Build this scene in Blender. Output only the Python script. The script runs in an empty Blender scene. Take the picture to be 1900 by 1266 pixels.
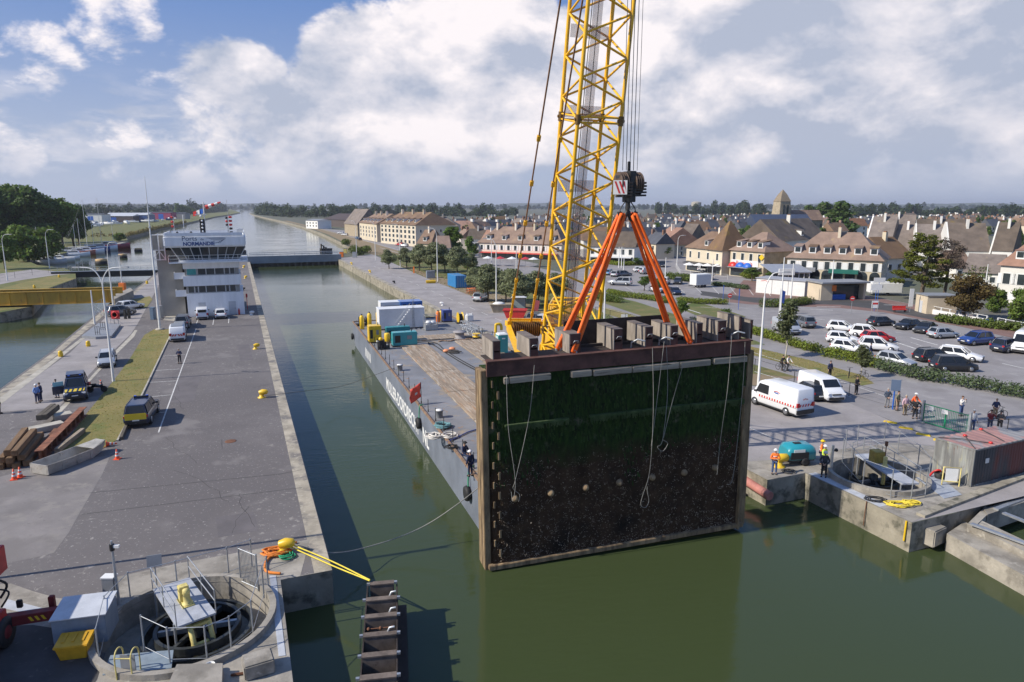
import bpy,bmesh,math,random
import numpy as np
from mathutils import Vector,Matrix
R=math.radians
rnd=random.Random(7)
SC=bpy.context.scene
COL=SC.collection
F=1267.0;PITCH=math.atan(250/F);H=17.5
cam=bpy.data.cameras.new('camera');cam.sensor_width=36;cam.lens=36*F/1900
cam.clip_start=.5;cam.clip_end=40000
camo=bpy.data.objects.new('camera',cam);COL.objects.link(camo)
camo.location=(0,0,H);camo.rotation_euler=(R(90)-PITCH,0,0)
SC.camera=camo
SC.view_settings.view_transform='Standard';SC.view_settings.look='None'
SC.view_settings.gamma=1;SC.view_settings.exposure=0.14
def ray(px,py):
 u=(px-950)/F;v=(py-633)/F
 return Vector((u,math.cos(PITCH)-v*math.sin(PITCH),-math.sin(PITCH)-v*math.cos(PITCH)))
def P(px,py,z=0.0):
 r=ray(px,py);t=(z-H)/r.z
 return Vector((t*r.x,t*r.y,z))
def PD(px,py,d):
 r=ray(px,py);t=d/r.y
 return Vector((t*r.x,d,H+t*r.z))
SUN_EL=38;SUN_DIR=Vector((-.955*math.cos(R(SUN_EL)),-.296*math.cos(R(SUN_EL)),math.sin(R(SUN_EL))))
sl=bpy.data.lights.new('sun','SUN');sl.energy=5.0;sl.angle=R(.5);sl.color=(1,.93,.82)
so=bpy.data.objects.new('sun',sl);COL.objects.link(so)
so.rotation_euler=(-SUN_DIR).to_track_quat('-Z','Y').to_euler()
so.location=(-300,-100,300)
W=bpy.data.worlds.new('World');SC.world=W;W.use_nodes=True
nt=W.node_tree;N=nt.nodes;LK=nt.links
for n in list(N):N.remove(n)
def nd(t,**k):
 n=N.new(t)
 for a,b in k.items():setattr(n,a,b)
 return n
def mth(op,a,b=None,c=None,clamp=False):
 n=nd('ShaderNodeMath',operation=op,use_clamp=clamp)
 for i,x in enumerate((a,b,c)):
  if x is None:continue
  if isinstance(x,(int,float)):n.inputs[i].default_value=x
  else:LK.new(x,n.inputs[i])
 return n.outputs[0]
def vmth(op,a,b=None,s=None):
 n=nd('ShaderNodeVectorMath',operation=op)
 for i,x in enumerate((a,b)):
  if x is None:continue
  if isinstance(x,(tuple,Vector)):n.inputs[i].default_value=tuple(x)
  else:LK.new(x,n.inputs[i])
 if s is not None:n.inputs['Scale'].default_value=s
 return n.outputs['Value']if op=='DOT_PRODUCT' else n.outputs[0]
def smooth(x,a,b,lo=0.,hi=1.):
 n=nd('ShaderNodeMapRange',interpolation_type='SMOOTHSTEP')
 LK.new(x,n.inputs[0]);n.inputs[1].default_value=a;n.inputs[2].default_value=b
 n.inputs[3].default_value=lo;n.inputs[4].default_value=hi
 return n.outputs[0]
def mixc(f,a,b):
 n=nd('ShaderNodeMix',data_type='RGBA')
 LK.new(f,n.inputs[0])
 for i,x in((6,a),(7,b)):
  if isinstance(x,tuple):n.inputs[i].default_value=(*x,1)
  else:LK.new(x,n.inputs[i])
 return n.outputs[2]
sky=nd('ShaderNodeTexSky',sky_type='NISHITA',sun_disc=False,sun_elevation=R(SUN_EL),sun_rotation=math.atan2(SUN_DIR.x,SUN_DIR.y),altitude=20,air_density=1.1,dust_density=1.2,ozone_density=1.4)
D=nd('ShaderNodeTexCoord').outputs['Generated']
def noise(vec,scale,detail=7,rough=.55,dist=0.):
 n=nd('ShaderNodeTexNoise',noise_dimensions='3D');LK.new(vec,n.inputs['Vector'])
 n.inputs['Scale'].default_value=scale;n.inputs['Detail'].default_value=detail
 n.inputs['Roughness'].default_value=rough;n.inputs['Distortion'].default_value=dist
 return n.outputs[0]
def dirn(px,py):return ray(px,py).normalized()
MASS=[(690,160,150,.9),(880,130,190,1.0),(800,75,80,.62),(590,125,70,.55),(1050,170,160,.85),(430,190,130,.75),(330,150,80,.6),(520,250,130,.7),(220,40,80,.62),(440,60,90,.55),(60,130,90,.58),(20,260,70,.6),(215,270,80,.65),(340,235,40,.4),(90,300,60,.35),(300,290,110,.6),(600,300,120,.5),(780,290,130,.55),(1250,140,240,.9),(1550,60,260,.85),(1600,180,280,1.15),(1850,180,260,1.1),(1400,120,240,1.1),(1430,230,230,.8),(1020,290,130,.5),(1800,310,120,.6),(1560,310,120,.55),(1330,300,130,.5),(1850,60,120,.6),(-350,250,250,.6),(2300,200,400,.8)]
def density(vec):
 tot=None
 for(x,y,r,w)in MASS:
  c=dirn(x,y);a=math.atan(r/F)
  s=smooth(vmth('DOT_PRODUCT',vec,c),math.cos(a*1.35),math.cos(a*.35),0,w)
  tot=s if tot is None else mth('MAXIMUM',tot,s)
 q=vmth('MULTIPLY',vec,(1,1,1.7))
 n1=noise(q,6.5,11,.62,.15)
 return mth('ADD',mth('SUBTRACT',tot,.5),mth('MULTIPLY',mth('SUBTRACT',n1,.5),1.25))
DN=vmth('NORMALIZE',D)
d0=density(DN)
SH=vmth('NORMALIZE',vmth('ADD',DN,(-.030,-.01,.05)))
q2=vmth('MULTIPLY',SH,(1,1,1.7));n2=noise(q2,6.5,9,.58,.15)
q3=vmth('MULTIPLY',DN,(1,1,1.7));n3=noise(q3,6.5,9,.58,.15)
lit=mth('ADD',.86,mth('MULTIPLY',mth('SUBTRACT',n3,n2),3.8))
zz=nd('ShaderNodeSeparateXYZ');LK.new(DN,zz.inputs[0]);Z=zz.outputs[2]
lowc=smooth(noise(vmth('MULTIPLY',DN,(1,1,4.2)),8,8,.58,.3),.47,.62)
lowm=mth('MULTIPLY',smooth(Z,.015,.06),smooth(Z,.10,.17,1,0))
alpha=mth('MAXIMUM',smooth(d0,.01,.19),mth('MULTIPLY',mth('MULTIPLY',lowc,lowm),.6))
for(x,y,r,w)in((1650,235,300,.46),(1420,220,190,.22),(1450,100,120,.22),(1870,270,150,.2),(640,275,190,.4),(480,110,110,.25),(880,265,130,.18),(1000,300,140,.2),(430,60,100,.2),(1180,250,120,.2),(30,280,90,.25)):
 lit=mth('SUBTRACT',lit,mth('MULTIPLY',smooth(vmth('DOT_PRODUCT',DN,dirn(x,y)),math.cos(math.atan(r/F)*1.3),math.cos(math.atan(r/F)*.15),0,w),smooth(n3,.3,.55,.5,1.1)))
lit=mth('SUBTRACT',lit,smooth(noise(q3,2.9,3,.5),.4,.68,0,.2),clamp=True)
cloud=mixc(lit,(4.3,4.75,5.9),(9.5,8.9,9.0))
hazec=mixc(smooth(Z,.0,.32),(4.1,4.75,6.3),(1.15,2.35,5.6))
base=mixc(smooth(Z,.0,.5,.92,.75),sky.outputs[0],hazec)
full=mixc(mth('MULTIPLY',alpha,smooth(Z,.0,.09,.10,.97)),base,cloud)
bg=nd('ShaderNodeBackground');LK.new(full,bg.inputs[0]);bg.inputs[1].default_value=.1
wo=nd('ShaderNodeOutputWorld');LK.new(bg.outputs[0],wo.inputs[0])
MATS={}
def mat(name,col,rough=.6,metal=0.,var=.12,scale=2.0,bump=0.,bscale=None,col2=None,rpi=0.,trans=0.,spec=.5,coat=0.,detail=6,stretch=None,world=False,thr=(.35,.65),spots=None,orand=0.):
 if name in MATS:return MATS[name]
 m=bpy.data.materials.new(name);m.use_nodes=True;MATS[name]=m
 t=m.node_tree;b=t.nodes['Principled BSDF']
 b.inputs['Roughness'].default_value=rough;b.inputs['Metallic'].default_value=metal
 b.inputs['Specular IOR Level'].default_value=spec;b.inputs['Coat Weight'].default_value=coat
 if trans:b.inputs['Transmission Weight'].default_value=trans
 c1=tuple(max(0,x*(1-var))for x in col);c2=tuple(min(1,x*(1+var))for x in col)if col2 is None else col2
 if var==0 and col2 is None and not rpi:
  b.inputs['Base Color'].default_value=(*col,1)
  if not bump:return m
 def new(k,**kw):
  n=t.nodes.new(k)
  for a,v in kw.items():setattr(n,a,v)
  return n
 tc=new('ShaderNodeNewGeometry').outputs['Position']if world else new('ShaderNodeTexCoord').outputs['Object']
 if stretch:
  mp=new('ShaderNodeVectorMath',operation='MULTIPLY');t.links.new(tc,mp.inputs[0]);mp.inputs[1].default_value=stretch;tc=mp.outputs[0]
 def nz(s,dt=detail):
  n=new('ShaderNodeTexNoise');t.links.new(tc,n.inputs['Vector']);n.inputs['Scale'].default_value=s;n.inputs['Detail'].default_value=dt;n.inputs['Roughness'].default_value=.6
  return n.outputs[0]
 def mr(x,a,bb,lo=0,hi=1):
  n=new('ShaderNodeMapRange');t.links.new(x,n.inputs[0])
  for i,v in enumerate((a,bb,lo,hi)):n.inputs[i+1].default_value=v
  return n.outputs[0]
 def mx(f,a,bb):
  n=new('ShaderNodeMix',data_type='RGBA');t.links.new(f,n.inputs[0])
  for i,x in((6,a),(7,bb)):
   if isinstance(x,tuple):n.inputs[i].default_value=(*x,1)
   else:t.links.new(x,n.inputs[i])
  return n.outputs[2]
 if var or col2 is not None:
  out=mx(mr(nz(scale),thr[0],thr[1]),c1 if col2 is None else col,c2)
  out=mx(mr(nz(scale*9,3),.3,.7,0,.25),out,tuple(x*.75 for x in col))
 else:
  out=mx(mr(nz(scale),0,1),col,col)
 if spots:
  for(sc,a,bb,sco)in spots:
   out=mx(mr(nz(sc),a,bb),out,sco)
 if rpi:
  g=new('ShaderNodeNewGeometry')
  n=new('ShaderNodeHueSaturation');t.links.new(out,n.inputs['Color']);t.links.new(mr(g.outputs['Random Per Island'],0,1,1-rpi,1+rpi),n.inputs['Value'])
  t.links.new(mr(g.outputs['Random Per Island'],0,1,.485,.515),n.inputs['Hue'])
  out=n.outputs[0]
 if orand:
  oi=new('ShaderNodeObjectInfo');n=new('ShaderNodeHueSaturation');t.links.new(out,n.inputs['Color']);t.links.new(mr(oi.outputs['Random'],0,1,1-orand,1+orand),n.inputs['Value']);t.links.new(mr(oi.outputs['Random'],0,1,.507,.494),n.inputs['Hue']);t.links.new(mr(oi.outputs['Random'],0,1,1.08,.68),n.inputs['Saturation']);out=n.outputs[0]
 t.links.new(out,b.inputs['Base Color'])
 if bump:
  bn=new('ShaderNodeBump');bn.inputs['Strength'].default_value=bump;bn.inputs['Distance'].default_value=.05
  t.links.new(nz(bscale or scale*6),bn.inputs['Height']);t.links.new(bn.outputs[0],b.inputs['Normal'])
 return m
def paint(name,col,rough=.35,coat=.3):return mat(name,col,rough,var=.06,scale=.8,coat=coat)
def leafmat(name,col,rpi=.45):
 new=name not in MATS
 m=mat(name,tuple(x*1.25 for x in col),.55,var=.25,scale=.35,rpi=rpi,spec=.25)
 if new:
  t=m.node_tree;b=t.nodes['Principled BSDF'];tr=t.nodes.new('ShaderNodeBsdfTranslucent');mx=t.nodes.new('ShaderNodeMixShader');mx.inputs[0].default_value=.42
  t.links.new(b.inputs['Base Color'].links[0].from_socket,tr.inputs['Color']);t.links.new(b.outputs[0],mx.inputs[1]);t.links.new(tr.outputs[0],mx.inputs[2]);t.links.new(mx.outputs[0],t.nodes['Material Output'].inputs[0])
 return m
def wetmat(name,col,rough):return mat(name,col,rough,var=.2)
class MB:
 def __init__(s):s.v=[];s.f=[];s.m=[];s.k=0;s.sm=[]
 def slot(s,k):s.k=k;return s
 def add(s,vs,fs,smooth=False):
  o=len(s.v);s.v+=[tuple(x)for x in vs]
  for f in fs:s.f.append([i+o for i in f]);s.m.append(s.k);s.sm.append(smooth)
  return s
 def box(s,c,d,rz=0,rx=0,ry=0,top=(1,1)):
  M=Matrix.Translation(c)@Matrix.Rotation(rz,4,'Z')@Matrix.Rotation(ry,4,'Y')@Matrix.Rotation(rx,4,'X')
  x,y,z=d[0]/2,d[1]/2,d[2]/2;a,b=top
  vs=[(-x,-y,-z),(x,-y,-z),(x,y,-z),(-x,y,-z),(-x*a,-y*b,z),(x*a,-y*b,z),(x*a,y*b,z),(-x*a,y*b,z)]
  return s.add([M@Vector(q)for q in vs],[(0,3,2,1),(4,5,6,7),(0,1,5,4),(1,2,6,5),(2,3,7,6),(3,0,4,7)])
 def bar(s,p,q,w,h=None,up=(0,0,1)):
  p=Vector(p);q=Vector(q);h=h or w;a=(q-p)
  if a.length<1e-6:return s
  a.normalize();up=Vector(up)
  if abs(a.dot(up))>.98:up=Vector((1,0,0))
  b=a.cross(up).normalized();c=b.cross(a)
  vs=[e+b*(i*w/2)+c*(j*h/2)for e in(p,q)for i,j in((-1,-1),(1,-1),(1,1),(-1,1))]
  return s.add(vs,[(0,1,2,3),(7,6,5,4),(0,4,5,1),(1,5,6,2),(2,6,7,3),(3,7,4,0)])
 def path(s,pts,r,n=8,cap=True):
  pts=[Vector(p)for p in pts];m=len(pts)
  rs=r if isinstance(r,(list,tuple))else[r]*m
  vs=[];fs=[];pb=None
  for i,p in enumerate(pts):
   a=(pts[min(i+1,m-1)]-pts[max(i-1,0)])
   if a.length<1e-7:a=Vector((0,0,1))
   a.normalize()
   up=pb if pb is not None else(Vector((0,0,1))if abs(a.z)<.9 else Vector((1,0,0)))
   b=(up-a*up.dot(a))
   if b.length<1e-5:b=a.orthogonal()
   b.normalize();pb=b;c=a.cross(b)
   for k in range(n):
    t=2*math.pi*k/n;vs.append(p+(b*math.cos(t)+c*math.sin(t))*rs[i])
  for i in range(m-1):
   for k in range(n):
    fs.append((i*n+k,i*n+(k+1)%n,(i+1)*n+(k+1)%n,(i+1)*n+k))
  s.add(vs,fs,True)
  if cap:
   s.add(vs[:n],[tuple(range(n-1,-1,-1))]);s.add(vs[-n:],[tuple(range(n))])
  return s
 def tube(s,p,q,r,r2=None,n=8):return s.path([p,q],[r,r if r2 is None else r2],n)
 def prism(s,poly,z0,z1):
  n=len(poly)
  ar=sum(poly[i][0]*poly[(i+1)%n][1]-poly[(i+1)%n][0]*poly[i][1]for i in range(n))
  if ar<0:poly=poly[::-1]
  vs=[(p[0],p[1],z0)for p in poly]+[(p[0],p[1],z1)for p in poly]
  return s.add(vs,[tuple(range(n-1,-1,-1)),tuple(range(n,2*n))]+[(i,(i+1)%n,n+(i+1)%n,n+i)for i in range(n)])
 def face(s,pts,flip=False):
  return s.add(pts,[tuple(range(len(pts)))[::-1]if flip else tuple(range(len(pts)))])
 def slab(s,pts,t):
  pts=[Vector(p)for p in pts];n=(pts[1]-pts[0]).cross(pts[2]-pts[0]).normalized()*t;k=len(pts)
  return s.add(pts+[p+n for p in pts],[tuple(range(k-1,-1,-1)),tuple(range(k,2*k))]+[(i,(i+1)%k,k+(i+1)%k,k+i)for i in range(k)])
 def lathe(s,prof,c=(0,0,0),n=16,smooth=True):
  vs=[];fs=[];m=len(prof)
  for(r,z)in prof:
   for k in range(n):
    t=2*math.pi*k/n;vs.append((c[0]+r*math.cos(t),c[1]+r*math.sin(t),c[2]+z))
  for i in range(m-1):
   for k in range(n):fs.append((i*n+k,i*n+(k+1)%n,(i+1)*n+(k+1)%n,(i+1)*n+k))
  s.add(vs,fs,smooth)
  s.add(vs[:n],[tuple(range(n-1,-1,-1))]);s.add(vs[-n:],[tuple(range(n))]);return s
 def ball(s,c,r,n=10,sq=(1,1,1)):
  vs=[];fs=[];h=n//2
  for i in range(h+1):
   f=math.pi*i/h
   for k in range(n):
    t=2*math.pi*k/n
    vs.append((c[0]+r*sq[0]*math.sin(f)*math.cos(t),c[1]+r*sq[1]*math.sin(f)*math.sin(t),c[2]-r*sq[2]*math.cos(f)))
  for i in range(h):
   for k in range(n):fs.append((i*n+k,i*n+(k+1)%n,(i+1)*n+(k+1)%n,(i+1)*n+k))
  return s.add(vs,fs,True)
 def loft(s,rings,smooth=False,caps=True):
  n=len(rings[0]);vs=[p for r in rings for p in r];fs=[]
  for i in range(len(rings)-1):
   for k in range(n):fs.append((i*n+k,i*n+(k+1)%n,(i+1)*n+(k+1)%n,(i+1)*n+k))
  s.add(vs,fs,smooth)
  if caps:s.add(rings[0],[tuple(range(n-1,-1,-1))]);s.add(rings[-1],[tuple(range(n))])
  return s
 def xf(s,M,start=0):
  for i in range(start,len(s.v)):s.v[i]=tuple(M@Vector(s.v[i]))
  return s
 def mesh(s,name,mats):
  me=bpy.data.meshes.new(name);me.from_pydata(s.v,[],s.f)
  for m in(mats if isinstance(mats,(list,tuple))else[mats]):me.materials.append(m)
  me.polygons.foreach_set('material_index',s.m);me.polygons.foreach_set('use_smooth',s.sm);me.update()
  bm=bmesh.new();bm.from_mesh(me);bmesh.ops.recalc_face_normals(bm,faces=bm.faces[:]);bm.to_mesh(me);bm.free()
  return me
 def to(s,name,mats,parent=None,bevel=0,loc=None):
  me=s.mesh(name,mats)
  if bevel:
   bm=bmesh.new();bm.from_mesh(me)
   bmesh.ops.bevel(bm,geom=[e for e in bm.edges if len(e.link_faces)==2 and e.calc_face_angle()>.5],offset=bevel,segments=2,affect='EDGES',clamp_overlap=True)
   bm.to_mesh(me);bm.free()
  return link(name,me,parent,loc)
def link(name,me,parent=None,loc=None,rz=0):
 o=bpy.data.objects.new(name,me);COL.objects.link(o)
 if parent is not None:o.parent=parent
 if loc is not None:o.location=loc
 if rz:o.rotation_euler=(0,0,rz)
 return o
def tag(o,label,cat,group=None):
 o['label']=label;o['category']=cat
 if group:o['group']=group
 return o
def T(name,label,cat,loc=(0,0,0),rz=0,group=None):
 o=bpy.data.objects.new(name,None);COL.objects.link(o);o.empty_display_size=.3
 o.location=loc;o.rotation_euler=(0,0,rz);return tag(o,label,cat,group)
def S(o,kind='structure'):o['kind']=kind;return o
def kids(o):return[c for c in o.children]
def dup(root,loc,rz=0,label=None,group=None,swap=None,scale=None):
 def cp(o,par):
  c=o.copy();COL.objects.link(c)
  if par is not None:c.parent=par
  if swap and o.type=='MESH':
   for i,sl_ in enumerate(o.material_slots):
    if sl_.material and sl_.material.name in swap:
     c.material_slots[i].link='OBJECT';c.material_slots[i].material=swap[sl_.material.name]
  for ch in CH.get(o.name,[]):cp(ch,c)
  return c
 CH={}
 def walk(o):
  CH[o.name]=list(o.children)
  for c in o.children:walk(c)
 walk(root)
 r=cp(root,None);r.location=loc;r.rotation_euler=(0,0,rz)
 if scale is not None:r.scale=scale if isinstance(scale,tuple)else(scale,)*3
 if label:r['label']=label
 if group:r['group']=group
 return r
def text_mesh(txt,size,m,ext=.004,sx=1.0,offset=0.0,align='CENTER'):
 c=bpy.data.curves.new('lettering','FONT');c.body=txt;c.size=size;c.extrude=ext;c.align_x=align;c.align_y='CENTER';c.offset=offset
 o=bpy.data.objects.new('lettering',c);COL.objects.link(o)
 dg=bpy.context.evaluated_depsgraph_get();me=bpy.data.meshes.new_from_object(o.evaluated_get(dg))
 bpy.data.objects.remove(o);bpy.data.curves.remove(c)
 me.materials.clear();me.materials.append(m)
 if sx!=1:
  for v in me.vertices:v.co.x*=sx
 return me
def text_on(name,txt,size,m,parent,pos,xdir,ydir,**k):
 me=text_mesh(txt,size,m,**k);o=link(name,me,parent)
 x=Vector(xdir).normalized();y=Vector(ydir).normalized();z=x.cross(y)
 o.matrix_local=Matrix.Translation(pos)@Matrix((x,y,z)).transposed().to_4x4()
 return o
WHITE=paint('white_paint',(.78,.78,.77));
M_white=mat('matt_white',(.74,.74,.72),.6,var=.05)
M_conc=mat('concrete',(.30,.275,.235),.9,var=.3,scale=.5,bump=.35,bscale=6,world=True,spots=[(.9,.52,.7,(.16,.145,.12)),(2.5,.6,.75,(.42,.39,.34))])
M_conc2=mat('pale_concrete',(.40,.37,.31),.9,var=.25,scale=.9,bump=.3,bscale=8,world=True)
M_steel=mat('galvanised_steel',(.42,.44,.46),.45,.6,var=.15,scale=4)
M_dsteel=mat('dark_steel',(.06,.06,.062),.5,.4,var=.3,scale=3)
M_rust=mat('rusty_steel',(.12,.05,.03),.85,.1,var=.4,scale=1.5,bump=.2,col2=(.22,.10,.05))
M_black=mat('black_rubber',(.018,.018,.019),.7,var=.2)
M_yel=mat('yellow_paint',(.78,.50,.02),.4,var=.12,scale=3,coat=.2)
M_red=mat('red_paint',(.55,.03,.025),.4,var=.12,scale=3,coat=.2)
M_orange=mat('orange_paint',(.8,.2,.03),.5,var=.1)
M_glass=mat('window_glass',(.02,.025,.03),.06,var=0.,spec=.8)
M_carglass=mat('car_glass',(.012,.014,.016),.05,var=0.,spec=.7)
M_trimblk=mat('black_plastic',(.02,.02,.021),.5,var=.1)
M_chrome=mat('alloy_metal',(.45,.46,.47),.3,.8,var=.05)
M_lamp=mat('lamp_glass',(.75,.76,.78),.12,var=.03,spec=.8)
M_rlamp=mat('red_lamp_glass',(.45,.01,.012),.15,var=.05,spec=.8)
M_plate=mat('plate_white',(.75,.75,.72),.5,var=.03)
M_blue=mat('blue_paint',(.02,.12,.5),.45,var=.12)
M_grey=mat('grey_paint',(.25,.26,.275),.5,var=.12)
M_bark=mat('bark',(.11,.085,.06),.9,var=.35,scale=4,bump=.4)
M_wood=mat('weathered_timber',(.27,.22,.16),.85,var=.35,scale=1.2,stretch=(1,1,6),bump=.3)
# ================================================================ setting: lock frame, land, water
TH=math.atan(.398)
AX=Vector((-math.sin(TH),math.cos(TH),0));BX=Vector((math.cos(TH),math.sin(TH),0));O0=Vector((-9.3,31.9,0))
YAW=TH
def L(a,b,z=0.0):return O0+AX*a+BX*b+Vector((0,0,z))
WZ=-1.8;LW=27.8
from mathutils.geometry import tessellate_polygon
def sheet(name,outer,m,z=0.0,holes=(),skirt=None,kind='structure',parent=None,skm=None):
 loops=[[Vector((p[0],p[1],z))for p in outer]]+[[Vector((p[0],p[1],z))for p in h]for h in holes]
 tris=tessellate_polygon(loops);vs=[v for l in loops for v in l]
 b=MB();b.add(vs,[tuple(t)for t in tris])
 for i in range(len(b.f)):
  f=b.f[i];p=[Vector(b.v[k])for k in f]
  if(p[1]-p[0]).cross(p[2]-p[0]).z<0:b.f[i]=f[::-1]
 if skirt is not None:
  b.slot(1);l=loops[0];n=len(l)
  for i in range(n):
   p,q=l[i],l[(i+1)%n]
   b.add([p,q,Vector((q.x,q.y,skirt)),Vector((p.x,p.y,skirt))],[(0,1,2,3)])
 me=bpy.data.meshes.new(name);me.from_pydata(b.v,[],b.f);me.materials.append(m);me.materials.append(skm or M_conc)
 me.polygons.foreach_set('material_index',b.m);me.update()
 o=link(name,me,parent)
 if kind:o['kind']=kind
 return o
M_asph=mat('asphalt',(.148,.135,.132),.92,var=.16,scale=.12,bump=.25,bscale=25,world=True,spots=[(.35,.56,.72,(.19,.174,.168)),(1.7,.6,.66,(.27,.25,.23)),(.06,.48,.58,(.118,.107,.106)),(6,.62,.66,(.33,.31,.29)),(2.6,.35,.28,(.12,.108,.11)),(.16,.6,.66,(.18,.166,.16))])
M_asph_d=mat('dark_asphalt',(.062,.06,.06),.9,var=.15,scale=.3,bump=.2,bscale=25,world=True,spots=[(1.1,.6,.75,(.09,.086,.082))])
M_asph_l=mat('worn_asphalt',(.29,.268,.262),.92,var=.18,scale=.3,bump=.25,bscale=20,world=True,spots=[(.8,.55,.7,(.29,.27,.25)),(2.6,.62,.72,(.18,.165,.155))])
M_asph_g=mat('grey_road',(.255,.24,.238),.92,var=.12,scale=.15,bump=.2,bscale=25,world=True,spots=[(.5,.55,.66,(.30,.285,.275)),(.12,.52,.6,(.215,.20,.197)),(4,.64,.7,(.18,.17,.165))])
M_quay=mat('quay_wall',(.30,.27,.21),.9,var=.3,scale=.4,bump=.5,bscale=5,world=True,spots=[(1.2,.5,.65,(.10,.095,.07)),(.8,.6,.7,(.36,.33,.27))])
M_cop=mat('coping_stone',(.36,.32,.25),.9,var=.3,scale=.6,bump=.4,bscale=9,world=True,spots=[(.7,.5,.62,(.17,.155,.14)),(3,.58,.7,(.46,.42,.34))])
M_grass=mat('dry_grass',(.17,.155,.045),.95,col2=(.26,.20,.07),scale=.25,bump=.6,bscale=12,world=True,spots=[(.5,.5,.66,(.11,.135,.03)),(6,.58,.72,(.13,.11,.04))])
M_grass2=mat('green_grass',(.085,.115,.025),.95,col2=(.17,.15,.05),scale=.2,bump=.6,bscale=10,world=True,spots=[(.4,.55,.7,(.22,.16,.07)),(5,.6,.7,(.06,.08,.02))])
M_dirt=mat('bare_soil',(.26,.19,.12),.95,col2=(.2,.16,.08),scale=.5,bump=.5,bscale=8,world=True)
M_town=mat('town_ground',(.12,.115,.1),.95,col2=(.09,.105,.05),scale=.03,world=True)
M_field=mat('far_fields',(.10,.11,.05),.95,col2=(.16,.14,.07),scale=.002,world=True)
M_redpav=mat('red_paving',(.20,.12,.10),.9,var=.15,scale=.5,world=True)
M_line=mat('road_marking',(.62,.61,.58),.8,var=.15,scale=3,world=True,spots=[(6,.52,.62,(.25,.24,.23))])
M_yline=mat('yellow_marking',(.75,.52,.03),.8,var=.2,scale=2,world=True)
m=bpy.data.materials.new('canal_water');m.use_nodes=True;t=m.node_tree;pb=t.nodes['Principled BSDF']
pb.inputs['Roughness'].default_value=.07;pb.inputs['IOR'].default_value=1.33
geo=t.nodes.new('ShaderNodeNewGeometry')
def tn(op,a,b):
 n=t.nodes.new('ShaderNodeVectorMath');n.operation=op;t.links.new(a,n.inputs[0]);n.inputs[1].default_value=b;return n.outputs[0]
def wn(vec,s,d,rg=.55):
 n=t.nodes.new('ShaderNodeTexNoise');t.links.new(vec,n.inputs['Vector']);n.inputs['Scale'].default_value=s;n.inputs['Detail'].default_value=d;n.inputs['Roughness'].default_value=rg;return n.outputs[0]
rot=t.nodes.new('ShaderNodeVectorRotate');rot.rotation_type='Z_AXIS';rot.inputs['Angle'].default_value=R(-12);t.links.new(geo.outputs['Position'],rot.inputs['Vector'])
wv=tn('MULTIPLY',rot.outputs[0],(.55,1.5,1))
calm=wn(geo.outputs['Position'],.05,3)
def ma(op,a,b):
 n=t.nodes.new('ShaderNodeMath');n.operation=op
 for i,x in enumerate((a,b)):
  if isinstance(x,(int,float)):n.inputs[i].default_value=x
  else:t.links.new(x,n.inputs[i])
 return n.outputs[0]
hgt=ma('ADD',ma('MULTIPLY',wn(wv,1.6,4),1.),ma('MULTIPLY',wn(wv,.35,2),1.2))
bp=t.nodes.new('ShaderNodeBump');bp.inputs['Distance'].default_value=.12
mrn=t.nodes.new('ShaderNodeMapRange');t.links.new(calm,mrn.inputs[0]);mrn.inputs[1].default_value=.38;mrn.inputs[2].default_value=.62;mrn.inputs[3].default_value=.06;mrn.inputs[4].default_value=.22
t.links.new(mrn.outputs[0],bp.inputs['Strength']);t.links.new(hgt,bp.inputs['Height']);t.links.new(bp.outputs[0],pb.inputs['Normal'])
cm=t.nodes.new('ShaderNodeMix');cm.data_type='RGBA';t.links.new(wn(geo.outputs['Position'],.03,4),cm.inputs[0]);cm.inputs[6].default_value=(.040,.057,.022,1);cm.inputs[7].default_value=(.050,.065,.026,1)
t.links.new(cm.outputs[2],pb.inputs['Base Color'])
M_water=m
sheet('canal_water',[(-6000,-60),(3000,-60),(3000,9000),(-6000,9000)],M_water,WZ)
LP=Vector(P(347,1158));LP.z=0;LPR=3.35
RP=Vector(P(1628,888));RP.z=0;RPR=2.75
def circ(c,r,n=40,a0=0,a1=360):return[(c.x+r*math.cos(R(a0+(a1-a0)*i/n)),c.y+r*math.sin(R(a0+(a1-a0)*i/n)))for i in range(n)]
def xy(*ps):return[Vector((p[0],p[1],0))for p in ps]
isl=[L(-22,-2.4),L(-1.3,-2.4),L(-1.3,0),L(202,0),L(235,-4),L(238,-14)]+[P(*q)for q in((310,494),(286,509),(243,542),(207,560),(152,605),(124,628),(101,648),(0,722),(-420,1010))]+[Vector((-42,14,0))]
sheet('left_quay',isl,M_asph,0,[circ(LP,LPR)],-6,skm=M_quay)
lb=[P(*q)for q in((-700,603),(-200,590),(0,580),(58,569),(91,535),(141,517),(140,507))]+[P(q[0],q[1],-1)for q in((120,504),(70,498),(50,489),(84,482.5),(126,473.5),(158,464),(185,458),(206,454),(238,449),(232,443),(255,438),(300,425),(352,414),(400,403),(430,398.5),(446,395.2))]+[Vector((-1700,4200,0)),Vector((-3500,9000,0)),Vector((-9000,9000,0)),Vector((-9000,60,0))]
sheet('left_bank',lb,M_grass2,0,(),-4,skm=M_quay)
RWL=31.0
rb=[L(-8.2,34.5),L(-8.2,RWL),L(-.3,RWL),L(-.3,LW),L(206,LW)]+[P(q[0],q[1],-1)for q in((655,470),(640,457),(600,437),(560,421.5),(520,411),(490,404.5),(472,400),(463,396.2))]+[Vector((-1500,4200,0)),Vector((-3000,9000,0)),Vector((12000,9000,0)),Vector((12000,20,0)),Vector((60,20,0)),P(1960,870)]
sheet('right_bank',rb,M_town,0,[circ(RP,RPR)],-6,skm=M_quay)
far=sheet('far_plain',[(-20000,4100),(20000,4100),(20000,30000),(-20000,30000)],M_field,.5)
def psheet(name,px,m,z):return sheet(name,[P(*q)for q in px],m,z)
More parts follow.
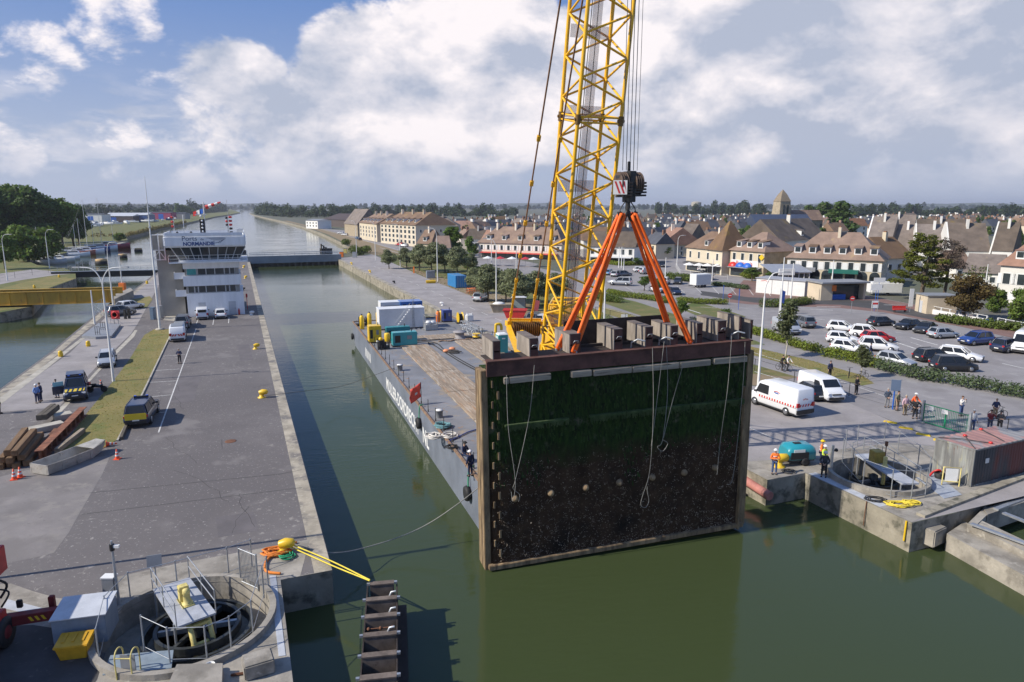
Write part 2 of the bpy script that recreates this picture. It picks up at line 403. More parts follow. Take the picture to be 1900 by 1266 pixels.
sheet('lock_coping',[L(-1.3,-.85),L(-1.3,-.02),L(202,-.02),L(202,-.85)],M_cop,.004)
sheet('lock_coping_right',[L(-.3,LW+.02),L(-.3,LW+1.1),L(206,LW+1.1),L(206,LW+.02)],M_cop,.008)
psheet('concrete_apron',[(0,1068),(100,1085),(210,1112),(260,1085),(330,1062),(420,1038),(500,1012),(570,1000),(612,1040),(640,1120),(620,1300),(180,1300),(40,1250),(0,1300),(-200,1200)],M_conc,.004)if False else None
apr=[P(*q)for q in((-60,1090),(20,1083),(60,1097),(105,1110),(180,1118),(212,1072),(330,1046),(430,1028),(575,1001))]+[L(-1.29,-1.5),L(-1.29,-.01),L(-1.33,-.01),L(-1.33,-2.41),L(-21.9,-2.41),Vector((-20,15,0)),Vector((-26,22,0))]
sheet('concrete_apron',apr,M_conc,.008,[circ(LP,LPR)])
psheet('worn_patch',[(-300,1080),(0,1048),(60,1036),(100,1026),(128,988),(149,950),(190,880),(205,845),(100,860),(-60,900),(-400,980)],mat('worn_left',(.205,.188,.18),.92,var=.2,scale=.3,bump=.25,bscale=20,world=True,spots=[(.7,.52,.68,(.25,.23,.205)),(2.4,.6,.7,(.15,.137,.13)),(.2,.52,.6,(.175,.16,.152))]),.004)
psheet('side_road',[(-300,960),(0,765),(109,756),(177,683),(243,620),(256,600),(300,520),(318,500),(312,497),(288,512),(240,552),(195,590),(130,655),(0,745),(-300,900)],M_asph_l,.006)
psheet('gutter',[(95,772),(150,720),(177,690),(243,622),(250,613),(255,613),(249,625),(187,686),(160,716),(107,772)],M_conc2,.010)
psheet('small_lock_coping',[(0,726),(101,652),(124,632),(152,609),(207,563),(243,545),(286,512),(292,512),(250,546),(215,566),(162,612),(135,634),(112,654),(0,745)],M_cop,.010)
psheet('concrete_strip',[(0,738),(112,657),(150,628),(158,628),(118,660),(0,752)],M_conc2,.014)
gr=[(285,612),(320,611),(311,630),(263,731),(217,817),(187,835),(111,840),(155,775),(210,708),(240,668),(268,622)]
psheet('grass_strip',gr,M_grass,.03)
psheet('bank_grass',[(-200,545),(0,536),(60,520),(100,512),(139,517.5),(90,534),(58,566),(0,577),(-200,586)],M_grass,.012)
psheet('bank_yard',[(-200,520),(0,508),(60,500),(118,505),(135,508),(100,511),(40,520),(0,528),(-200,540)],M_asph_l,.010)
psheet('tower_grass',[(245,556),(278,550),(283,556),(272,572),(250,573)],M_grass,.03)
psheet('tower_pavement',[(302,594),(322,572),(345,572),(345,590),(330,596)],M_conc2,.010)
k=MB()
kp=[P(q[0],q[1],.05)for q in((322,610),(312,631),(264,732),(218,818))]
for i in range(3):k.bar(kp[i],kp[i+1],.14,.14)
S(k.to('kerb',M_conc2))
ln=MB()
def gline(b,p,q,w,z=.012,wid=None):
 p=P(*p);q=P(*q);d=(q-p).normalized();n=Vector((-d.y,d.x,0))*w/2
 b.add([Vector((v.x,v.y,z))for v in(p-n,q-n,q+n,p+n)],[(0,1,2,3)])
for p,q in(((364,610),(294,803)),((287,688),(333,685)),((275,710),(327,707)),((268,738),(317,733)),((293,766),(309,765)),((303,661),(343,658)),((364,602),(370,585)),((395,603),(397,590)),((424,600),(425,589))):gline(ln,p,q,.11)
S(ln.to('parking_line',M_line))
mh=MB();mh.lathe([(.42,0),(.42,.012),(.36,.014),(.01,.014)],P(428,819,.001),20);S(mh.to('manhole_cover',M_rust))
cr=MB()
for pts in(((165,915),(520,880)),((520,880),(560,872)),((0,800),(80,790)),((150,955),(560,905)),((470,720),(505,712))):
 gline(cr,pts[0],pts[1],.05,.007)
S(cr.to('asphalt_joint',M_asph_d))
for k_,(px_,m_)in enumerate((([(330,700),(372,697),(360,745),(316,749)],M_asph_d),([(440,640),(462,639),(470,668),(446,670)],M_asph_d),([(400,960),(470,950),(480,985),(405,997)],M_asph_d))):psheet('asphalt_patch',px_,mat('repair_%s'%('dark' if m_ is M_asph_d else 'pale'),(.13,.118,.12)if m_ is M_asph_d else(.205,.188,.185),.92,var=.15,scale=.6,bump=.2,bscale=25,world=True),.0055+k_*.0004)
tk=MB();q_=random.Random(9)
for i in range(30):
 a=L(q_.uniform(4,150),q_.uniform(-13,-2));d_=(AX*math.cos(q_.uniform(-.5,.5))+BX*q_.uniform(-.4,.4)).normalized();p=a.copy();w_=q_.uniform(.008,.02)
 for j in range(q_.randint(5,14)):
  n_=p+(d_+Vector((q_.uniform(-.3,.3),q_.uniform(-.3,.3),0))).normalized()*q_.uniform(.3,.8);sd=Vector((-d_.y,d_.x,0))*w_;tk.add([Vector((v.x,v.y,.0075))for v in(p-sd,p+sd,n_+sd,n_-sd)],[(0,1,2,3)]);p=n_
S(tk.to('asphalt_crack',mat('crack_dark',(.06,.055,.055),.95,var=.2)))
psheet('yard_asphalt',[(-80,1165),(60,1160),(112,1168),(150,1205),(196,1212),(180,1262),(150,1300),(-80,1320)],mat('black_asphalt',(.055,.052,.052),.8,var=.3,scale=.6,bump=.3,world=True,spots=[(2,.6,.7,(.13,.12,.11))]),.014)  # near-black asphalt sheet with paler mottling
rq=[L(-.3,LW+.05),L(206,LW+.05)]+[P(*q)for q in((690,472),(735,491),(800,520),(878,551),(925,568),(1010,602),(1100,640),(1200,668),(1400,717),(1478,702),(1570,745),(1700,802),(1900,870),(1960,905))]+[L(-8.15,40),L(-8.15,RWL+.02),L(-.3,RWL+.02)]
sheet('right_quay',rq,M_asph_l,.004,[circ(RP,RPR)])
psheet('quay_concrete',[(1388,868),(1440,855),(1540,838),(1640,830),(1745,860),(1900,880),(1900,900),(1712,962),(1492,878)],M_conc,.008)if False else None
sheet('quay_concrete',[L(-.25,LW+.03),L(3,LW+.03),P(1440,853),P(1545,836),P(1660,822),P(1760,830),P(1900,850),P(1960,880),P(1900,893),P(1720,956),L(-8.14,RWL+.03),L(-.25,RWL+.03)],M_conc,.012,[circ(RP,RPR)])
psheet('avenue',[(700,455),(860,476),(980,494),(1040,505),(1130,490),(1240,470),(1262,468),(1300,490),(1500,528),(1700,566),(1900,602),(2100,640),(2100,950),(1900,872),(1700,800),(1560,742),(1400,690),(1200,628),(1050,575),(940,520),(860,500),(740,470)],M_asph_g,.006)
psheet('canal_road',[(590,424),(640,428),(760,448),(900,470),(1000,490),(980,500),(860,485),(760,472),(660,443)],M_asph_g,.010)
psheet('quay_grass',[(690,469),(760,470),(870,490),(960,515),(1075,560),(1200,618),(1340,660),(1480,700),(1400,716),(1200,668),(1100,640),(1010,602),(925,568),(878,551),(800,520),(735,491)],M_grass2,.012)
psheet('quay_dirt',[(735,488),(800,510),(870,530),(960,556),(1080,606),(1200,648),(1350,690),(1478,701),(1400,716),(1200,668),(1100,640),(1010,602),(925,568),(878,551),(800,520)],M_dirt,.016)
psheet('grass_verge',[(1090,540),(1180,560),(1250,583),(1296,600),(1360,622),(1400,632),(1420,640),(1360,640),(1290,622),(1200,590),(1100,556)],M_grass2,.020)
psheet('verge_strip',[(1120,570),(1250,605),(1400,645),(1500,668),(1600,697),(1622,712),(1600,716),(1490,684),(1380,655),(1240,616),(1120,582)],M_grass,.020)
psheet('car_park_island',[(1290,560),(1360,580),(1384,588),(1360,596),(1290,585),(1260,572)],M_grass2,.020)
psheet('promenade',[(1380,520),(1500,531),(1600,548),(1720,570),(1900,604),(1900,632),(1780,606),(1640,580),(1560,572),(1390,565),(1340,560)],M_redpav,.016)
psheet('side_street',[(1300,548),(1400,562),(1560,566),(1640,576),(1780,604),(1780,596),(1700,576),(1620,558),(1560,556),(1490,556),(1390,552),(1300,540)],M_asph_d,.020)
psheet('canal_embankment',[(640,462),(650,456),(610,436),(565,420),(525,410),(535,410),(590,423),(660,442),(760,472),(700,474)],M_dirt,.02)
psheet('verge_grass_far',[(860,492),(960,508),(1000,518),(980,522),(880,505)],M_grass2,.03)
ln=MB()
for p,q,w in(((593,425),(755,468),.3),((705,460),(765,477),.3),((1210,596),(1560,705),.12),((1230,600),(1300,621),.12),((1400,690),(1500,720),.12),((1560,708),(1660,742),.12),((1080,560),(1210,596),.12),((1515,715),(1580,738),.12),((1690,636),(1712,643),.15),((1655,633),(1700,648),.3),((1690,627),(1740,641),.3),((1480,588),(1530,594),.25),((1500,600),(1530,607),.25),((1860,675),(1900,684),.2),((1790,620),(1850,634),.15),((1380,600),(1400,606),.3),((1700,764),(1900,818),.12),((1810,598),(1880,612),.12),((1502,574),(1545,576),.35),((1515,569),(1560,570),.35),((1640,566),(1680,567),.3),((1240,540),(1290,543),.15),((1275,574),(1300,582),.3),((1315,566),(1340,567),.2),((1300,570),(1330,572),.2)):
 gline(ln,p,q,w,.026)
for i in range(9):
 x=1160+i*32;gline(ln,(x,533-i*.5),(x+14,540+i*1.2),.12,.026)
for i in range(26):
 s=L(6+i*6.5,LW+6.2);e=L(6+i*6.5+3.2,LW+6.25);n=BX*.06
 ln.add([Vector((v.x,v.y,.022))for v in(s-n,s+n,e+n,e-n)],[(0,1,2,3)])
S(ln.to('road_line',M_line))
for q in((1652,784),(1681,795),(1713,807),(1746,818)):
 c=P(*q);b=MB();b.box((0,0,.035),(1.0,.5,.07),top=(.85,.5));o=b.to('speed_hump',mat('hump_yellow',(.72,.48,.02),.7,var=.15))
 o.location=(c.x,c.y,.006);o.rotation_euler.z=R(-34)
 tag(o,{1652:'yellow speed cushion nearest the white vans',1681:'yellow speed cushion before the left post of the green gate',1713:'yellow speed cushion in the crane shadow by the gate',1746:'yellow speed cushion touching the shipping container corner'}[q[0]],'speed cushion','yellow speed cushions in a row')
def basin(c,r,dep,rim,label,name):
 b=MB();b.lathe([(r-.02,-dep),(r+.28,-dep),(r+.28,-.01),(r+.28,rim),(r+.02,rim),(r-.02,-dep+.02),(r-.4,-dep+.02),(.02,-dep+.02)],(0,0,0),48,False)
 o=b.to(name,M_conc);o.location=c;return tag(o,label,'basin')
basin(LP,LPR,1.0,.28,'round concrete machinery basin sunk into the near left quay','concrete_basin')
basin(RP,RPR,1.2,.38,'round concrete machinery basin sunk into the right quay beside the container','concrete_basin')
b=MB()
b.add([L(-8.3,33.2,-2.3),L(-30,33.2,-2.3),L(-30,60,-.9),L(-8.3,60,-.9)],[(0,1,2,3)])
S(b.to('concrete_ramp',mat('ramp_concrete',(.27,.22,.16),.95,var=.35,scale=.4,bump=.5,bscale=5,world=True,spots=[(.8,.5,.65,(.16,.15,.08)),(2,.6,.7,(.36,.32,.26))])))
# ================================================================ lifted lock gate
M_skin=None
def gate_mat():
 m=bpy.data.materials.new('algae_gate_plate');m.use_nodes=True;t=m.node_tree;b=t.nodes['Principled BSDF'];b.inputs['Roughness'].default_value=.8;b.inputs['Specular IOR Level'].default_value=.2
 tc=t.nodes.new('ShaderNodeTexCoord').outputs['Object']
 def nz(s,d,st=None,rg=.6):
  v=tc
  if st:
   k=t.nodes.new('ShaderNodeVectorMath');k.operation='MULTIPLY';t.links.new(tc,k.inputs[0]);k.inputs[1].default_value=st;v=k.outputs[0]
  n=t.nodes.new('ShaderNodeTexNoise');t.links.new(v,n.inputs['Vector']);n.inputs['Scale'].default_value=s;n.inputs['Detail'].default_value=d;n.inputs['Roughness'].default_value=rg;return n.outputs[0]
 def mr(x,a,bb,lo=0,hi=1):
  n=t.nodes.new('ShaderNodeMapRange');t.links.new(x,n.inputs[0])
  for i,v in enumerate((a,bb,lo,hi)):n.inputs[i+1].default_value=v
  return n.outputs[0]
 def mx(f,a,bb):
  n=t.nodes.new('ShaderNodeMix');n.data_type='RGBA';t.links.new(f,n.inputs[0])
  for i,x in((6,a),(7,bb)):
   if isinstance(x,tuple):n.inputs[i].default_value=(*x,1)
   else:t.links.new(x,n.inputs[i])
  return n.outputs[2]
 def ad(a,bb,op='ADD'):
  n=t.nodes.new('ShaderNodeMath');n.operation=op
  for i,x in enumerate((a,bb)):
   if isinstance(x,(int,float)):n.inputs[i].default_value=x
   else:t.links.new(x,n.inputs[i])
  return n.outputs[0]
 sp=t.nodes.new('ShaderNodeSeparateXYZ');t.links.new(tc,sp.inputs[0])
 zed=ad(sp.outputs[2],ad(ad(nz(.5,6),.5,'SUBTRACT'),2.6,'MULTIPLY'))
 mus=mx(mr(nz(1.2,8),.35,.65),(.044,.023,.011),(.085,.048,.026))
 mus=mx(mr(nz(6,6,None,.7),.60,.65),mus,(.26,.20,.14))
 mus=mx(mr(nz(.4,4),.5,.7),mus,(.018,.012,.008))
 alg=mx(mr(nz(2.2,8,(2.2,1,.5)),.35,.68),(.009,.026,.004),(.034,.072,.010))
 alg=mx(mr(nz(1.1,9),.57,.70),alg,(.12,.12,.075))
 alg=mx(mr(nz(3.,8,(2.5,1,.35)),.58,.70),alg,(.030,.062,.010))
 c=mx(mr(zed,5.4,6.6),mus,alg)
 t.links.new(c,b.inputs['Base Color'])
 bn=t.nodes.new('ShaderNodeBump');bn.inputs['Strength'].default_value=.9;bn.inputs['Distance'].default_value=.08;t.links.new(ad(nz(9,6),nz(30,3)),bn.inputs['Height']);t.links.new(bn.outputs[0],b.inputs['Normal'])
 return m
M_skin=gate_mat()
M_girder=mat('oxide_red_girder',(.11,.048,.038),.8,.1,var=.4,scale=1.2,bump=.2,spots=[(3,.55,.7,(.12,.06,.04))])
M_cell=mat('lit_stained_steel',(.30,.26,.22),.75,.1,var=.35,scale=1.5,stretch=(1.5,1.5,.4),spots=[(2,.6,.75,(.16,.13,.11))])  # sunlit tone painted into the left cell faces, with brown stains over it
M_cellt=mat('cell_top_steel',(.15,.125,.11),.75,var=.3,scale=2)
M_cellx=mat('brown_black_steel',(.035,.026,.022),.8,var=.4,scale=2)
M_post=mat('mussel_stained_timber',(.27,.19,.105),.9,var=.45,scale=1.1,stretch=(2,2,.4),bump=.7,bscale=9,spots=[(1.5,.5,.68,(.10,.065,.04)),(8,.6,.72,(.08,.05,.035))])
M_fend=mat('fender_timber',(.36,.31,.24),.9,var=.4,scale=1,stretch=(.4,2,3),bump=.5,spots=[(2,.55,.7,(.09,.07,.05))])
M_weed=mat('bright_weed',(.03,.06,.012),.9,col2=(.085,.125,.04),scale=3,stretch=(1,1,.5),bump=.8)
G0=Vector(P(905,1057,-1.72));G1=Vector(P(1376,975,-1.5));gd=(G1-G0);GL=gd.length
GX=gd.normalized();GY=Vector((-GX.y,GX.x,0)).normalized();GZ=GX.cross(GY).normalized()
gate=T('lock_gate','huge dark lock gate leaf hanging from the orange slings, green weed above brown mussels','lock gate')
gate.matrix_world=Matrix((GX,GY,GZ)).transposed().to_4x4();gate.location=G0
GT=1.65;GH=11.1
b=MB()
nx,nz_=120,80
vs=[];r2=random.Random(3)
for j in range(nz_+1):
 for i in range(nx+1):
  vs.append((.3+(GL-.6)*i/nx,-.02-r2 .random()*.05+.02*math.sin(i*.9),.25+(GH-.3)*j/nz_))
fs=[(j*(nx+1)+i,j*(nx+1)+i+1,(j+1)*(nx+1)+i+1,(j+1)*(nx+1)+i)for j in range(nz_)for i in range(nx)]
b.add(vs,fs,True)
b.box((GL/2,GT/2+.05,GH/2),(GL-.4,GT-.1,GH-.3))
b.to('skin_plate',M_skin,gate)
b=MB();b.box((.06,.36,GH/2-.15),(.36,.56,GH+.1));b.to('heel_post',M_post,gate,.03)
b=MB();b.box((.05,1.0,GH/2-.15),(.34,.62,GH+.0));b.to('heel_post',M_post,gate,.03)
b=MB();b.box((GL-.02,.35,GH/2-.1),(.42,.72,GH-.3));b.box((GL-.42,-.12,GH/2-1.2),(.16,.3,GH-2.2));b.to('mitre_post',M_post,gate,.03)
b=MB();b.box((GL-.02,1.2,GH/2),(.4,.9,GH-.2));b.to('mitre_post',M_cellx,gate,.02)
b=MB();b.box((GL/2,-.08,.14),(GL-.1,.3,.28));b.to('bottom_sill',M_post,gate,.03)
b=MB();b.box((GL/2-.05,-.12,GH+.02),(GL-.35,.18,.78));b.box((GL/2,.0,GH+.41),(GL-.3,.55,.06));b.to('top_girder',M_girder,gate)
b=MB()
x=1.05
for ln_ in(.35,2.35,1.2,2.25,2.9,3.0,1.6):
 pass
fx=[(1.0,1.25),(1.3,3.55),(4.7,5.85),(5.95,8.2),(8.25,11.1),(11.15,13.1),(13.3,15.5)]
for(a,c)in fx:
 f=MB();f.box(((a+c)/2,-.18,GH-.62+rnd.uniform(-.03,.03)),(c-a,.28,.34),ry=rnd.uniform(-.012,.012));f.to('timber_fender',M_fend,gate,.025)
for(a,c)in((1.05,4.6),(5.8,7.95),(8.0,10.15),(10.2,11.9),(12.0,13.6),(13.7,15.6)):
 f=MB();f.box(((a+c)/2,-.14,8.05+rnd.uniform(-.03,.03)),(c-a,.24,.14))
 for k in range(int((c-a)*26)):
  xx=rnd.uniform(a,c);f.box((xx,-.24,7.95-rnd.random()*.12),(rnd.uniform(.02,.06),.04,rnd.uniform(.12,.34)),ry=rnd.uniform(-.3,.3))
 f.to('weedy_fender',M_weed,gate)
for i in range(7):
 f=MB();f.lathe([(.2,0),(.17,.12),(.1,.2),(.02,.22)],(0,0,0),12);f.xf(Matrix.Translation((1.55+i*2.05,-.05,3.9+i*.02))@Matrix.Rotation(R(90),4,'X'));f.to('anode',M_post,gate)
b=MB()
for i in range(9):
 for c_,d_ in(((.72,-.08,.9+i*1.1),(.1,.14,.42)),((.42,-.08,1.5+i*1.1),(.08,.1,.36))):b=MB();b.box(c_,d_);b.to('edge_clip',M_post,gate)
b=None
M_shell=mat('pale_shells',(.40,.33,.25),.9,var=.4,scale=3,rpi=.4)
b=MB();q_=random.Random(17)
for k in range(1500):
 x=q_.uniform(.6,GL-.6);z=.3+(q_.random()**1.5)*5.6;s_=q_.uniform(.012,.034);n_=q_.randint(1,4)
 for j in range(n_):
  xx=x+q_.gauss(0,.06);zz=z+q_.gauss(0,.06);a_=q_.uniform(0,6);b.add([(xx+s_*math.cos(a_),-.07,zz+s_*math.sin(a_)),(xx+s_*math.cos(a_+2.1),-.07,zz+s_*math.sin(a_+2.1)),(xx+s_*math.cos(a_+4.2),-.07,zz+s_*math.sin(a_+4.2)),(xx,-.07-s_*1.4,zz+s_*.3)],[(0,1,3),(1,2,3),(2,0,3)])
S(b.to('barnacles',M_shell,gate),'stuff')
M_wd=leafmat('gate_weed',(.026,.046,.010),.7);b=MB()
for k in range(1900):
 x=q_.uniform(.5,GL-.5);z=10.4-(q_.random()**1.25)*(4.6+1.3*math.sin(x*.9)+.7*math.sin(x*2.3+1));w_=q_.uniform(.015,.05);h_=q_.uniform(.08,.32)
 b.add([(x-w_,-.06,z),(x+w_,-.06,z),(x+w_*.6+q_.gauss(0,.03),-.11,z-h_),(x-w_*.6+q_.gauss(0,.03),-.10,z-h_)],[(0,1,2,3)])
S(b.to('hanging_weed',M_wd,gate),'stuff')
for i,(x,w,hh)in enumerate(((.75,.62,1.15),(2.75,.72,1.15),(5.05,.95,1.25),(7.55,.8,1.35),(9.4,.72,1.35),(10.95,.72,1.3),(12.55,.6,1.35),(14.0,.85,1.4),(15.2,.3,1.6),(15.95,.3,1.3))):
 c=MB();z0=GH+.42;w*=.68;hh*=.85
 c.box((x,1.2,z0+hh-.02),(w,2.2,.05));c.slot(1)
 c.box((x+w/2-.03,1.2,z0+hh/2-.03),(.05,2.16,hh-.04));c.box((x,.12,z0+hh*.72),(w-.12,.05,hh*.5));c.box((x,.16,z0+hh*.2),(w-.12,.05,hh*.36))
 c.slot(2);c.box((x-w/2+.03,1.2,z0+hh/2-.03),(.05,2.16,hh-.04))
 cc=c.to('cell_box',[M_cellt,M_girder,M_cell],gate)
 if i in(1,2,3,4,5,7):
  h=MB();h.path([(x-.12,.05,z0+hh*.55),(x-.1,-.06,z0+hh*.66),(x+.12,-.06,z0+hh*.66),(x+.14,.05,z0+hh*.55)],.02,6);h.to('lug',M_steel,cc)
b=MB();b.box((8.6,2.4,GH+1.0),(6.6,.06,1.5));b.box((8.6,1.55,GH+.45),(GL*.5,.2,.2));b.to('rear_parapet',M_cellx,gate)
b=MB();b.box((GL/2,1.0,GH+.36),(GL-.6,1.3,.06));b.to('top_deck',M_cellx,gate)
for x in(8.4,10.1,14.7):
 b=MB();b.path([(x,.25,GH+.45),(x,.2,GH+.75),(x+.25,-.05,GH+.95),(x+.6,-.2,GH+.85)],.05,8);b.to('pipe_stub',M_steel,gate)
def gp(x,y,z):return G0+GX*x+GY*y+GZ*z
M_rope=mat('grey_rope',(.30,.29,.26),.9,var=.2,scale=5)
M_rope_d=mat('dark_rope',(.07,.065,.06),.9,var=.2,scale=5)
lines=[('thin grey line looped down the left of the gate face',[(1.1,-.4,10.8),(1.15,-.42,8),(1.5,-.38,5.1),(1.35,-.36,3.9),(1.3,-.3,4.4)]),('thin grey line slanting down the left of the gate face to join another line',[(2.6,-.4,11.2),(2.3,-.4,8.5),(1.55,-.36,5.2),(1.4,-.3,4.6),(1.75,-.3,4.2),(1.7,-.3,3.8)]),('long grey line ending in a big loop low on the gate face',[(9.35,-.4,11.6),(9.5,-.42,8),(9.4,-.4,4.6),(9.0,-.38,3.1),(8.92,-.36,2.55),(9.2,-.36,2.35),(9.42,-.36,2.7),(9.3,-.36,3.3),(9.28,-.36,3.6)]),('slanting grey line crossing the middle of the gate face',[(10.05,-.4,11.9),(9.75,-.42,9),(9.45,-.4,6)]),('doubled grey line ending in a tangle right of the middle of the gate face',[(10.2,-.4,11.6),(10.35,-.42,9),(10.15,-.4,6.3),(9.85,-.38,5.9),(10.2,-.36,5.6),(10.5,-.36,6.0),(10.2,-.36,6.25)]),('grey line slanting from the girder down to the tangle',[(11.3,-.4,10.6),(10.7,-.4,8.5),(10.2,-.4,6.4)]),('grey line hanging straight down the right third of the gate face',[(14.3,-.4,11.9),(14.2,-.42,9),(13.9,-.42,6),(13.8,-.38,3.7)]),('grey line with a hooked end beside the right edge of the gate',[(15.2,-.4,11.5),(15.2,-.42,9),(15.0,-.42,5),(14.85,-.38,3.2),(14.5,-.38,3.0)])]
def smoothpts(pts,k=6):
 pts=[Vector(p)for p in pts];out=[]
 for i in range(len(pts)-1):
  p0=pts[max(i-1,0)];p1=pts[i];p2=pts[i+1];p3=pts[min(i+2,len(pts)-1)]
  for j in range(k):
   t=j/k;out.append(.5*((2*p1)+(p2-p0)*t+(2*p0-5*p1+4*p2-p3)*t*t+(3*p1-p0-3*p2+p3)*t**3))
 return out+[pts[-1]]
def rope(name,label,pts,r,m,group=None,cat='rope',k=6,n=6):
 b=MB();b.path(smoothpts(pts,k),r,n);o=b.to(name,m);return tag(o,label,cat,group)
for lab,pts in lines:rope('hanging_line',lab,[gp(*p)for p in pts],.014,M_rope,'lines hanging on the gate face')
# ================================================================ second gate, still in the water
H0=P(709,1078,.15);H1=P(700,1300,.15);hd=(H0-H1);HLn=hd.length+3
g2=T('lock_gate','lower lock gate leaf still standing in the water, seen from above with open box cells','lock gate',(H1 .x,H1 .y,0),math.atan2(hd.y,hd.x))
b=MB();b.box((HLn/2-3,0,-1.6),(HLn,1.25,.1));b.box((HLn/2-3.2,-.85,-1.45),(HLn+.4,.5,.5));b.to('hull_box',M_cellx,g2)
for s in(-1,1):
 b=MB();b.box((HLn/2-3,s*.68,-.85),(HLn,.06,1.6));b.to('side_plate',M_cellx,g2)
n=7
M_plk=mat('walkway_plank',(.145,.115,.095),.85,var=.35,scale=2,spots=[(3,.55,.7,(.07,.05,.04))])
for i in range(n):
 x=hd.length-.15-i*1.32
 if i==0:w=1.1
 else:w=1.36
 b=MB();b.box((x,0,.13),(.3,w,.06));b.box((x-.1,0,-.6),(.05,w-.1,1.4));b.box((x,w/2-.03,-.5),(.24,.05,1.2));b.box((x,-w/2+.03,-.5),(.24,.05,1.2));q=b.to('cross_frame',M_plk,g2)
 for s in(-1,1):
  c=MB();c.box((x,s*(w/2+.08),.12),(.12,.14,.1));c.to('lug',M_steel,q)
for x,y in((hd.length-1.3,-.35),(hd.length-2.6,-.35),(hd.length-4.0,-.3)):
 b=MB();b.path([(x,y,-.4),(x,y,.1),(x+.02,y-.1,.3),(x+.02,y-.3,.32)],.05,8);b.to('pipe_stub',M_steel,g2)
b=MB();b.path([(hd.length-3.35,.55,-.1),(hd.length-3.35,-.55,-.1)],.03,6)
for y in(-.5,0,.5):b.ball((hd.length-3.35,y,-.1),.08,8)
b.to('cross_rod',M_rust,g2)
# ================================================================ barge
S0=P(-0,0,0)*0+Vector((-1.55,37.3,0));BYAW=math.atan2(.339,.941)
DA=Vector((-math.sin(BYAW),math.cos(BYAW),0));DB=Vector((math.cos(BYAW),math.sin(BYAW),0));DZ=1.3;BW=14.6;BLn=62.5
def BG(a,b_,z=0.0):return S0+DA*a+DB*b_+Vector((0,0,z))
barge=T('barge','long flat grey steel barge carrying the crane, with white lettering on its side','barge',S0,BYAW)
M_hull=mat('grey_hull_paint',(.17,.19,.23),.5,var=.2,scale=.35,bump=.08,spots=[(1.2,.57,.7,(.19,.21,.25)),(4,.62,.72,(.16,.09,.05))])
M_deck=mat('grey_deck',(.20,.205,.22),.8,var=.2,scale=.3,bump=.15,spots=[(.5,.55,.68,(.29,.24,.18)),(1.5,.6,.72,(.30,.17,.08)),(3,.62,.72,(.12,.12,.125))])
b=MB();prof=[(0,-4),(BLn-5,-4),(BLn-.3,-.6),(BLn,DZ-.03),(0,DZ-.03)]
k=len(prof);vs=[(0,p[0],p[1])for p in prof]+[(BW,p[0],p[1])for p in prof]
b.add(vs,[tuple(range(k)),tuple(range(2*k-1,k-1,-1))]+[(i,(i+1)%k,k+(i+1)%k,k+i)for i in range(k)])
b.to('hull',M_hull,barge)
b=MB();b.box((BW/2,BLn/2,DZ-.012),(BW-.1,BLn-.1,.03));b.to('deck',M_deck,barge)
M_rub=mat('rust_edge',(.24,.155,.10),.85,var=.35,scale=2)
b=MB()
for x in(.04,BW-.04):b.box((x,BLn/2,DZ+.05),(.14,BLn,.16))
b.box((BW/2,.04,DZ+.05),(BW-.16,.12,.16));b.box((BW/2,BLn-.04,DZ+.05),(BW-.16,.12,.16));b.to('rubbing_strake',M_rub,barge)
M_let=mat('white_lettering',(.72,.72,.70),.7,var=.12,scale=4)
tp=P(782,800,0);a0=(tp-S0).dot(DA);tp2=P(716,712,0);a1=(tp2-S0).dot(DA)
def hulltext(name,txt,amid,length,hgt):
 me=text_mesh(txt,1,M_let,.006,1,.02);w=max(v.co.x for v in me.vertices)-min(v.co.x for v in me.vertices);hh=max(v.co.y for v in me.vertices)-min(v.co.y for v in me.vertices)
 for v in me.vertices:v.co.x*=length/w;v.co.y*=hgt/hh
 o=link(name,me,barge);x=Vector((0,-1,0));y=Vector((0,0,1));z=Vector((-1,0,0))
 o.matrix_local=Matrix.Translation((-.008,amid,-.8))@Matrix((x,y,z)).transposed().to_4x4();return o
hulltext('lettering','MULLER-DORDRECHT',26.4,16.2,1.3)
hulltext('lettering','NL',15.8,2.2,1.3)
for i in range(5):b=MB();b.box((-.012,45.8+i*1.0,-.5),(.01,.45,1.1),rx=R(8*(i%3-1)));b.to('lettering',M_let,barge)
M_dkrope=M_rope_d
for i in range(17):
 a=3.5+i*2.55
 if 24<a<25:continue
 b=MB();b.tube((.35,a,DZ),(.35,a,DZ+1.05),.028,n=6);b.tube((.35,a,DZ),(.35,a,DZ+.2),.05,n=6);b.to('stanchion',M_dsteel,barge)
for i in range(6):
 b=MB();b.tube((BW-.35,46+i*1.6,DZ),(BW-.35,46+i*1.6,DZ+1.05),.03,n=6);b.to('stanchion',M_dsteel,barge)
M_bolt=mat('grey_bollard_paint',(.2,.21,.22),.6,var=.2)
for a,x in((14.5,.85),(31,.85),(3.4,1.0),(2.4,1.2),(1.5,1.5),(44,.8),(58,.8)):
 b=MB();b.lathe([(.26,0),(.26,.5),(.31,.52),(.31,.6)],(x,a,DZ),14);b.slot(1);b.lathe([(.3,.6),(.3,.63),(.02,.64)],(x,a,DZ),14);b.to('bollard',[M_bolt,M_white],barge)
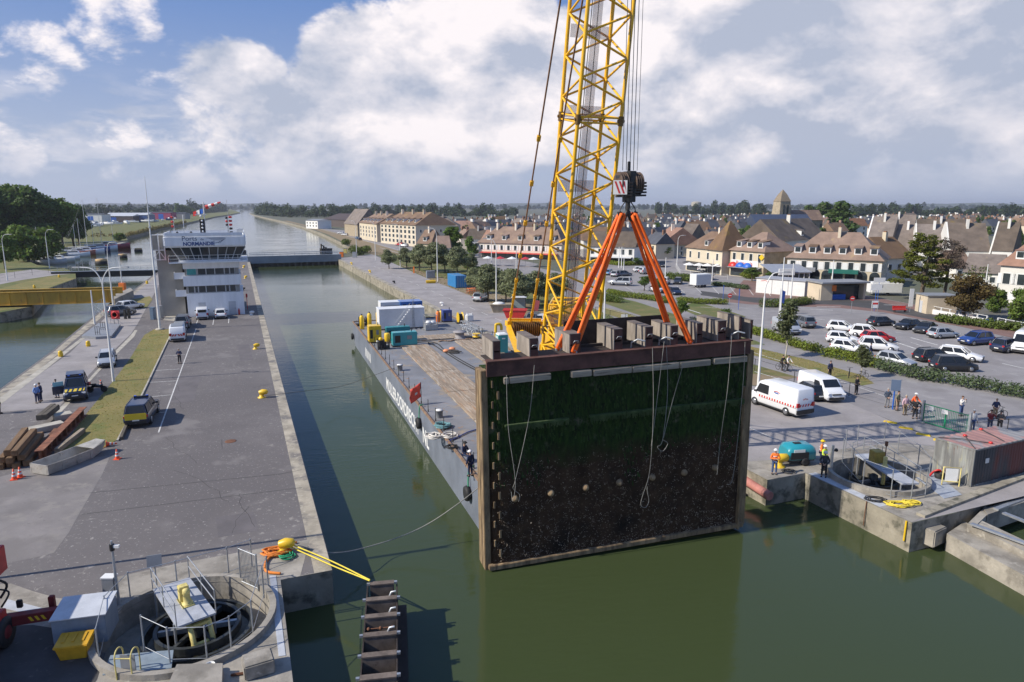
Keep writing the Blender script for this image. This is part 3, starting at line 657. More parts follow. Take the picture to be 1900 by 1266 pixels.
for a in(3.2,17.6):
 b=MB();b.lathe([(.2,-.15),(.45,-.15),(.5,0),(.45,.15),(.2,.15)],(0,0,0),16);b.xf(Matrix.Translation((-.2,a,.0 if a>5 else-.2))@Matrix.Rotation(R(90),4,'Y'));o=b.to('tyre_fender',M_black,None);o.location=S0;o.rotation_euler.z=BYAW
 tag(o,'black tyre fender on green rope beside the large white letters' if a>5 else 'black tyre fender hanging near the stern below the seated workers','fender','tyre fenders on the barge side')
 rope('fender_rope','green rope holding the tyre beside the large white letters' if a>5 else 'green rope holding the tyre fender at the barge stern',[BG(a+.25,.3,DZ+.15),BG(a+.1,-.02,DZ+.12),BG(a,-.12,DZ-.6),BG(a-.1,-.15,.3)],.045,mat('green_rope',(.02,.28,.13),.8,var=.25),'green fender ropes')
b=MB();b.lathe([(.2,-.15),(.42,-.15),(.46,0),(.42,.15),(.2,.15)],(0,0,0),16);o=b.to('tyre_fender',M_black);o.location=BG(61.5,-.25,-.6);o.rotation_euler=(0,R(90),BYAW);tag(o,'black fender hanging at the far bow corner of the barge','fender','tyre fenders on the barge side')
M_mat=mat('tan_timber_mat',(.30,.235,.17),.9,var=.3,scale=.6,stretch=(3,.25,1),bump=.4,spots=[(1.6,.5,.62,(.42,.36,.29)),(1.2,.56,.68,(.34,.20,.11)),(4,.56,.66,(.16,.12,.09))])
def matslab(b0,b1,a0_,a1_,lab):
 f=MB();nb=max(2,int((b1-b0)/.75));w=(b1-b0)/nb
 for i in range(nb):f.box((b0+(i+.5)*w,(a0_+a1_)/2,.09),(w-.025,a1_-a0_,.14+(i%2)*.008))
 o=f.to('timber_mat',M_mat);o.location=BG(0,0,DZ+.003);o.rotation_euler.z=BYAW
 tag(o,lab,'timber mat','timber mats on the barge deck')
matslab(3.1,6.3,1.5,12.6,'tan timber mat nearest the gate on the left run of the deck')
matslab(3.1,6.3,12.7,20.9,'tan timber mat second from the gate on the left run of the deck')
matslab(3.1,6.3,21.0,29.0,'tan timber mat third from the gate on the left run of the deck')
matslab(3.1,6.3,29.1,42.5,'tan timber mat of the left run that ends behind the teal generator')
matslab(9.9,13.3,21.0,32.0,'tan timber mat on the right run nearest the crane')
matslab(9.9,13.3,32.1,43.5,'tan timber mat on the right run nearest the cable reel')
matslab(1.2,13.4,45.2,48.2,'brown cross run of timber mats in front of the white container')
rope('deck_hose','black hose snaking along the middle of the barge deck',[BG(43,6.5,DZ+.2),BG(42,7.0,DZ+.06),BG(38,7.2,DZ+.06),BG(32,7.6,DZ+.05),BG(27,8.2,DZ+.05),BG(24,8.6,DZ+.05),BG(18,9.0,DZ+.05),BG(10,9.3,DZ+.05)],.06,M_black,cat='hose')
rope('deck_hose','black hose branching off beside the middle of the barge deck',[BG(43.4,5.2,DZ+.25),BG(43.5,6.8,DZ+.2),BG(42.6,7.6,DZ+.06),BG(39,7.5,DZ+.06),BG(33,7.9,DZ+.05),BG(27,8.6,DZ+.05),BG(26,9.6,DZ+.05),BG(25.5,9.0,DZ+.05),BG(20,9.7,DZ+.05)],.05,M_black,cat='hose')
b=MB()
for i in range(22):b.lathe([(.14,-.05),(.2,0),(.14,.05)],BG(44.2+.25*math.sin(i),8.2+i*.26,DZ+.08),8)
tag(b.to('anchor_chain',M_rub),'heavy rusty chain lying across the deck beside the cable reel','chain')
def coil(name,label,c,r,m,n=5,tr=.035,group=None,seed=1,sq=1.0):
 q=random.Random(seed);pts=[]
 for i in range(n*12):
  t=2*math.pi*i/12;rr=r*(1+.3*math.sin(i*.37+seed)+q.uniform(-.3,.2))
  pts.append(Vector(c)+Vector((rr*math.cos(t)+.12*r*math.sin(i*.13),rr*sq*math.sin(t),tr+(i/(n*12))*tr*3+q.uniform(0,tr))))
 b=MB();b.path(pts,tr,6);o=b.to(name,m);return tag(o,label,'rope coil',group)
coil('rope_coil','teal rope coiled on the barge deck near the flag',P(822,793,DZ),.5,mat('teal_rope',(.12,.25,.27),.85,var=.3),7,.06,seed=2)
coil('rope_coil','white rope heaped on the barge deck edge in front of the teal coil',P(805,812,DZ),.5,mat('white_rope',(.58,.55,.5),.85,var=.2),5,.055,seed=4)
coil('rope_coil','second white rope heap lying to the right along the deck edge',P(835,812,DZ),.45,mat('white_rope',(.58,.55,.5)),4,.05,seed=6)
coil('hose_coil','black hose coil beside the seated workers',P(838,832,DZ),.4,M_black,4,.04,seed=8)
rope('blue_hose','blue and grey hose lying across the deck to the gate',[P(830,820,DZ+.08),P(848,812,DZ+.08),P(868,802,DZ+.08),P(884,797,DZ+.08)],.05,mat('blue_hose',(.06,.09,.28),.6,var=.3),cat='hose')
fl=T('warning_flag','orange red flag with a white centre on the barge rail','flag',BG(18.6,.3,DZ));b=MB();b.tube((0,0,0),(0,0,1.9),.025,n=6);b.to('pole',M_dsteel,fl)
b=MB();pts=[]
for j in range(7):
 for i in range(5):pts.append((-.03-i*.2+.05*math.sin(j*1.3),-.15*i+.08*math.sin(i*2+j),1.85-j*.2-i*.12))
b.add(pts,[(j*5+i,j*5+i+1,(j+1)*5+i+1,(j+1)*5+i)for j in range(6)for i in range(4)],True)
q=b.to('cloth',mat('flag_red',(.75,.10,.07),.7,var=.1),fl);q.modifiers.new('s','SOLIDIFY').thickness=.01
b=MB();b.add([pts[11+5],pts[12+5],pts[17+5],pts[16+5]],[(0,1,2,3)]);b.xf(Matrix.Translation((.0,-.02,0)));q=b.to('emblem',M_white,fl);q.modifiers.new('s','SOLIDIFY').thickness=.01
def setbox(t,name,c,d,m,bev=.02,**k):
 b=MB();b.box(c,d,**k);return b.to(name,m,t,bev)
def deck(px,py):return P(px,py,DZ)
M_cont_w=mat('white_container_paint',(.68,.69,.70),.5,var=.08,scale=.6)
t=T('site_container','large white site container on the barge with a stair against it','container',deck(747,611)+DA*1.2,BYAW)
setbox(t,'body',(0,0,1.45),(6.1,2.4,2.6),M_cont_w);setbox(t,'roof',(0,0,2.79),(6.2,2.5,.08),M_cont_w);setbox(t,'skid',(-2.2,0,.08),(.4,2.3,.14),M_dsteel);setbox(t,'skid',(2.2,0,.08),(.4,2.3,.14),M_dsteel)
st=MB()
for s in(-.35,.35):st.bar((-1.1,-1.6+s,.1),(1.0,-1.6+s,2.7),.06,.16)
for i in range(9):st.box((-1.0+i*.24,-1.6,.22+i*.3),(.2,.66,.03))
st.bar((-1.1,-1.95,1.0),(1.0,-1.95,3.6),.04);st.to('stair',M_white,t)
b=MB();b.tube((1.4,-1.3,0),(1.4,-1.3,4.6),.03,n=6);b.tube((1.6,-1.3,0),(1.6,-1.3,4.2),.03,n=6)
for z in range(8):b.tube((1.4,-1.3,.6+z*.45),(1.6,-1.3,.6+z*.45),.02,n=5)
b.to('mast',M_steel,t)
t=T('site_container','white cabin with a window strip standing behind the large white container','container',deck(731,598)+DA*2.2,BYAW)
setbox(t,'body',(0,0,1.4),(3.3,2.4,2.7),M_cont_w);setbox(t,'window',(0,-1.2,2.0),(2.6,.05,.5),M_glass)
t=T('site_container','blue cabin with windows standing behind the large white container','container',deck(767,597)+DA*2.2,BYAW)
setbox(t,'body',(0,0,1.4),(3.2,2.4,2.75),paint('cabin_blue',(.02,.13,.42)))
for x in(-1.0,-.3,.4,1.1):setbox(t,'window',(x,-1.2,2.1),(.5,.05,.6),M_glass)
def genset(label,c,d,m,rz=BYAW,name='generator'):
 t=T(name,label,'generator',c,rz);x,y,z=d
 setbox(t,'canopy',(0,0,.15+z/2),(x,y,z),m,.05);setbox(t,'skid',(0,0,.075),(x+.1,y,.15),M_dsteel)
 setbox(t,'louvre',(-x*.3,-y/2-.005,.15+z*.5),(x*.22,.03,z*.55),M_trimblk);setbox(t,'control_panel',(x*.18,-y/2-.005,.15+z*.6),(x*.2,.03,z*.3),M_grey)
 b=MB();b.tube((x*.3,0,z+.1),(x*.3,0,z+.45),.06);b.to('exhaust',M_dsteel,t)
 return t
M_teal=paint('teal_paint',(.02,.32,.36))
genset('teal generator nearest on the barge deck',deck(752,643)+DA*.5,(2.9,1.15,1.55),M_teal)
genset('teal generator standing just behind another teal generator',deck(744,640)+DA*2.0,(2.9,1.1,1.75),mat('dull_teal',(.03,.22,.24),.5,var=.2))
genset('yellow power unit near the left rail of the barge',deck(697,637)+DA*.7,(1.5,1.5,1.95),M_yel)
def tank(label,c,m,r=.42,h=1.5):
 t=T('gas_cylinder',label,'cylinder',c);b=MB();b.lathe([(r*.6,0),(r,.1),(r,h-.25),(r*.6,h-.05),(.05,h)],(0,0,0),14);b.to('vessel',m,t)
 b=MB();b.lathe([(.1,0),(.1,.15)],(0,0,h),8);b.to('valve',M_dsteel,t)
 return t
t=T('welding_rack','black rack with a yellow drum beside the yellow power unit','rack',deck(712,648),BYAW)
b=MB()
for x in(-.6,.6):
 for y in(-.4,.4):b.tube((x,y,0),(x,y,1.2),.05,n=6)
b.box((0,0,.25),(1.3,.9,.2));b.box((-.25,0,.7),(.5,.7,.7));b.box((.1,-.3,.5),(.3,.3,.8));b.to('frame',M_black,t)
b=MB();b.lathe([(.3,.9),(.34,1.0),(.34,1.75),(.28,1.85),(.02,1.88)],(.45,0,0),14);b.to('drum',M_yel,t)
b=MB();b.lathe([(.22,1.05),(.26,1.1),(.2,1.35),(.02,1.4)],(-.3,.1,0),10);b.to('hose_reel',M_yel,t)
for(x,y,lab)in((672,611,'yellow cylinder by the black winch at the barge bow corner'),(686,606,'taller yellow cylinder beside the bow winch'),(702,603,'yellow cylinder nearest the left end of the white container')):tank(lab,deck(x,y),M_yel,.3,1.9)
t=T('winch','black mooring winch at the bow corner of the barge','winch',deck(673,604),BYAW);b=MB();b.lathe([(.5,-.5),(.5,-.42),(.3,-.42),(.3,.42),(.5,.42),(.5,.5)],(0,0,0),14);b.xf(Matrix.Translation((0,0,.75))@Matrix.Rotation(R(90),4,'Y'));b.to('drum',M_black,t);setbox(t,'bed',(0,0,.15),(1.6,1.1,.3),M_dsteel);setbox(t,'motor',(.8,0,.7),(.5,.5,.6),M_dsteel)
t=T('pallet_stack','dark engine block and hoses stacked in front of the white container','machinery',deck(741,621),BYAW);setbox(t,'bed',(0,0,.1),(2.6,1.1,.2),M_dsteel);setbox(t,'engine',(-.3,0,.55),(1.6,.8,.7),M_black,.06)
for s in(-.9,-.2,.6,1.0):setbox(t,'rib',(s,-.1,.8),(.18,.7,.5),mat('oily_brown',(.07,.04,.025),.6),.04)
t=T('diving_cage','yellow machine cover on the deck behind the teal generators','machinery',deck(748,629),BYAW);b=MB();b.loft([[(-1.0,-.4,z),(1.0,-.4,z),(1.0,.4,z),(-1.0,.4,z)]if k==0 else[(-.6,-.25,z),(.6,-.25,z),(.6,.25,z),(-.6,.25,z)]for k,z in((0,.3),(0,.75),(1,1.1))]);b.to('cover',M_yel,t,.05);setbox(t,'base',(0,0,.15),(2,.8,.3),M_dsteel)
t=T('cage','galvanised lifting basket holding white sacks','cage',deck(799,612),BYAW);b=MB()
for x in(-.8,.8):
 for y in(-.7,.7):b.tube((x,y,0),(x,y,2.0),.04,n=6)
for z in(.1,1.0,2.0):
 for s in(-1,1):b.tube((-.8,s*.7,z),(.8,s*.7,z),.035,n=6);b.tube((s*.8,-.7,z),(s*.8,.7,z),.035,n=6)
b.to('frame',M_steel,t);setbox(t,'panel',(0,0,.4),(1.56,1.36,.7),M_steel)
for x,y,s in((-.3,0,.45),(.35,.1,.4)):b=MB();b.ball((x,y,.95),s,10,(1,1,.7));b.to('sack',M_white,t)
genset('dark blue compressor near the right rail of the barge',deck(829,597),(1.3,1.2,1.6),paint('navy_paint',(.03,.07,.3)))
t=T('cable_reel','yellow cable reel stand at the right rail of the barge','reel',deck(854,600),BYAW);b=MB();b.lathe([(.75,-.35),(.75,-.28),(.3,-.28),(.3,.28),(.75,.28),(.75,.35)],(0,0,0),18);b.xf(Matrix.Translation((0,0,.85))@Matrix.Rotation(R(90),4,'Y'));b.to('drum',M_yel,t);setbox(t,'stand',(0,0,.1),(1.2,.9,.2),M_dsteel);b=MB();b.lathe([(.5,-.26),(.5,.26)],(0,0,0),16);b.xf(Matrix.Translation((0,0,.85))@Matrix.Rotation(R(90),4,'Y'));b.to('cable',M_black,t)
tank('orange cylinder standing beside the dark blue compressor',deck(813,598),M_orange,.3,1.6);tank('yellow cylinder standing beside the dark blue compressor',deck(819,595),M_yel,.3,1.5)
t=T('cable_reel','grey empty cable reel lying flat on the deck by the chain','reel',deck(853,628),BYAW);b=MB();b.lathe([(.85,0),(.85,.1),(.6,.12),(.55,.75),(.85,.78),(.85,.88),(.1,.9)],(0,0,0),20);b.to('drum',mat('reel_grey',(.3,.28,.28),.7,var=.15),t)
def lattice_piece(label,p,q,s,m,name='truss_section'):
 b=MB();p=Vector(p);q=Vector(q);d=(q-p);n_=max(2,int(d.length/s));a=d.normalized();sd=a.cross(Vector((0,0,1))).normalized()*s/2;up=Vector((0,0,s/2))
 cs=[sd+up,-sd+up,-sd-up,sd-up]
 for c in cs:b.tube(p+c,q+c,.045,n=6)
 for i in range(n_):
  for k in range(4):
   u,v=cs[k],cs[(k+1)%4]
   if i%2:u,v=v,u
   b.tube(p+d*i/n_+u,p+d*(i+1)/n_+v,.025,n=5);b.tube(p+d*i/n_+u,p+d*i/n_+v,.025,n=5)
 return tag(b.to(name,m),label,'truss section')
u=Vector((0,0,.55))
lattice_piece('galvanised truss section lying nearest the quay on the barge deck',deck(860,608)+u,deck(893,624)+u,.8,M_steel)
lattice_piece('galvanised truss section lying in front of another truss section',deck(858,615)+u,deck(884,628)+u,.8,M_steel)
t=T('hose_reel','small yellow wheeled reel at the near end of the truss sections','reel',deck(884,630),BYAW);b=MB();b.lathe([(.5,-.2),(.5,-.15),(.15,-.15),(.15,.15),(.5,.15),(.5,.2)],(0,0,.55),14);b.to('drum',M_yel,t);setbox(t,'stand',(0,0,.15),(.9,.7,.3),M_dsteel)
t=T('gas_rack','blue gas bottle rack beside the portable toilet','rack',deck(909,646),BYAW);setbox(t,'base',(0,0,.08),(1.0,.9,.16),M_blue)
for i in range(3):
 for j in range(2):b=MB();b.lathe([(.12,.16),(.12,1.35),(.06,1.5),(.05,1.6)],(-.3+i*.3,-.2+j*.4,0),10);b.to('bottle',[M_blue,M_red,M_grey][(i+j)%3],t)
b=MB()
for x in(-.48,.48):
 for y in(-.42,.42):b.tube((x,y,0),(x,y,1.9),.03,n=6)
for z in(.7,1.3,1.9):
 for y in(-.42,.42):b.tube((-.48,y,z),(.48,y,z),.025,n=5)
b.to('frame',M_dsteel,t)
t=T('portable_toilet','teal portable toilet with a white roof on the barge deck','portable toilet',deck(931,655),BYAW);M_pt=paint('toilet_teal',(.02,.34,.33))
setbox(t,'cabin',(0,0,1.1),(1.12,1.12,2.05),M_pt,.03);setbox(t,'door',(.02,-.58,1.08),(.72,.04,1.8),paint('toilet_door',(.02,.27,.28)));setbox(t,'roof',(0,0,2.2),(1.2,1.2,.18),M_white,.06,top=(.8,.8));setbox(t,'sign',(.02,-.605,1.75),(.4,.02,.14),M_white);setbox(t,'side_panel',(-.575,0,1.1),(.03,.9,1.8),mat('toilet_pale',(.45,.55,.55),.5));setbox(t,'base',(0,0,.05),(1.2,1.2,.1),M_trimblk)
b=MB();b.path(smoothpts([(-.3,.9,0),(-.3,.9,2.3),(-.2,.9,2.6),(.25,.9,2.6),(.4,.9,2.3),(.4,.9,1.9)],5),.17,10);o=b.to('vent_pipe',M_yel);o.location=deck(929,645);o.rotation_euler.z=BYAW;tag(o,'yellow bent vent pipe rising behind the portable toilet','pipe')
for(x,y,lab,r)in((828,654,'orange buoy lying left on the grey deck',.3),(839,650,'orange buoy lying right on the grey deck',.3)):
 b=MB();b.ball((0,0,r*.6),r,12,(1.3,1,.7));o=b.to('buoy',mat('faded_orange',(.75,.3,.14),.5));o.location=deck(x,y);tag(o,lab,'buoy')
coil('tool_pile','dark heap of slings lying beside the orange buoys',deck(842,655),.6,M_rope_d,4,.05,seed=12)
t=T('big_bag','white bulk bag on the right quay beside the barge','bulk bag',P(871,596));b=MB();b.box((0,0,.55),(1.1,1.1,1.1),rz=.3);b.to('bag',M_white,t,.15)
for x in(-.4,.4):b=MB();b.path([(x,-.4,1.05),(x,-.3,1.3),(x,.3,1.3),(x,.4,1.05)],.03,5);b.to('strap',M_white,t)
o=MB();o.bar(deck(700,612)+Vector((0,0,.02)),deck(880,606)+Vector((0,0,.02)),.9,.03);
S(o.to('rust_stain_strip',M_dirt))if False else None
# ================================================================ crane
M_cy=mat('crane_yellow',(.86,.47,.010),.42,var=.10,scale=2,coat=.25,spots=[(7,.62,.70,(.40,.21,.03)),(2.2,.58,.72,(.70,.42,.06))])
s1,s2=46.8,39.6
C1=ray(1059,608)*s1+Vector((0,0,H));C2=ray(1116,0)*s2+Vector((0,0,H))
CA=(C2-C1).normalized();CX=Vector((GX.x,GX.y,0));CX=(CX-CA*CX.dot(CA)).normalized();CYv=CA.cross(CX)
if CYv.y<0:CYv=-CYv
SIDE=2.8
crane=T('crawler_crane','yellow lattice boom crane standing on the barge behind the gate','crane',BG(10.2,8.3,DZ)+Vector((.9,0,0)),-.14)
CI=crane.matrix_world.copy();bpy.context.view_layer.update();CIi=crane.matrix_world.inverted()
def cto(b,name,m,par=None):
 o=b.to(name,m,par or crane);
 o.data.transform(CIi);return o
def bp_(t,i,j):return C1+CA*t+CX*(i*SIDE/2)+CYv*(j*SIDE/2)
TB,TT=-4.2,58.0
JT=(C2-C1).length*.675
for i,j in((-1,-1),(1,-1),(1,1),(-1,1)):
 b=MB();b.path([bp_(TB,i,j),bp_(TT-8,i,j),bp_(TT,i*.4,j*.4)],.12,10);cto(b,'boom_chord',M_cy)
bay=1.18
faces=[((-1,-1),(1,-1)),((1,-1),(1,1)),((1,1),(-1,1)),((-1,1),(-1,-1))]
joints=[JT-14.2,JT,JT+14.2]
for f,(p,q)in enumerate(faces):
 b=MB();t_=TB+.1;k=0
 while t_<TT-9:
  nj=[j for j in joints if abs(j-t_)<bay*.6]
  a,c=(p,q)if(k+f)%2 else(q,p)
  b.tube(bp_(t_,*a),bp_(t_+bay,*c),.07,n=7);t_+=bay;k+=1
 for j in joints:
  for dz in(-.16,.16):b.tube(bp_(j+dz,*p),bp_(j+dz,*q),.06,n=7)
 cto(b,'boom_lacing',M_cy)
for j in joints:
 for i_,j_ in((-1,-1),(1,-1),(1,1),(-1,1)):
  b=MB();b.tube(bp_(j-.28,i_,j_),bp_(j+.28,i_,j_),.17,n=10);b.tube(bp_(j,i_,j_)-CX*.22,bp_(j,i_,j_)+CX*.22,.09,n=8);cto(b,'pin_joint',mat('joint_dark',(.16,.09,.02),.5))
M_mesh=bpy.data.materials.new('walkway_mesh');M_mesh.use_nodes=True
mt=M_mesh.node_tree;pbn=mt.nodes['Principled BSDF'];pbn.inputs['Base Color'].default_value=(.5,.42,.40,1);pbn.inputs['Alpha'].default_value=.36;pbn.inputs['Roughness'].default_value=.7
b=MB()
b.slab([bp_(TB+3,.05,.92),bp_(TB+3,.5,.92),bp_(TT-10,.5,.92),bp_(TT-10,.05,.92)],.02)
for k in range(9):
 t_=TB+4+k*4.6;b.slab([bp_(t_,-.9,.93),bp_(t_,.9,.93),bp_(t_+.75,.9,.93),bp_(t_+.75,-.9,.93)],.02)
cto(b,'walkway_mesh',M_mesh)
b=MB();b.path([bp_(TB,.2,.6),bp_(TT-3,.1,.6)],.025,6);b.path([bp_(TB,-.1,.7),bp_(TT-3,-.1,.7)],.025,6);b.path([bp_(TB,-.45,.3),bp_(TT-3,-.25,.4)],.02,6);b.path([bp_(8,.97,-1.03),bp_(TT-6,.97,-1.03)],.05,6);cto(b,'inner_rope',M_dsteel)
for i in(-1,1):
 b=MB()
 foot=BG(7.9,8.3+i*.9,DZ+2.2)
 for j in(-1,1):b.path([bp_(TB,i,j),foot],[.12,.1],8)
 b.tube(bp_(TB,i,-1),bp_(TB,i,1),.08);cto(b,'boom_foot',M_cy)
b=MB()
for a_,c_ in(((-1,-1),(1,-1)),((-1,1),(1,1))):b.tube(bp_(TB,*a_),bp_(TB,*c_),.08)
p0=bp_(TB+4.6,-1,-1)
b.tube(bp_(TB+1.2,-1,-1),BG(7.5,6.2,DZ+1.2),.11);b.tube(bp_(TB+1.2,-1,-1),BG(6.0,6.0,DZ+1.2),.11);b.tube(bp_(TB+1.2,-1,-1),BG(5.6,6.8,DZ+1.2),.09)
cto(b,'foot_strut',M_cy)
def cb(name,c,d,m,bev=.04,par=None,**k):b=MB();b.box(c,d,**k);return b.to(name,m,par or crane,bev)
hb=cb('upper_body',(.2,3.2,3.0),(2.6,8.2,2.2),M_cy)
cb('engine_cover',(.3,5.0,4.8),(2.2,4.0,1.5),M_cy);cb('counterweight',(0,8.2,3.3),(4.8,1.6,2.6),M_cy)
cb('machine_deck',(.2,2.6,6.0),(2.4,4.6,.2),M_cy);cb('winch_house',(0.5,2.4,7.2),(1.3,2.6,1.9),M_cy)
for x in(-1.0,1.3):
 for y in(.6,2.4,4.6):b=MB();b.tube((x,y,3.8),(x,y,9.0),.08);b.to('gantry_post',M_cy,crane)
b=MB()
for y in(.6,2.4,4.6):b.tube((-1.0,y,9),(1.3,y,9),.08)
for x in(-1.0,1.3):b.tube((x,.6,9),(x,4.6,9),.08);b.tube((x,.6,6),(x,2.4,9),.06);b.tube((x,2.4,6),(x,4.6,9),.06)
for z in(6.8,7.4):b.tube((-1.1,.4,z),(1.4,.4,z),.035);b.tube((-1.1,.4,z),(-1.1,4.8,z),.035);b.tube((1.4,.4,z),(1.4,4.8,z),.035)
for k in range(16):
 y=rnd.uniform(.5,4.6);z=rnd.uniform(3.5,8.6);b.tube((-1.0,y,z),(1.3,y+rnd.uniform(-.6,.6),z+rnd.uniform(-.8,.8)),.07,n=6)
b.to('gantry',M_cy,crane)
for k,(x,y,z,d)in enumerate(((-.3,1.0,4.6,(1.2,.2,1.6)),(.5,.7,6.6,(1.3,.15,.9)),(.1,.7,8.2,(1.8,.12,.7)),(.9,1.2,5.2,(.7,.6,1.1)))):cb('cover_panel',(x,y,z),d,M_cy)
cb('tower_panel',(.5,1.9,7.3),(1.7,.2,2.6),M_cy);cb('tower_panel',(-.5,2.3,5.0),(1.3,.2,2.2),M_cy)
for k in range(3):b=MB();b.lathe([(.5,-.5),(.5,.5)],(0,0,0),14);b.xf(Matrix.Translation((.1,.9+k*1.3,6.5))@Matrix.Rotation(R(90),4,'Y'));b.to('winch_drum',mat('drum_brown',(.2,.12,.05),.6),crane)
cab=cb('cab',(-2.4,.2,3.1),(1.3,2.2,2.0),M_cy);cb('window',(-2.4,-.92,3.4),(1.1,.03,1.1),M_glass,0,cab)
for s in(-1,1):
 b=MB()
 pr=[(-3.6,.5),(-3.3,.12),(3.9,.12),(4.3,.5),(3.9,1.1),(-3.3,1.1)]
 b.slab([(s*2.6-.5,p[0],p[1])for p in pr],-1.0 if s else 1);b.to('crawler',M_black,crane,.04)
AT=[PD(943,606,52.6),PD(1004,606,53.6)];AB=[PD(968,672,47.0),PD(1025,655,48.2)]
for k in(0,1):b=MB();b.bar(AT[k],AB[k],.5,.32,(1,0,0));cto(b,'a_frame_leg',M_cy)
b=MB();b.bar(PD(966,612,52.5),PD(988,652,49.5),.26,.22);cto(b,'a_frame_ram',M_cy)
b=MB();dv=(AT[1]-AT[0]);b.bar(AT[0]-dv*.06+Vector((0,0,.25)),AT[1]+dv*.06+Vector((0,0,.25)),.55,.4);b.bar(AT[0]+Vector((0,.3,.5)),AT[1]+Vector((0,.3,.5)),.2,.2);cto(b,'a_frame_head',M_cy)
for k in range(14):
 c=AT[0]+dv*(.1+.8*k/13)+Vector((0,-.1,-.15));b=MB();b.lathe([(.62,-.035),(.62,.035)],(0,0,0),16);b.xf(Matrix.Translation(c)@dv.to_track_quat('Z','Y').to_matrix().to_4x4());cto(b,'sheave',mat('sheave_bronze',(.20,.11,.04),.5,.3))
b=MB()
for k in range(12):c=AT[0]+dv*(.12+.76*k/11);b.tube(c+Vector((0,0,-.5)),c+Vector((.6,-2.2,-5.2)),.022,n=5)
cto(b,'luffing_rope',M_dsteel)
bl=[]
for k,(px,tw)in enumerate(((1040,-1),(1081,1))):
 a=PD(945 if k==0 else 984,604,52.8 if k==0 else 53.4);e=ray(px,0)*(33.0)+Vector((0,0,H));e2=a+(e-a)*1.9
 b=MB();b.path([a,a+(e2-a)*.5,e2],.05,8);cto(b,'pendant',mat('pendant_brown',(.25,.13,.07),.6,var=.25,scale=4))
 b=MB()
 b.bar(a,a+(e-a)*.2,.15,.11)
 cto(b,'pendant_link',M_cy)
 for q in(.05,.13,.2,.3,.42,.55,.68):
  b=MB();b.bar(a+(e-a)*q,a+(e-a)*(q+.014),.22,.16);cto(b,'pendant_joint',M_cy)
HK=PD(1166,345,37.1)
hx=Vector((HK.x,HK.y,0));topz=(bp_(TT,0,0)).z
b=MB();e=bp_(TT,0,0);b.bar(e,Vector((HK.x,HK.y,e.z+.3)),1.2,.8);cto(b,'boom_head',M_cy)
b=MB()
for k in range(9):
 d=CX*(-.42+.84*k/8);dy=CYv*(.12 if k%2 else-.12)
 b.tube(HK+d+dy+Vector((0,0,.8)),Vector((HK.x,HK.y,e.z))+d*1.1+dy,.013,n=5)
cto(b,'hoist_rope',M_dsteel)
b=MB();b.tube(HK+Vector((-.3,0,1.2)),HK+Vector((-.3,0,1.25)),.01,n=5)
hb=T('hook_block','heavy black hook block with a red and white striped plate on the crane ropes','hook block',HK,math.atan2(CX.y,CX.x))
M_hb=mat('greasy_black',(.03,.028,.026),.5,var=.4,scale=5);M_hbr=mat('greasy_brown',(.10,.065,.045),.6,var=.4,scale=5)
for x in(-.42,.42):
 for k in range(4):
  b=MB();b.lathe([(.58,-.045),(.62,0),(.58,.045)],(0,0,0),22);b.xf(Matrix.Translation((x+(k-1.5)*.12,0,.1))@Matrix.Rotation(R(90),4,'Y'));b.to('sheave',M_hbr,hb)
for k in range(5):
 b=MB();b.box((.45,0,-.5+k*.16),(.72+.04*(k%2),1.05,.1));b.to('ballast_plate',M_hb,hb,.02)
 b=MB();b.box((-.25,0,-.5+k*.16),(.5+.04*(k%2),1.05,.1));b.to('ballast_plate',M_hbr,hb,.02)
b=MB();b.box((.05,0,-.05),(.35,.9,1.6));b.box((-.45,.0,-.05),(.08,1.1,1.1));b.box((.0,0,.8),(.14,.14,.9));b.box((-.2,0,.45),(.9,.5,.2));b.to('frame',M_hb,hb,.02)
b=MB();b.slot(0);b.box((-.72,-.5,-.1),(.72,.04,.72),rz=R(-24));pl=b.to('warning_plate',M_white,hb)
b=MB()
for k in range(3):b.add([Matrix.Translation((-.72,-.5,-.1))@Matrix.Rotation(R(-24),4,'Z')@Vector(p)for p in((-.31+k*.22,-.026,.31),(-.21+k*.22,-.026,.31),(min(.31,.0+k*.22+.03),-.026,-.31),(-.1+k*.22+.03 if k<2 else .31-.001,-.026,-.31 if k<2 else-.2))],[(0,1,2,3)])
q=b.to('stripes',M_red,hb)
b=MB();b.tube((0,0,-.7),(0,0,-1.25),.13,n=10);b.path(smoothpts([(-.5,0,-1.35),(-.42,0,-1.6),(-.2,0,-1.75),(0,0,-1.3),(.2,0,-1.75),(.42,0,-1.6),(.5,0,-1.35)],5),.11,8);b.to('double_hook',M_hb,hb)
for s in(-1,1):b=MB();b.path([(s*.1,0,-.75),(s*.42,0,-1.15),(s*.5,0,-1.5)],.035,6);b.to('safety_latch',M_dsteel,hb)
M_sl=mat('orange_sling',(.96,.145,.010),.65,var=.12,scale=3)
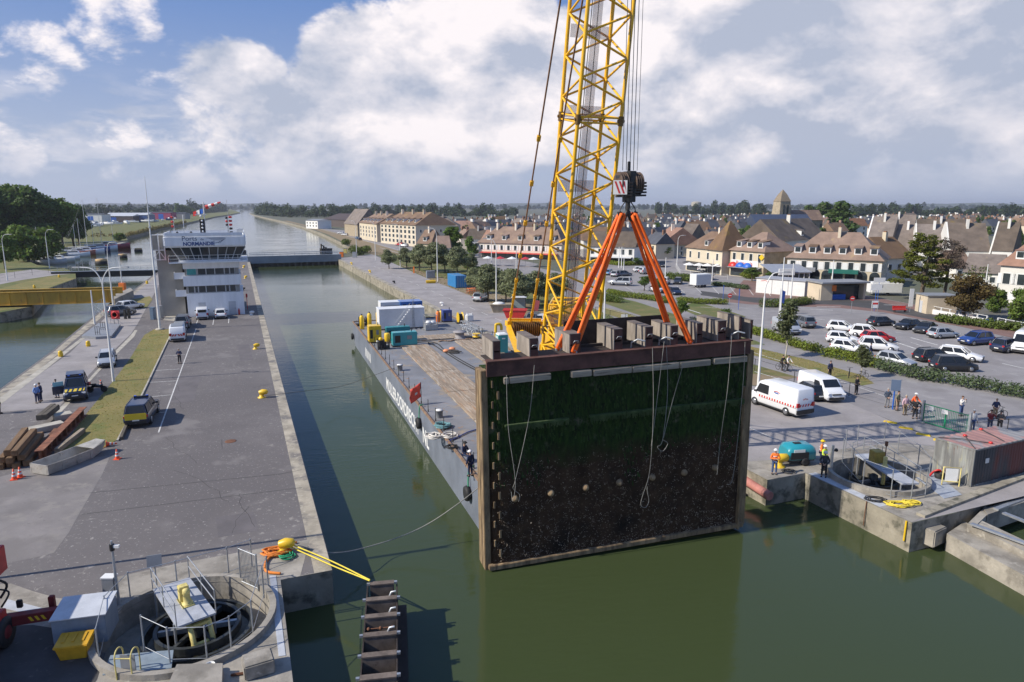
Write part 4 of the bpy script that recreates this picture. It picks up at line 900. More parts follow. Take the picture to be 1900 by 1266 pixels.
for(sx,x0,yy,lab)in((-1,4.55,1.2,'orange lifting sling reaching the gate top furthest left'),(-1,5.0,.15,'orange lifting sling landing beside the one furthest left, on the gate front'),(1,11.55,1.3,'orange lifting sling on the right ending at the rear of the gate'),(1,11.95,.1,'orange lifting sling on the right ending at the front of the gate')):
 t=T('lifting_sling',lab,'sling',HK,0,'orange slings from the hook to the gate')
 a=Vector((0,0,-1.55))+CX*sx*.35+CYv*(.12 if yy>.6 else-.12);e=gp(x0,yy,GH+.55)-HK
 d=(e-a).normalized();sd=d.cross(CYv).normalized()
 for k in(-1,1):
  b=MB();pts=[a+sd*k*.05,a+(e-a)*.03+sd*k*.12,a+(e-a)*.5+sd*k*.095+Vector((0,0,-.05)),a+(e-a)*.97+sd*k*.09,e+sd*k*.03];b.path(smoothpts(pts,4),.092,8);b.to('strand',M_sl,t)
 b=MB();b.lathe([(.16,-.05),(.2,0),(.16,.05)],(0,0,0),12);b.xf(Matrix.Translation(e+Vector((0,0,-.1)))@Matrix.Rotation(R(90),4,'X'));b.to('shackle',M_steel,t)
BOL=P(528,1020)
rope('mooring_line','long grey mooring line sagging from the barge stern to the yellow bollard',[BG(1.2,1.0,DZ+.4),P(850,935,.6),P(780,980,-.5),P(700,1010,-.9),P(620,1026,-.3),BOL+Vector((.5,.1,.25))],.03,M_rope)
rope('mooring_line','thin dark line from the barge rail across the lock water',[BG(31,.2,DZ+.3),P(640,715,-.2),P(580,724,.3),P(488,735,.25)],.02,M_rope_d)
for k in(0,1):
 rope('towing_strap','upper yellow strap from the bollard to the standing gate' if k==0 else 'lower yellow strap from the bollard to the standing gate',[BOL+Vector((.35,-.15,.4-k*.15)),(BOL+H0)/2+Vector((0,-.1*k,.2-k*.16)),Vector((H0 .x-.55,H0 .y-.1-.06*k,.25))],.036,mat('yellow_strap',(.78,.62,.06),.7,var=.1),'yellow straps to the standing gate')
# ================================================================ vehicles
CARP={}
def cp_(name,col,metal=0.,rough=.28):
 m=mat('car_'+name,col,rough,metal,var=0.,coat=.5);return m
CC={'white':(.74,.75,.76),'silver':(.46,.48,.50),'grey':(.16,.17,.185),'black':(.016,.017,.02),'dark':(.045,.05,.06),'blue':(.02,.055,.22),'navy':(.012,.02,.055),'red':(.5,.02,.02),'sky':(.10,.25,.45)}
for k_,v_ in CC.items():CARP[k_]=cp_(k_,v_,.35 if k_ in('silver','grey','dark')else 0)
def ringat(x,zl,zt,w,tw=.93,zb=None):
 zm=zl+(zt-zl)*.55
 return[(x,-w*.88,zl),(x,-w,zl+.18),(x,-w,zm),(x,-w*tw,zt-.03),(x,-w*.8,zt),(x,w*.8,zt),(x,w*tw,zt-.03),(x,w,zm),(x,w,zl+.18),(x,w*.88,zl)]
KIND={'hatch':dict(st=[(2.02,.56,.66),(1.92,.68,.80),(1.15,.90,.86),(.95,.94,.87),(-1.6,.98,.87),(-1.88,.95,.82),(-2.0,.6,.76)],g=(1.0,-1.86,.28,-1.52),zb=.92,zr=1.46,wx=(1.28,-1.24),wr=.32,zl=.2),'suv':dict(st=[(2.2,.66,.72),(2.1,.85,.86),(1.2,1.04,.92),(1.0,1.06,.92),(-1.75,1.1,.92),(-2.1,1.06,.88),(-2.2,.7,.82)],g=(1.05,-2.06,.35,-1.75),zb=1.04,zr=1.66,wx=(1.38,-1.34),wr=.36,zl=.24),'sedan':dict(st=[(2.32,.56,.7),(2.22,.7,.84),(1.25,.88,.88),(1.0,.92,.88),(-1.35,.95,.88),(-1.6,.99,.88),(-2.2,.95,.84),(-2.3,.6,.78)],g=(1.0,-1.75,.3,-1.05),zb=.9,zr=1.42,wx=(1.42,-1.36),wr=.33,zl=.2),'estate':dict(st=[(2.3,.56,.7),(2.2,.7,.84),(1.2,.9,.88),(1.0,.93,.88),(-1.9,.96,.88),(-2.2,.92,.84),(-2.3,.6,.78)],g=(1.02,-2.16,.35,-1.85),zb=.92,zr=1.47,wx=(1.4,-1.36),wr=.33,zl=.2),'mpv':dict(st=[(2.2,.6,.72),(2.1,.8,.86),(1.4,1.0,.9),(1.2,1.02,.91),(-1.9,1.05,.91),(-2.15,1.0,.88),(-2.25,.62,.82)],g=(1.35,-2.1,.5,-1.85),zb=1.0,zr=1.68,wx=(1.38,-1.38),wr=.34,zl=.22),'pickup':dict(st=[(2.65,.75,.78),(2.55,.98,.9),(1.35,1.12,.93),(1.1,1.14,.93),(-2.3,1.16,.93),(-2.55,1.14,.92),(-2.65,.7,.88)],g=(1.15,-2.5,.45,-2.35),zb=1.12,zr=1.86,wx=(1.65,-1.6),wr=.4,zl=.34),'van':dict(st=[(2.5,.6,.8),(2.42,.95,.92),(1.95,1.18,.97),(1.75,1.28,.98),(1.15,1.93,.95),(.6,1.98,.95),(-2.3,1.98,.95),(-2.45,1.9,.94),(-2.5,.6,.9)],g=None,zb=1.2,zr=1.98,wx=(1.6,-1.55),wr=.34,zl=.25),'smallvan':dict(st=[(2.15,.6,.76),(2.05,.85,.86),(1.5,1.06,.9),(1.3,1.12,.9),(.75,1.76,.86),(.4,1.82,.86),(-1.95,1.82,.86),(-2.1,1.76,.86),(-2.15,.6,.82)],g=None,zb=1.08,zr=1.82,wx=(1.38,-1.3),wr=.32,zl=.22),'bigvan':dict(st=[(2.9,.65,.85),(2.8,1.0,.98),(2.3,1.25,1.02),(2.1,1.35,1.02),(1.5,2.3,.98),(1.0,2.5,.96),(-2.7,2.5,.96),(-2.85,2.4,.96),(-2.9,.6,.94)],g=None,zb=1.3,zr=2.5,wx=(1.9,-1.75),wr=.36,zl=.27),}
PROTO={}
def build_car(kind):
 K=KIND[kind];t=T('parked_car' if kind not in('van','bigvan','smallvan')else 'van','prototype','car')
 body=MB();st=K['st']
 body.loft([ringat(x,K['zl']+(.12 if i in(0,len(st)-1)else 0),z,w)for i,(x,z,w)in enumerate(st)],True)
 W=max(s[2]for s in st);zb,zr=K['zb'],K['zr']
 win=MB()
 if K['g']:
  x0,x1,r0,r1=K['g'];wb,wt=W*.94,W*.76
  bt=[(x0,-wb*.9,zb),(x0-.25,-wb,zb),(x1+.2,-wb,zb),(x1,-wb*.88,zb),(x1,wb*.88,zb),(x1+.2,wb,zb),(x0-.25,wb,zb),(x0,wb*.9,zb)]
  tp=[(r0,-wt*.85,zr-.05),(r0-.2,-wt,zr-.05),(r1+.15,-wt,zr-.05),(r1,-wt*.85,zr-.05),(r1,wt*.85,zr-.05),(r1+.15,wt,zr-.05),(r0-.2,wt,zr-.05),(r0,wt*.85,zr-.05)]
  win.loft([bt,tp],False)
  body.loft([[(p[0]+(.02 if i in(0,7)else 0),p[1]*1.01,zr-.055)for i,p in enumerate(tp)],[((p[0]-(r0+r1)/2)*.92+(r0+r1)/2,p[1]*.9,zr)for p in tp]],True)
  def lp(p,q,f):return tuple(p[i]+(q[i]-p[i])*f for i in range(3))
  for s in(1,-1):
   def sd(f,x):
    return Vector((x,s*(wb+(wt-wb)*f+.008),zb+(zr-.05-zb)*f))
   n=2 if kind!='pickup' else 3
   for q,wdt in((.0,.1),(.45,.09),(1.,.16)):
    xb=(x0-.25)+((x1+.2)-(x0-.25))*q;xt=(r0-.2)+((r1+.15)-(r0-.2))*q
    body.bar(sd(0,xb),sd(1,xt),wdt,.03,(0,1,0))
   body.bar(Vector((x0,s*wb*.9,zb)),Vector((r0,s*wt*.85,zr-.04)),.06,.06);body.bar(Vector((x1,s*wb*.88,zb)),Vector((r1,s*wt*.85,zr-.04)),.08,.08)
  if kind in('suv','estate','pickup'):
   for s in(1,-1):body.bar((r0-.3,s*wt*.95,zr+.02),(r1+.2,s*wt*.95,zr+.02),.04,.05)
 else:
  ws=[s for s in st];a,c=st[3],st[4]
  win.slab([(a[0]+.01,-a[2]*.8,a[1]+.03),(a[0]+.01,a[2]*.8,a[1]+.03),(c[0]+.03,c[2]*.74,c[1]-.06),(c[0]+.03,-c[2]*.74,c[1]-.06)],.02)
  for s in(1,-1):
   p=[(a[0]-.28,s*(W+.004),zb+.02),(.35*1,s*(W+.004),zb+.02),(.35,s*(W*.972),c[1]-.18),(c[0]-.08,s*(W*.972),c[1]-.18)]
   win.slab([Vector(q)for q in(p if s<0 else p[::-1])],.012)
  if kind=='smallvan':
   x=st[-1][0];win.box((x-.0+.01,0,zr-.38),(.1,1.2,.4))
 body.to('body',CARP['white'],t);win.to('window',M_carglass,t)
 b=MB()
 xf,xr=st[0][0],st[-1][0]
 b.box((xf-.03,0,K['zl']+.16),(.12,W*1.5,.22));b.box((xr+.03,0,K['zl']+.16),(.12,W*1.6,.22));b.box(((xf+xr)/2,0,K['zl']+.02),(abs(xf-xr)-.6,W*1.9,.1));b.to('lower_trim',M_trimblk,t)
 for x in K['wx']:
  for s in(1,-1):
   w=MB();r=K['wr'];w.lathe([(r*.55,-.1),(r*.94,-.11),(r,-.07),(r,.07),(r*.94,.11),(r*.55,.1)],(0,0,0),20);w.xf(Matrix.Rotation(R(90),4,'X'));o=w.to('wheel',M_black,t);o.location=(x,s*(W-.085),r)
   w=MB();w.lathe([(r*.62,-.005),(r*.6,.02),(r*.2,.012),(.01,.03)],(0,0,0),10);w.xf(Matrix.Rotation(R(-90*s),4,'X'));q=w.to('rim',M_chrome,o);q.location=(0,s*.105,0)
 zf=st[1][1]-.12;zt=st[-2][1]-.16 if K['g']else zb-.15
 for s in(1,-1):
  b=MB();b.box((st[1][0]+.02,s*W*.72,zf),(.14,W*.36,.13),rz=-s*.35);b.to('headlight',M_lamp,t)
  b=MB();b.box((st[-2][0]-.05,s*W*.82,zt),(.12,W*.26,.16 if K['g']else .36));b.to('tail_light',M_rlamp,t)
  mx_=(K['g'][0]-.38)if K['g']else st[3][0]-.3
  b=MB();b.box((mx_,s*(W+.08),zb+.06),(.12,.2,.14));b.to('mirror',M_trimblk,t)
 b=MB();b.box((xf+.0,0,K['zl']+.3),(.05,.5,.11));b.to('plate',M_plate,t);b=MB();b.box((xr-.01,0,K['zl']+.34),(.05,.5,.11));b.to('plate',M_plate,t)
 b=MB();b.box((xf-.02,0,zf-.04),(.1,W*.9,.1));b.to('grille',M_trimblk,t)
 return t
def car(kind,colr,tail,nose,label,group=None,cat='car',z=0.0,name=None):
 first=kind not in PROTO
 if first:PROTO[kind]=build_car(kind)
 a,b=P(*tail,z),P(*nose,z);c=(a+b)/2;rz=math.atan2(b.y-a.y,b.x-a.x)
 sw={'car_white':CARP[colr]}
 r=dup(PROTO[kind],(c.x,c.y,z+.02),rz,label,group,sw);r['category']=cat
 if name:r.name=name
 return r
def at(kind,colr,x,y,deg,label,group=None,cat='car',name=None):
 if kind not in PROTO:PROTO[kind]=build_car(kind)
 r=dup(PROTO[kind],(x,y,.02),R(deg),label,group,{'car_white':CARP[colr]});r['category']=cat
 if name:r.name=name
 return r
AXD=math.degrees(math.atan2(AX.y,AX.x))
def place(kind,colr,px,py,deg,label,group=None,cat='car',name=None):
 p=P(px,py);return at(kind,colr,p.x,p.y,deg,label,group,cat,name)
def hazard(t,x,zc,w,h,facing,m=None,n=5,tilt=.12):
 b=MB();b.box((x,0,zc),(.02,w,h))if tilt is None else b.box((x,0,zc),(.03,w,h));o=b.to('marking_panel',m or M_yel,t)
 for s in(1,-1):
  for k in range(n//2+1):
   y=s*(.02+k*w/(n+1)*1.15);f=facing
   e=.017*f;pts=[(x+e,y,zc+h/2),(x+e,y+s*w*.12,zc+h/2),(x+e,min(max(y+s*w*.24,-w/2),w/2),zc-h/2),(x+e,min(max(y+s*w*.12,-w/2),w/2),zc-h/2)]
   c=MB();c.face(pts);c.to('stripe',M_red if m is None else m,o)
M_pol=CARP['navy']
pk=place('pickup','navy',266,778,AXD-4,'dark blue pickup parked by the grass with yellow and red striped tailgate',cat='pickup truck',name='pickup_truck')
hazard(pk,-2.67,.98,1.55,.5,-1,paint('hazard_yellow',(.75,.55,.03)),5)
M_lb=mat('beacon_blue',(.03,.10,.5),.2,var=.05)
b=MB();b.box((.1,0,1.93),(.25,1.1,.1));b.to('roof_bar',M_trimblk,pk)
for s in(-.45,.45):b=MB();b.box((.1,s,1.98),(.2,.18,.12));b.to('beacon',M_lb,pk)
b=MB();b.tube((-2.7,0,.45),(-2.95,0,.5),.05,n=8);b.to('tow_hitch',M_dsteel,pk)
pk=place('pickup','navy',143,735,-60,'dark blue pickup facing the camera with striped yellow bonnet and an open door',cat='pickup truck',name='pickup_truck')
b=MB();b.slab([(2.48,-.75,1.01),(2.48,.75,1.01),(1.75,.78,1.09),(1.75,-.78,1.09)],.012);h=b.to('marking_panel',MATS['hazard_yellow'],pk)
for s in(-.55,-.2,.2,.55):b=MB();b.slab([(2.49,s-.06,1.025),(2.49,s+.06,1.025),(1.74,s+.16,1.105),(1.74,s+.02,1.105)],.01);b.to('stripe',M_pol,h)
b=MB();b.box((.1,0,1.93),(.25,1.1,.1));b.to('roof_bar',M_trimblk,pk)
b=MB();b.box((-.9,0,2.0),(1.7,1.4,.16));b.to('roof_box',M_pol,pk)
for s in(-.45,.45):b=MB();b.box((.1,s,1.98),(.2,.18,.12));b.to('beacon',M_lb,pk)
b=MB();b.box((.55,-1.35,.85),(.1,.95,.75),rz=R(12));dr=b.to('door',M_pol,pk,.02);b=MB();b.box((.5,-1.33,1.42),(.05,.85,.4),rz=R(12));b.to('window',mat('pale_glass',(.25,.5,.55),.1,var=.05),dr)
car('estate','silver',(203,663),(196,690),'silver estate car parked beside the lamp post and the grass strip')
v=car('van','white',(329,641),(333,619),'white van with red and white rear stripes at the front of the parked row',cat='van')
hazard(v,-2.51,.95,1.5,.28,-1,M_white,5)
for o in[c for c in v.children if c.name.startswith('marking_panel')]:
 for q in o.children:q.data.materials[0]=M_red
b=MB();b.box((-.6,0,2.04),(2.6,1.4,.06));b.to('roof_rack',M_steel,v)
car('hatch','silver',(332,623),(338,608),'pale silver car second in the row by the grass strip')
car('pickup','grey',(336,614),(345,599),'grey pickup third in the row by the grass strip',cat='pickup truck',name='pickup_truck')
car('smallvan','white',(376,598),(376,584),'small white van parked against the control tower',cat='van')
car('hatch','white',(410,596),(410,583),'white hatchback parked against the control tower')
car('estate','white',(226,576),(258,571),'white estate car by the small green patch near the yellow bridge')
car('suv','grey',(203,588),(245,583),'dark grey car parked behind the red lifebuoy board')
# ================================================================ people
SKIN=mat('skin',(.45,.27,.19),.6,var=.05)
def cl(n,c):return mat('cloth_'+n,c,.85,var=.15,scale=6)
def skinmesh(name,verts,edges,radii,m,parent,sub=1,root=0):
 me=bpy.data.meshes.new(name);me.from_pydata([tuple(v)for v in verts],edges,[]);o=bpy.data.objects.new(name,me);COL.objects.link(o)
 sk=o.modifiers.new('skin','SKIN');sk.use_smooth_shade=True
 o.modifiers.new('sub','SUBSURF').levels=sub
 for i,r in enumerate(radii):me.skin_vertices[0].data[i].radius=r if isinstance(r,tuple)else(r,r)
 me.skin_vertices[0].data[root].use_root=True
 dg=bpy.context.evaluated_depsgraph_get();m2=bpy.data.meshes.new_from_object(o.evaluated_get(dg));bpy.data.objects.remove(o)
 m2 .name=name;m2 .materials.clear();m2 .materials.append(m)
 return link(name,m2,parent)
POSES={'stand':dict(arm=[((.27,-.02,1.1),(.28,.08,.84))]*2,leg=[(.12,0,0)]*2),'akimbo':dict(arm=[((.42,-.08,1.15),(.2,.1,1.02))]*2,leg=[(.15,0,0)]*2),'folded':dict(arm=[((.3,.06,1.12),(-.02,.24,1.14))]*2,leg=[(.12,0,0)]*2),'photo':dict(arm=[((.3,.16,1.2),(.08,.26,1.48))]*2,leg=[(.12,0,0)]*2),'walk':dict(arm=[((.26,-.12,1.12),(.28,-.05,.88)),((.26,.08,1.12),(.26,.28,.98))],leg=[(.1,.28,.12),(.1,-.3,.0)]),'clasp':dict(arm=[((.3,.02,1.1),(.05,.22,.95))]*2,leg=[(.13,0,0)]*2),'phone':dict(arm=[((.28,.1,1.1),(.06,.3,1.2)),((.27,-.02,1.1),(.28,.08,.84))],leg=[(.12,0,0)]*2),'sit':dict(arm=[((.27,.1,.72),(.14,.34,.62))]*2,leg=[(.14,.45,.4)]*2,drop=-.42),'ride':dict(arm=[((.27,.24,1.12),(.24,.5,1.02))]*2,leg=[(.1,.22,.22),(.1,-.02,.1)],lean=.22),}
def person(px,py,face,pose,top,legs,label,hair=(.05,.035,.025),hat=None,h=1.75,z=0.0,vest=None,shoes=(.03,.03,.03),pos=None,bare=False,group=None):
 c=pos if pos is not None else P(px,py,z);t=T('person',label,'person',c,R(face)-R(90),group);s=h/1.75;t.scale=(s,s,s)
 Q=POSES[pose];dz=Q.get('drop',0);ln_=Q.get('lean',0)
 def V(x,y,zz):return Vector((x,y,zz))
 hip=V(0,0,.95+dz);ch=V(0,ln_*.6,1.3+dz);nk=V(0,ln_,1.48+dz);hd=V(0,ln_+.03,1.63+dz)
 vs=[hip,ch,nk,hd,hd+V(0,.0,.07)];es=[(0,1),(1,2),(2,3),(3,4)];rs=[(.13,.10),(.155,.105),.05,(.075,.092),(.06,.075)]
 arms=[];
 for k,sd in((0,1),(1,-1)):
  e,w=Q['arm'][k];sh=V(sd*.17,ln_*.95,1.42+dz);el=V(sd*e[0],e[1]+ln_*.6,e[2]if pose=='sit' else e[2]);wr=V(sd*w[0],w[1]+ln_*.3,w[2])
  i=len(vs);vs+=[sh,el,wr];es+=[(1,i),(i,i+1),(i+1,i+2)];rs+=[.055,.042,.03];arms.append((sh,el,wr))
  d=(wr-el).normalized();pal=wr+d*.08;i2=len(vs);vs.append(pal);es.append((i+2,i2));rs.append((.035,.022))
  sx=d.cross(V(0,0,1));sx=sx.normalized()if sx.length>.1 else V(0,1,0)
  for f in range(4):
   tip=pal+d*(.085-abs(f-1.4)*.012)+sx*(f-1.5)*.024+V(0,.012,-.012);j=len(vs);vs.append(pal+sx*(f-1.5)*.022+d*.03);vs.append(tip);es+=[(i2,j),(j,j+1)];rs+=[.011,.008]
  j=len(vs);vs.append(wr+d*.05-sx*.05+V(0,.02,0));es.append((i+2,j));rs.append(.011)
 lg=[]
 for k,sd in((0,1),(1,-1)):
  o_,f_,kf=Q['leg'][k];hp=V(sd*.09,0,.9+dz)
  if pose=='sit':kn=V(sd*o_,.42,.5);ft=V(sd*o_,.48,.08)
  else:kn=V(sd*.11,f_*.5+kf+.02,.5+(.1 if pose=='ride' and k==0 else 0));ft=V(sd*o_,f_,.08+(.2 if pose=='ride' and k==0 else 0))
  i=len(vs);vs+=[hp,kn,ft,ft+V(0,.17,-.04)];es+=[(0,i),(i,i+1),(i+1,i+2),(i+2,i+3)];rs+=[.085,.058,.042,(.04,.028)];lg.append((hp,kn,ft))
 skinmesh('body',vs,es,rs,SKIN,t)
 cv=[hip+V(0,0,-.06),hip+V(0,0,.12),ch,nk+V(0,0,-.03)];ce=[(0,1),(1,2),(2,3)];cr_=[(.165,.125),(.16,.12),(.185,.135),(.08,.08)]
 for sh,el,wr in arms:i=len(cv);cv+=[sh,el]+([]if bare else[el.lerp(wr,.92)]);ce+=[(2,i),(i,i+1)]+([]if bare else[(i+1,i+2)]);cr_+=[.08,.062]+([]if bare else[.048])
 skinmesh('jacket',cv,ce,cr_,top,t)
 cv=[hip+V(0,0,.02)];ce=[];cr_=[(.15,.12)]
 for hp,kn,ft in lg:i=len(cv);cv+=[hp,kn,kn.lerp(ft,.95)if legs[0]else kn.lerp(ft,.2)];ce+=[(0,i),(i,i+1),(i+1,i+2)];cr_+=[.105,.078,.06 if legs[0]else .075]
 skinmesh('trousers',cv,ce,cr_,legs[1],t)
 for hp,kn,ft in lg:b=MB();b.box(ft+V(0,.06,-.035),(.1,.28,.09),top=(.8,.75));b.to('shoe',cl('shoe',shoes),t)
 b=MB()
 b.ball(hd+V(0,-.015,.055),.105,12,(.92,1.05,1.0))if hat is None else b.ball(hd+V(0,.0,.05),.135,12,(1,1.12,.95))
 b.v=[(x,y,max(zz,hd.z+(.02 if y<hd.y else .075)))for x,y,zz in b.v]
 if hat is not None:b.lathe([(.14,0),(.16,.005),(.14,.02)],hd+V(0,.03,.06),14)
 b.to('helmet' if hat is not None else 'hair',cl('hat'+str(hat),hat)if hat is not None else cl('hair'+str(hair),hair),t)
 b=MB();b.ball(hd+V(0,.095,.0),.018,6,(.8,1.2,1.2));
 for sx in(-.032,.032):b.ball(hd+V(sx,.088,.03),.012,6)
 b.to('face_features',mat('face_dark',(.2,.1,.08),.6,var=.1),t)
 if vest:
  for zz in(1.08,1.25):b=MB();b.lathe([(.172,0),(.176,.025),(.172,.05)],(0,0,0),14);b.xf(Matrix.Translation((0,.0+ln_*.5,zz+dz))@Matrix.Scale(.82,4,(0,1,0)));b.to('reflective_band',mat('reflective',(.7,.7,.68),.4,var=.05),t)
 return t
N_,J_,K_,GY_,W_=cl('navy',(.02,.03,.08)),cl('jeans',(.06,.10,.22)),cl('black',(.015,.015,.018)),cl('grey',(.22,.22,.23)),cl('white',(.7,.68,.65))
HV,HY,KH,RD,PK=cl('hivis_orange',(.9,.20,.03)),cl('hivis_yellow',(.6,.75,.06)),cl('khaki',(.28,.22,.14)),cl('orange_red',(.85,.13,.03)),cl('pink',(.6,.4,.45))
LB=cl('light_blue',(.2,.32,.6));OL=cl('olive',(.2,.2,.13));MR=cl('maroon',(.2,.03,.04))
person(334,675,-80,'folded',N_,(1,K_),'person in dark uniform with folded arms standing behind the white striped van',hair=(.35,.33,.3))
person(70,748,-20,'clasp',LB,(1,N_),'person in light blue shirt and white cap standing by the small lock',hat=(.7,.7,.7))
person(77,745,190,'stand',N_,(1,N_),'person in navy uniform facing another person in light blue shirt',hair=(.04,.03,.02))
person(107,738,-90,'photo',PK,(1,J_),'person in a pink and white top beside the open pickup door',hair=(.03,.02,.02))
person(0,768,40,'stand',K_,(1,K_),'dark clothed person cut by the left edge of the picture',h=1.8)
person(313,580,90,'stand',K_,(1,J_),'person in a black top and jeans standing beside the tower pavement')
person(318,578,200,'stand',K_,(1,GY_),'person in a black top and grey trousers by the wooden planter box')
person(1436,880,-100,'folded',HV,(1,J_),'worker in orange vest and white helmet with blue jeans by the yellow bollard',hat=(.75,.75,.75),vest=1)
person(1522,862,-30,'clasp',HV,(1,N_),'worker in orange jacket and yellow helmet beside the teal generator trailer',hat=(.8,.55,.02),vest=1)
person(1527,872,-60,'phone',HY,(1,N_),'worker in yellow jacket and white helmet between two colleagues',hat=(.75,.75,.75),vest=1)
person(1528,885,-120,'clasp',cl('charcoal',(.05,.05,.06)),(1,K_),'worker in charcoal jacket and white helmet at the edge of the recess',hat=(.7,.7,.7))
person(862,856,-40,'sit',N_,(1,N_),'worker in navy overalls with a dark helmet sitting on the barge edge',hat=(.03,.03,.03),z=DZ)
person(873,884,130,'stand',N_,(1,N_),'worker in navy overalls with a white helmet standing on the barge stern',hat=(.75,.72,.75),z=DZ,h=1.65)
person(1539,700,-75,'stand',N_,(1,K_),'person in navy holding a yellow bag on the cycle path',h=1.75)
person(1588,732,-70,'phone',K_,(1,K_),'person in black standing beside a bicycle near a young tree')
person(1645,756,-100,'clasp',cl('bluegrey',(.05,.07,.11)),(1,GY_),'person in blue grey jacket next to the blue sign post',hair=(.4,.38,.36))
person(1664,762,-60,'stand',OL,(0,KH),'person in olive top and shorts beside the blue sign post',bare=True)
person(1678,770,-80,'stand',PK,(1,KH),'person in a pink patterned top with a backpack at the railing',hair=(.4,.35,.28))
person(1697,777,-110,'akimbo',K_,(1,K_),'person all in black left of the green gate post',hair=(.1,.08,.06))
person(1782,772,-70,'photo',W_,(1,J_),'person in a white top and jeans behind the green gate',hair=(.1,.05,.03))
person(1803,800,-90,'stand',W_,(1,J_),'person in a white hooded top at the right post of the green gate',hair=(.6,.58,.55))
person(1845,777,-100,'clasp',N_,(0,KH),'person in navy top and khaki shorts standing alone on the road',hair=(.4,.3,.2),bare=True)
person(1835,800,-100,'photo',MR,(1,N_),'person in a maroon and navy jacket taking a picture by the container')
person(1853,802,-110,'folded',cl('dkgrey',(.05,.05,.055)),(1,K_),'person in dark grey jacket and cap behind the container',hat=(.05,.05,.05))
person(1614,664,-20,'walk',N_,(1,J_),'person in dark blue walking between the white cars behind the hedge')
person(1733,684,-90,'stand',cl('salmon',(.6,.2,.17)),(1,W_),'person in a salmon top standing beside the dark people carrier')
# ================================================================ left quay furniture
def bollard(px,py,label,s=1.0,m=None,rz=0,kind='T'):
 t=T('bollard',label,'bollard',P(px,py),rz,'bollards along the quays');m=m or M_yel
 if kind=='T':
  b=MB();b.lathe([(.34,0),(.34,.06),(.2,.1),(.17,.35)],(0,0,0),14);b.to('base',m,t);b=MB();b.path([(-.16,0,.42),(.1,0,.5),(.42,0,.5),(.52,0,.46)],[.2,.24,.22,.12],12);b.to('head',m,t)
 else:
  b=MB();b.lathe([(.22,0),(.26,.08),(.24,.6),(.2,.7),(.05,.74)],(0,0,0),14);b.to('post',m,t);b=MB();b.lathe([(.27,.2),(.29,.26),(.27,.32)],(0,0,0),14);b.to('ring',m,t)
 if s!=1:t.scale=(s,)*3
 return t
bollard(527,1026,'large yellow bollard wrapped with orange rope near the gate pit',1.1)
bollard(486,738,'yellow bollard on the lock edge across from the barge lettering',1.1)
bollard(474,648,'yellow bollard on the lock edge across from the barge bow',1.0,rz=.4)
bollard(455,517,'yellow bollard on the lock edge beyond the tower, nearer the tower',1.0)
bollard(452,497,'yellow bollard on the lock edge close to the far footbridge',1.0)
bollard(466,585,'white bollard in the shadow of the control tower',1.0,M_white)
bollard(451,539,'black bollard on the lock edge behind the tower',.9,M_black)
bollard(1445,866,'yellow bollard behind the worker in the orange vest',1.25,rz=.2)
bollard(653,491,'yellow bollard on the right quay nearest the far footbridge',1.0,rz=math.pi)
bollard(687,506,'yellow bollard on the right quay, second from the footbridge',1.0,rz=math.pi)
bollard(732,526,'black bollard on the right quay behind the white cabins',.9,M_black,math.pi)
bollard(821,567,'white bollard on the right quay beyond the barge',.9,M_white,math.pi)
for px,py,lab in((113,662,'yellow post bollard on the small lock edge nearest the camera'),(164,643,'yellow post bollard beside the grey slab near the small lock'),(228,566,'yellow post bollard behind the white estate car'),(273,527,'yellow post bollard on the small lock edge beyond the yellow bridge'),(64,535,'yellow post bollard at the grass edge of the far side lock wall, left'),(110,515,'yellow post bollard at the grass edge near the small lock gates')):bollard(px,py,lab,1.0,kind='post')
def lamp(px,py,h,label,arms=((1,),),col=None,rz=0,reach=1.6,name='street_lamp',grp='street lamps on the quays'):
 t=T(name,label,'lamp post',P(px,py),rz,grp);m=col or M_white
 b=MB();b.path([(0,0,0),(0,0,1.2),(0,0,h*.8)],[.14,.13,.075],10);b.to('pole',m,t)
 for(s,)in arms:
  b=MB();b.path(smoothpts([(0,0,h*.8),(s*reach*.06,0,h*.9),(s*reach*.4,0,h*.985),(s*reach,0,h)],5),.05,8);a=b.to('arm',m,t)
  b=MB();b.box((s*(reach+.3),0,h+.0),(.75,.28,.12),top=(.8,.7));b.to('lamp_head',M_grey,a)
 return t
lamp(211,708,11.6,'tall white twin arm lamp post beside the grass strip',((1,),(-1,)),reach=2.1)
lamp(211,575,11.5,'white lamp post beside the parked grey car near the yellow bridge',((1,),),reach=.9)
lamp(14,521,11,'white curved lamp post on the far grass at the left edge',((1,),),reach=1.9)
lamp(92,498,11,'white curved lamp post near the moored boats',((1,),),reach=1.9)
lamp(176,602,6.5,'short white post standing at the small lock edge',(),grp=None,name='post')
t=T('radio_mast','very tall thin white mast standing at the end of the grass strip','mast',P(297,612));b=MB();b.path([(0,0,0),(0,0,12),(0,0,21.5)],[.17,.11,.03],10);b.to('pole',M_white,t);b=MB();b.lathe([(.6,0),(.6,.15),(.3,.2)],(0,0,0),12);b.to('base',M_conc2,t)
b=MB();b.lathe([(.16,14.5),(.17,14.6),(.16,14.7)],(0,0,0),10);b.to('collar',M_steel,t)
t=T('lifebuoy_board','red and white lifebuoy on a stand by the small lock','lifebuoy',P(216,606),R(0));b=MB();b.lathe([(.34,-.06),(.46,-.09),(.56,0),(.46,.09),(.34,.06),(.34,-.06)],(0,0,0),22);b.xf(Matrix.Translation((0,-.08,1.75))@Matrix.Rotation(R(90),4,'X'));b.to('ring',M_red,t)
b=MB();b.box((0,.05,1.75),(1.3,.05,1.3));b.to('board',paint('board_red',(.6,.06,.07)),t,.15);b=MB();b.lathe([(.3,0),(.3,.02)],(0,0,0),20);b.xf(Matrix.Translation((0,.02,1.75))@Matrix.Rotation(R(90),4,'X'));b.to('centre_panel',M_white,t)
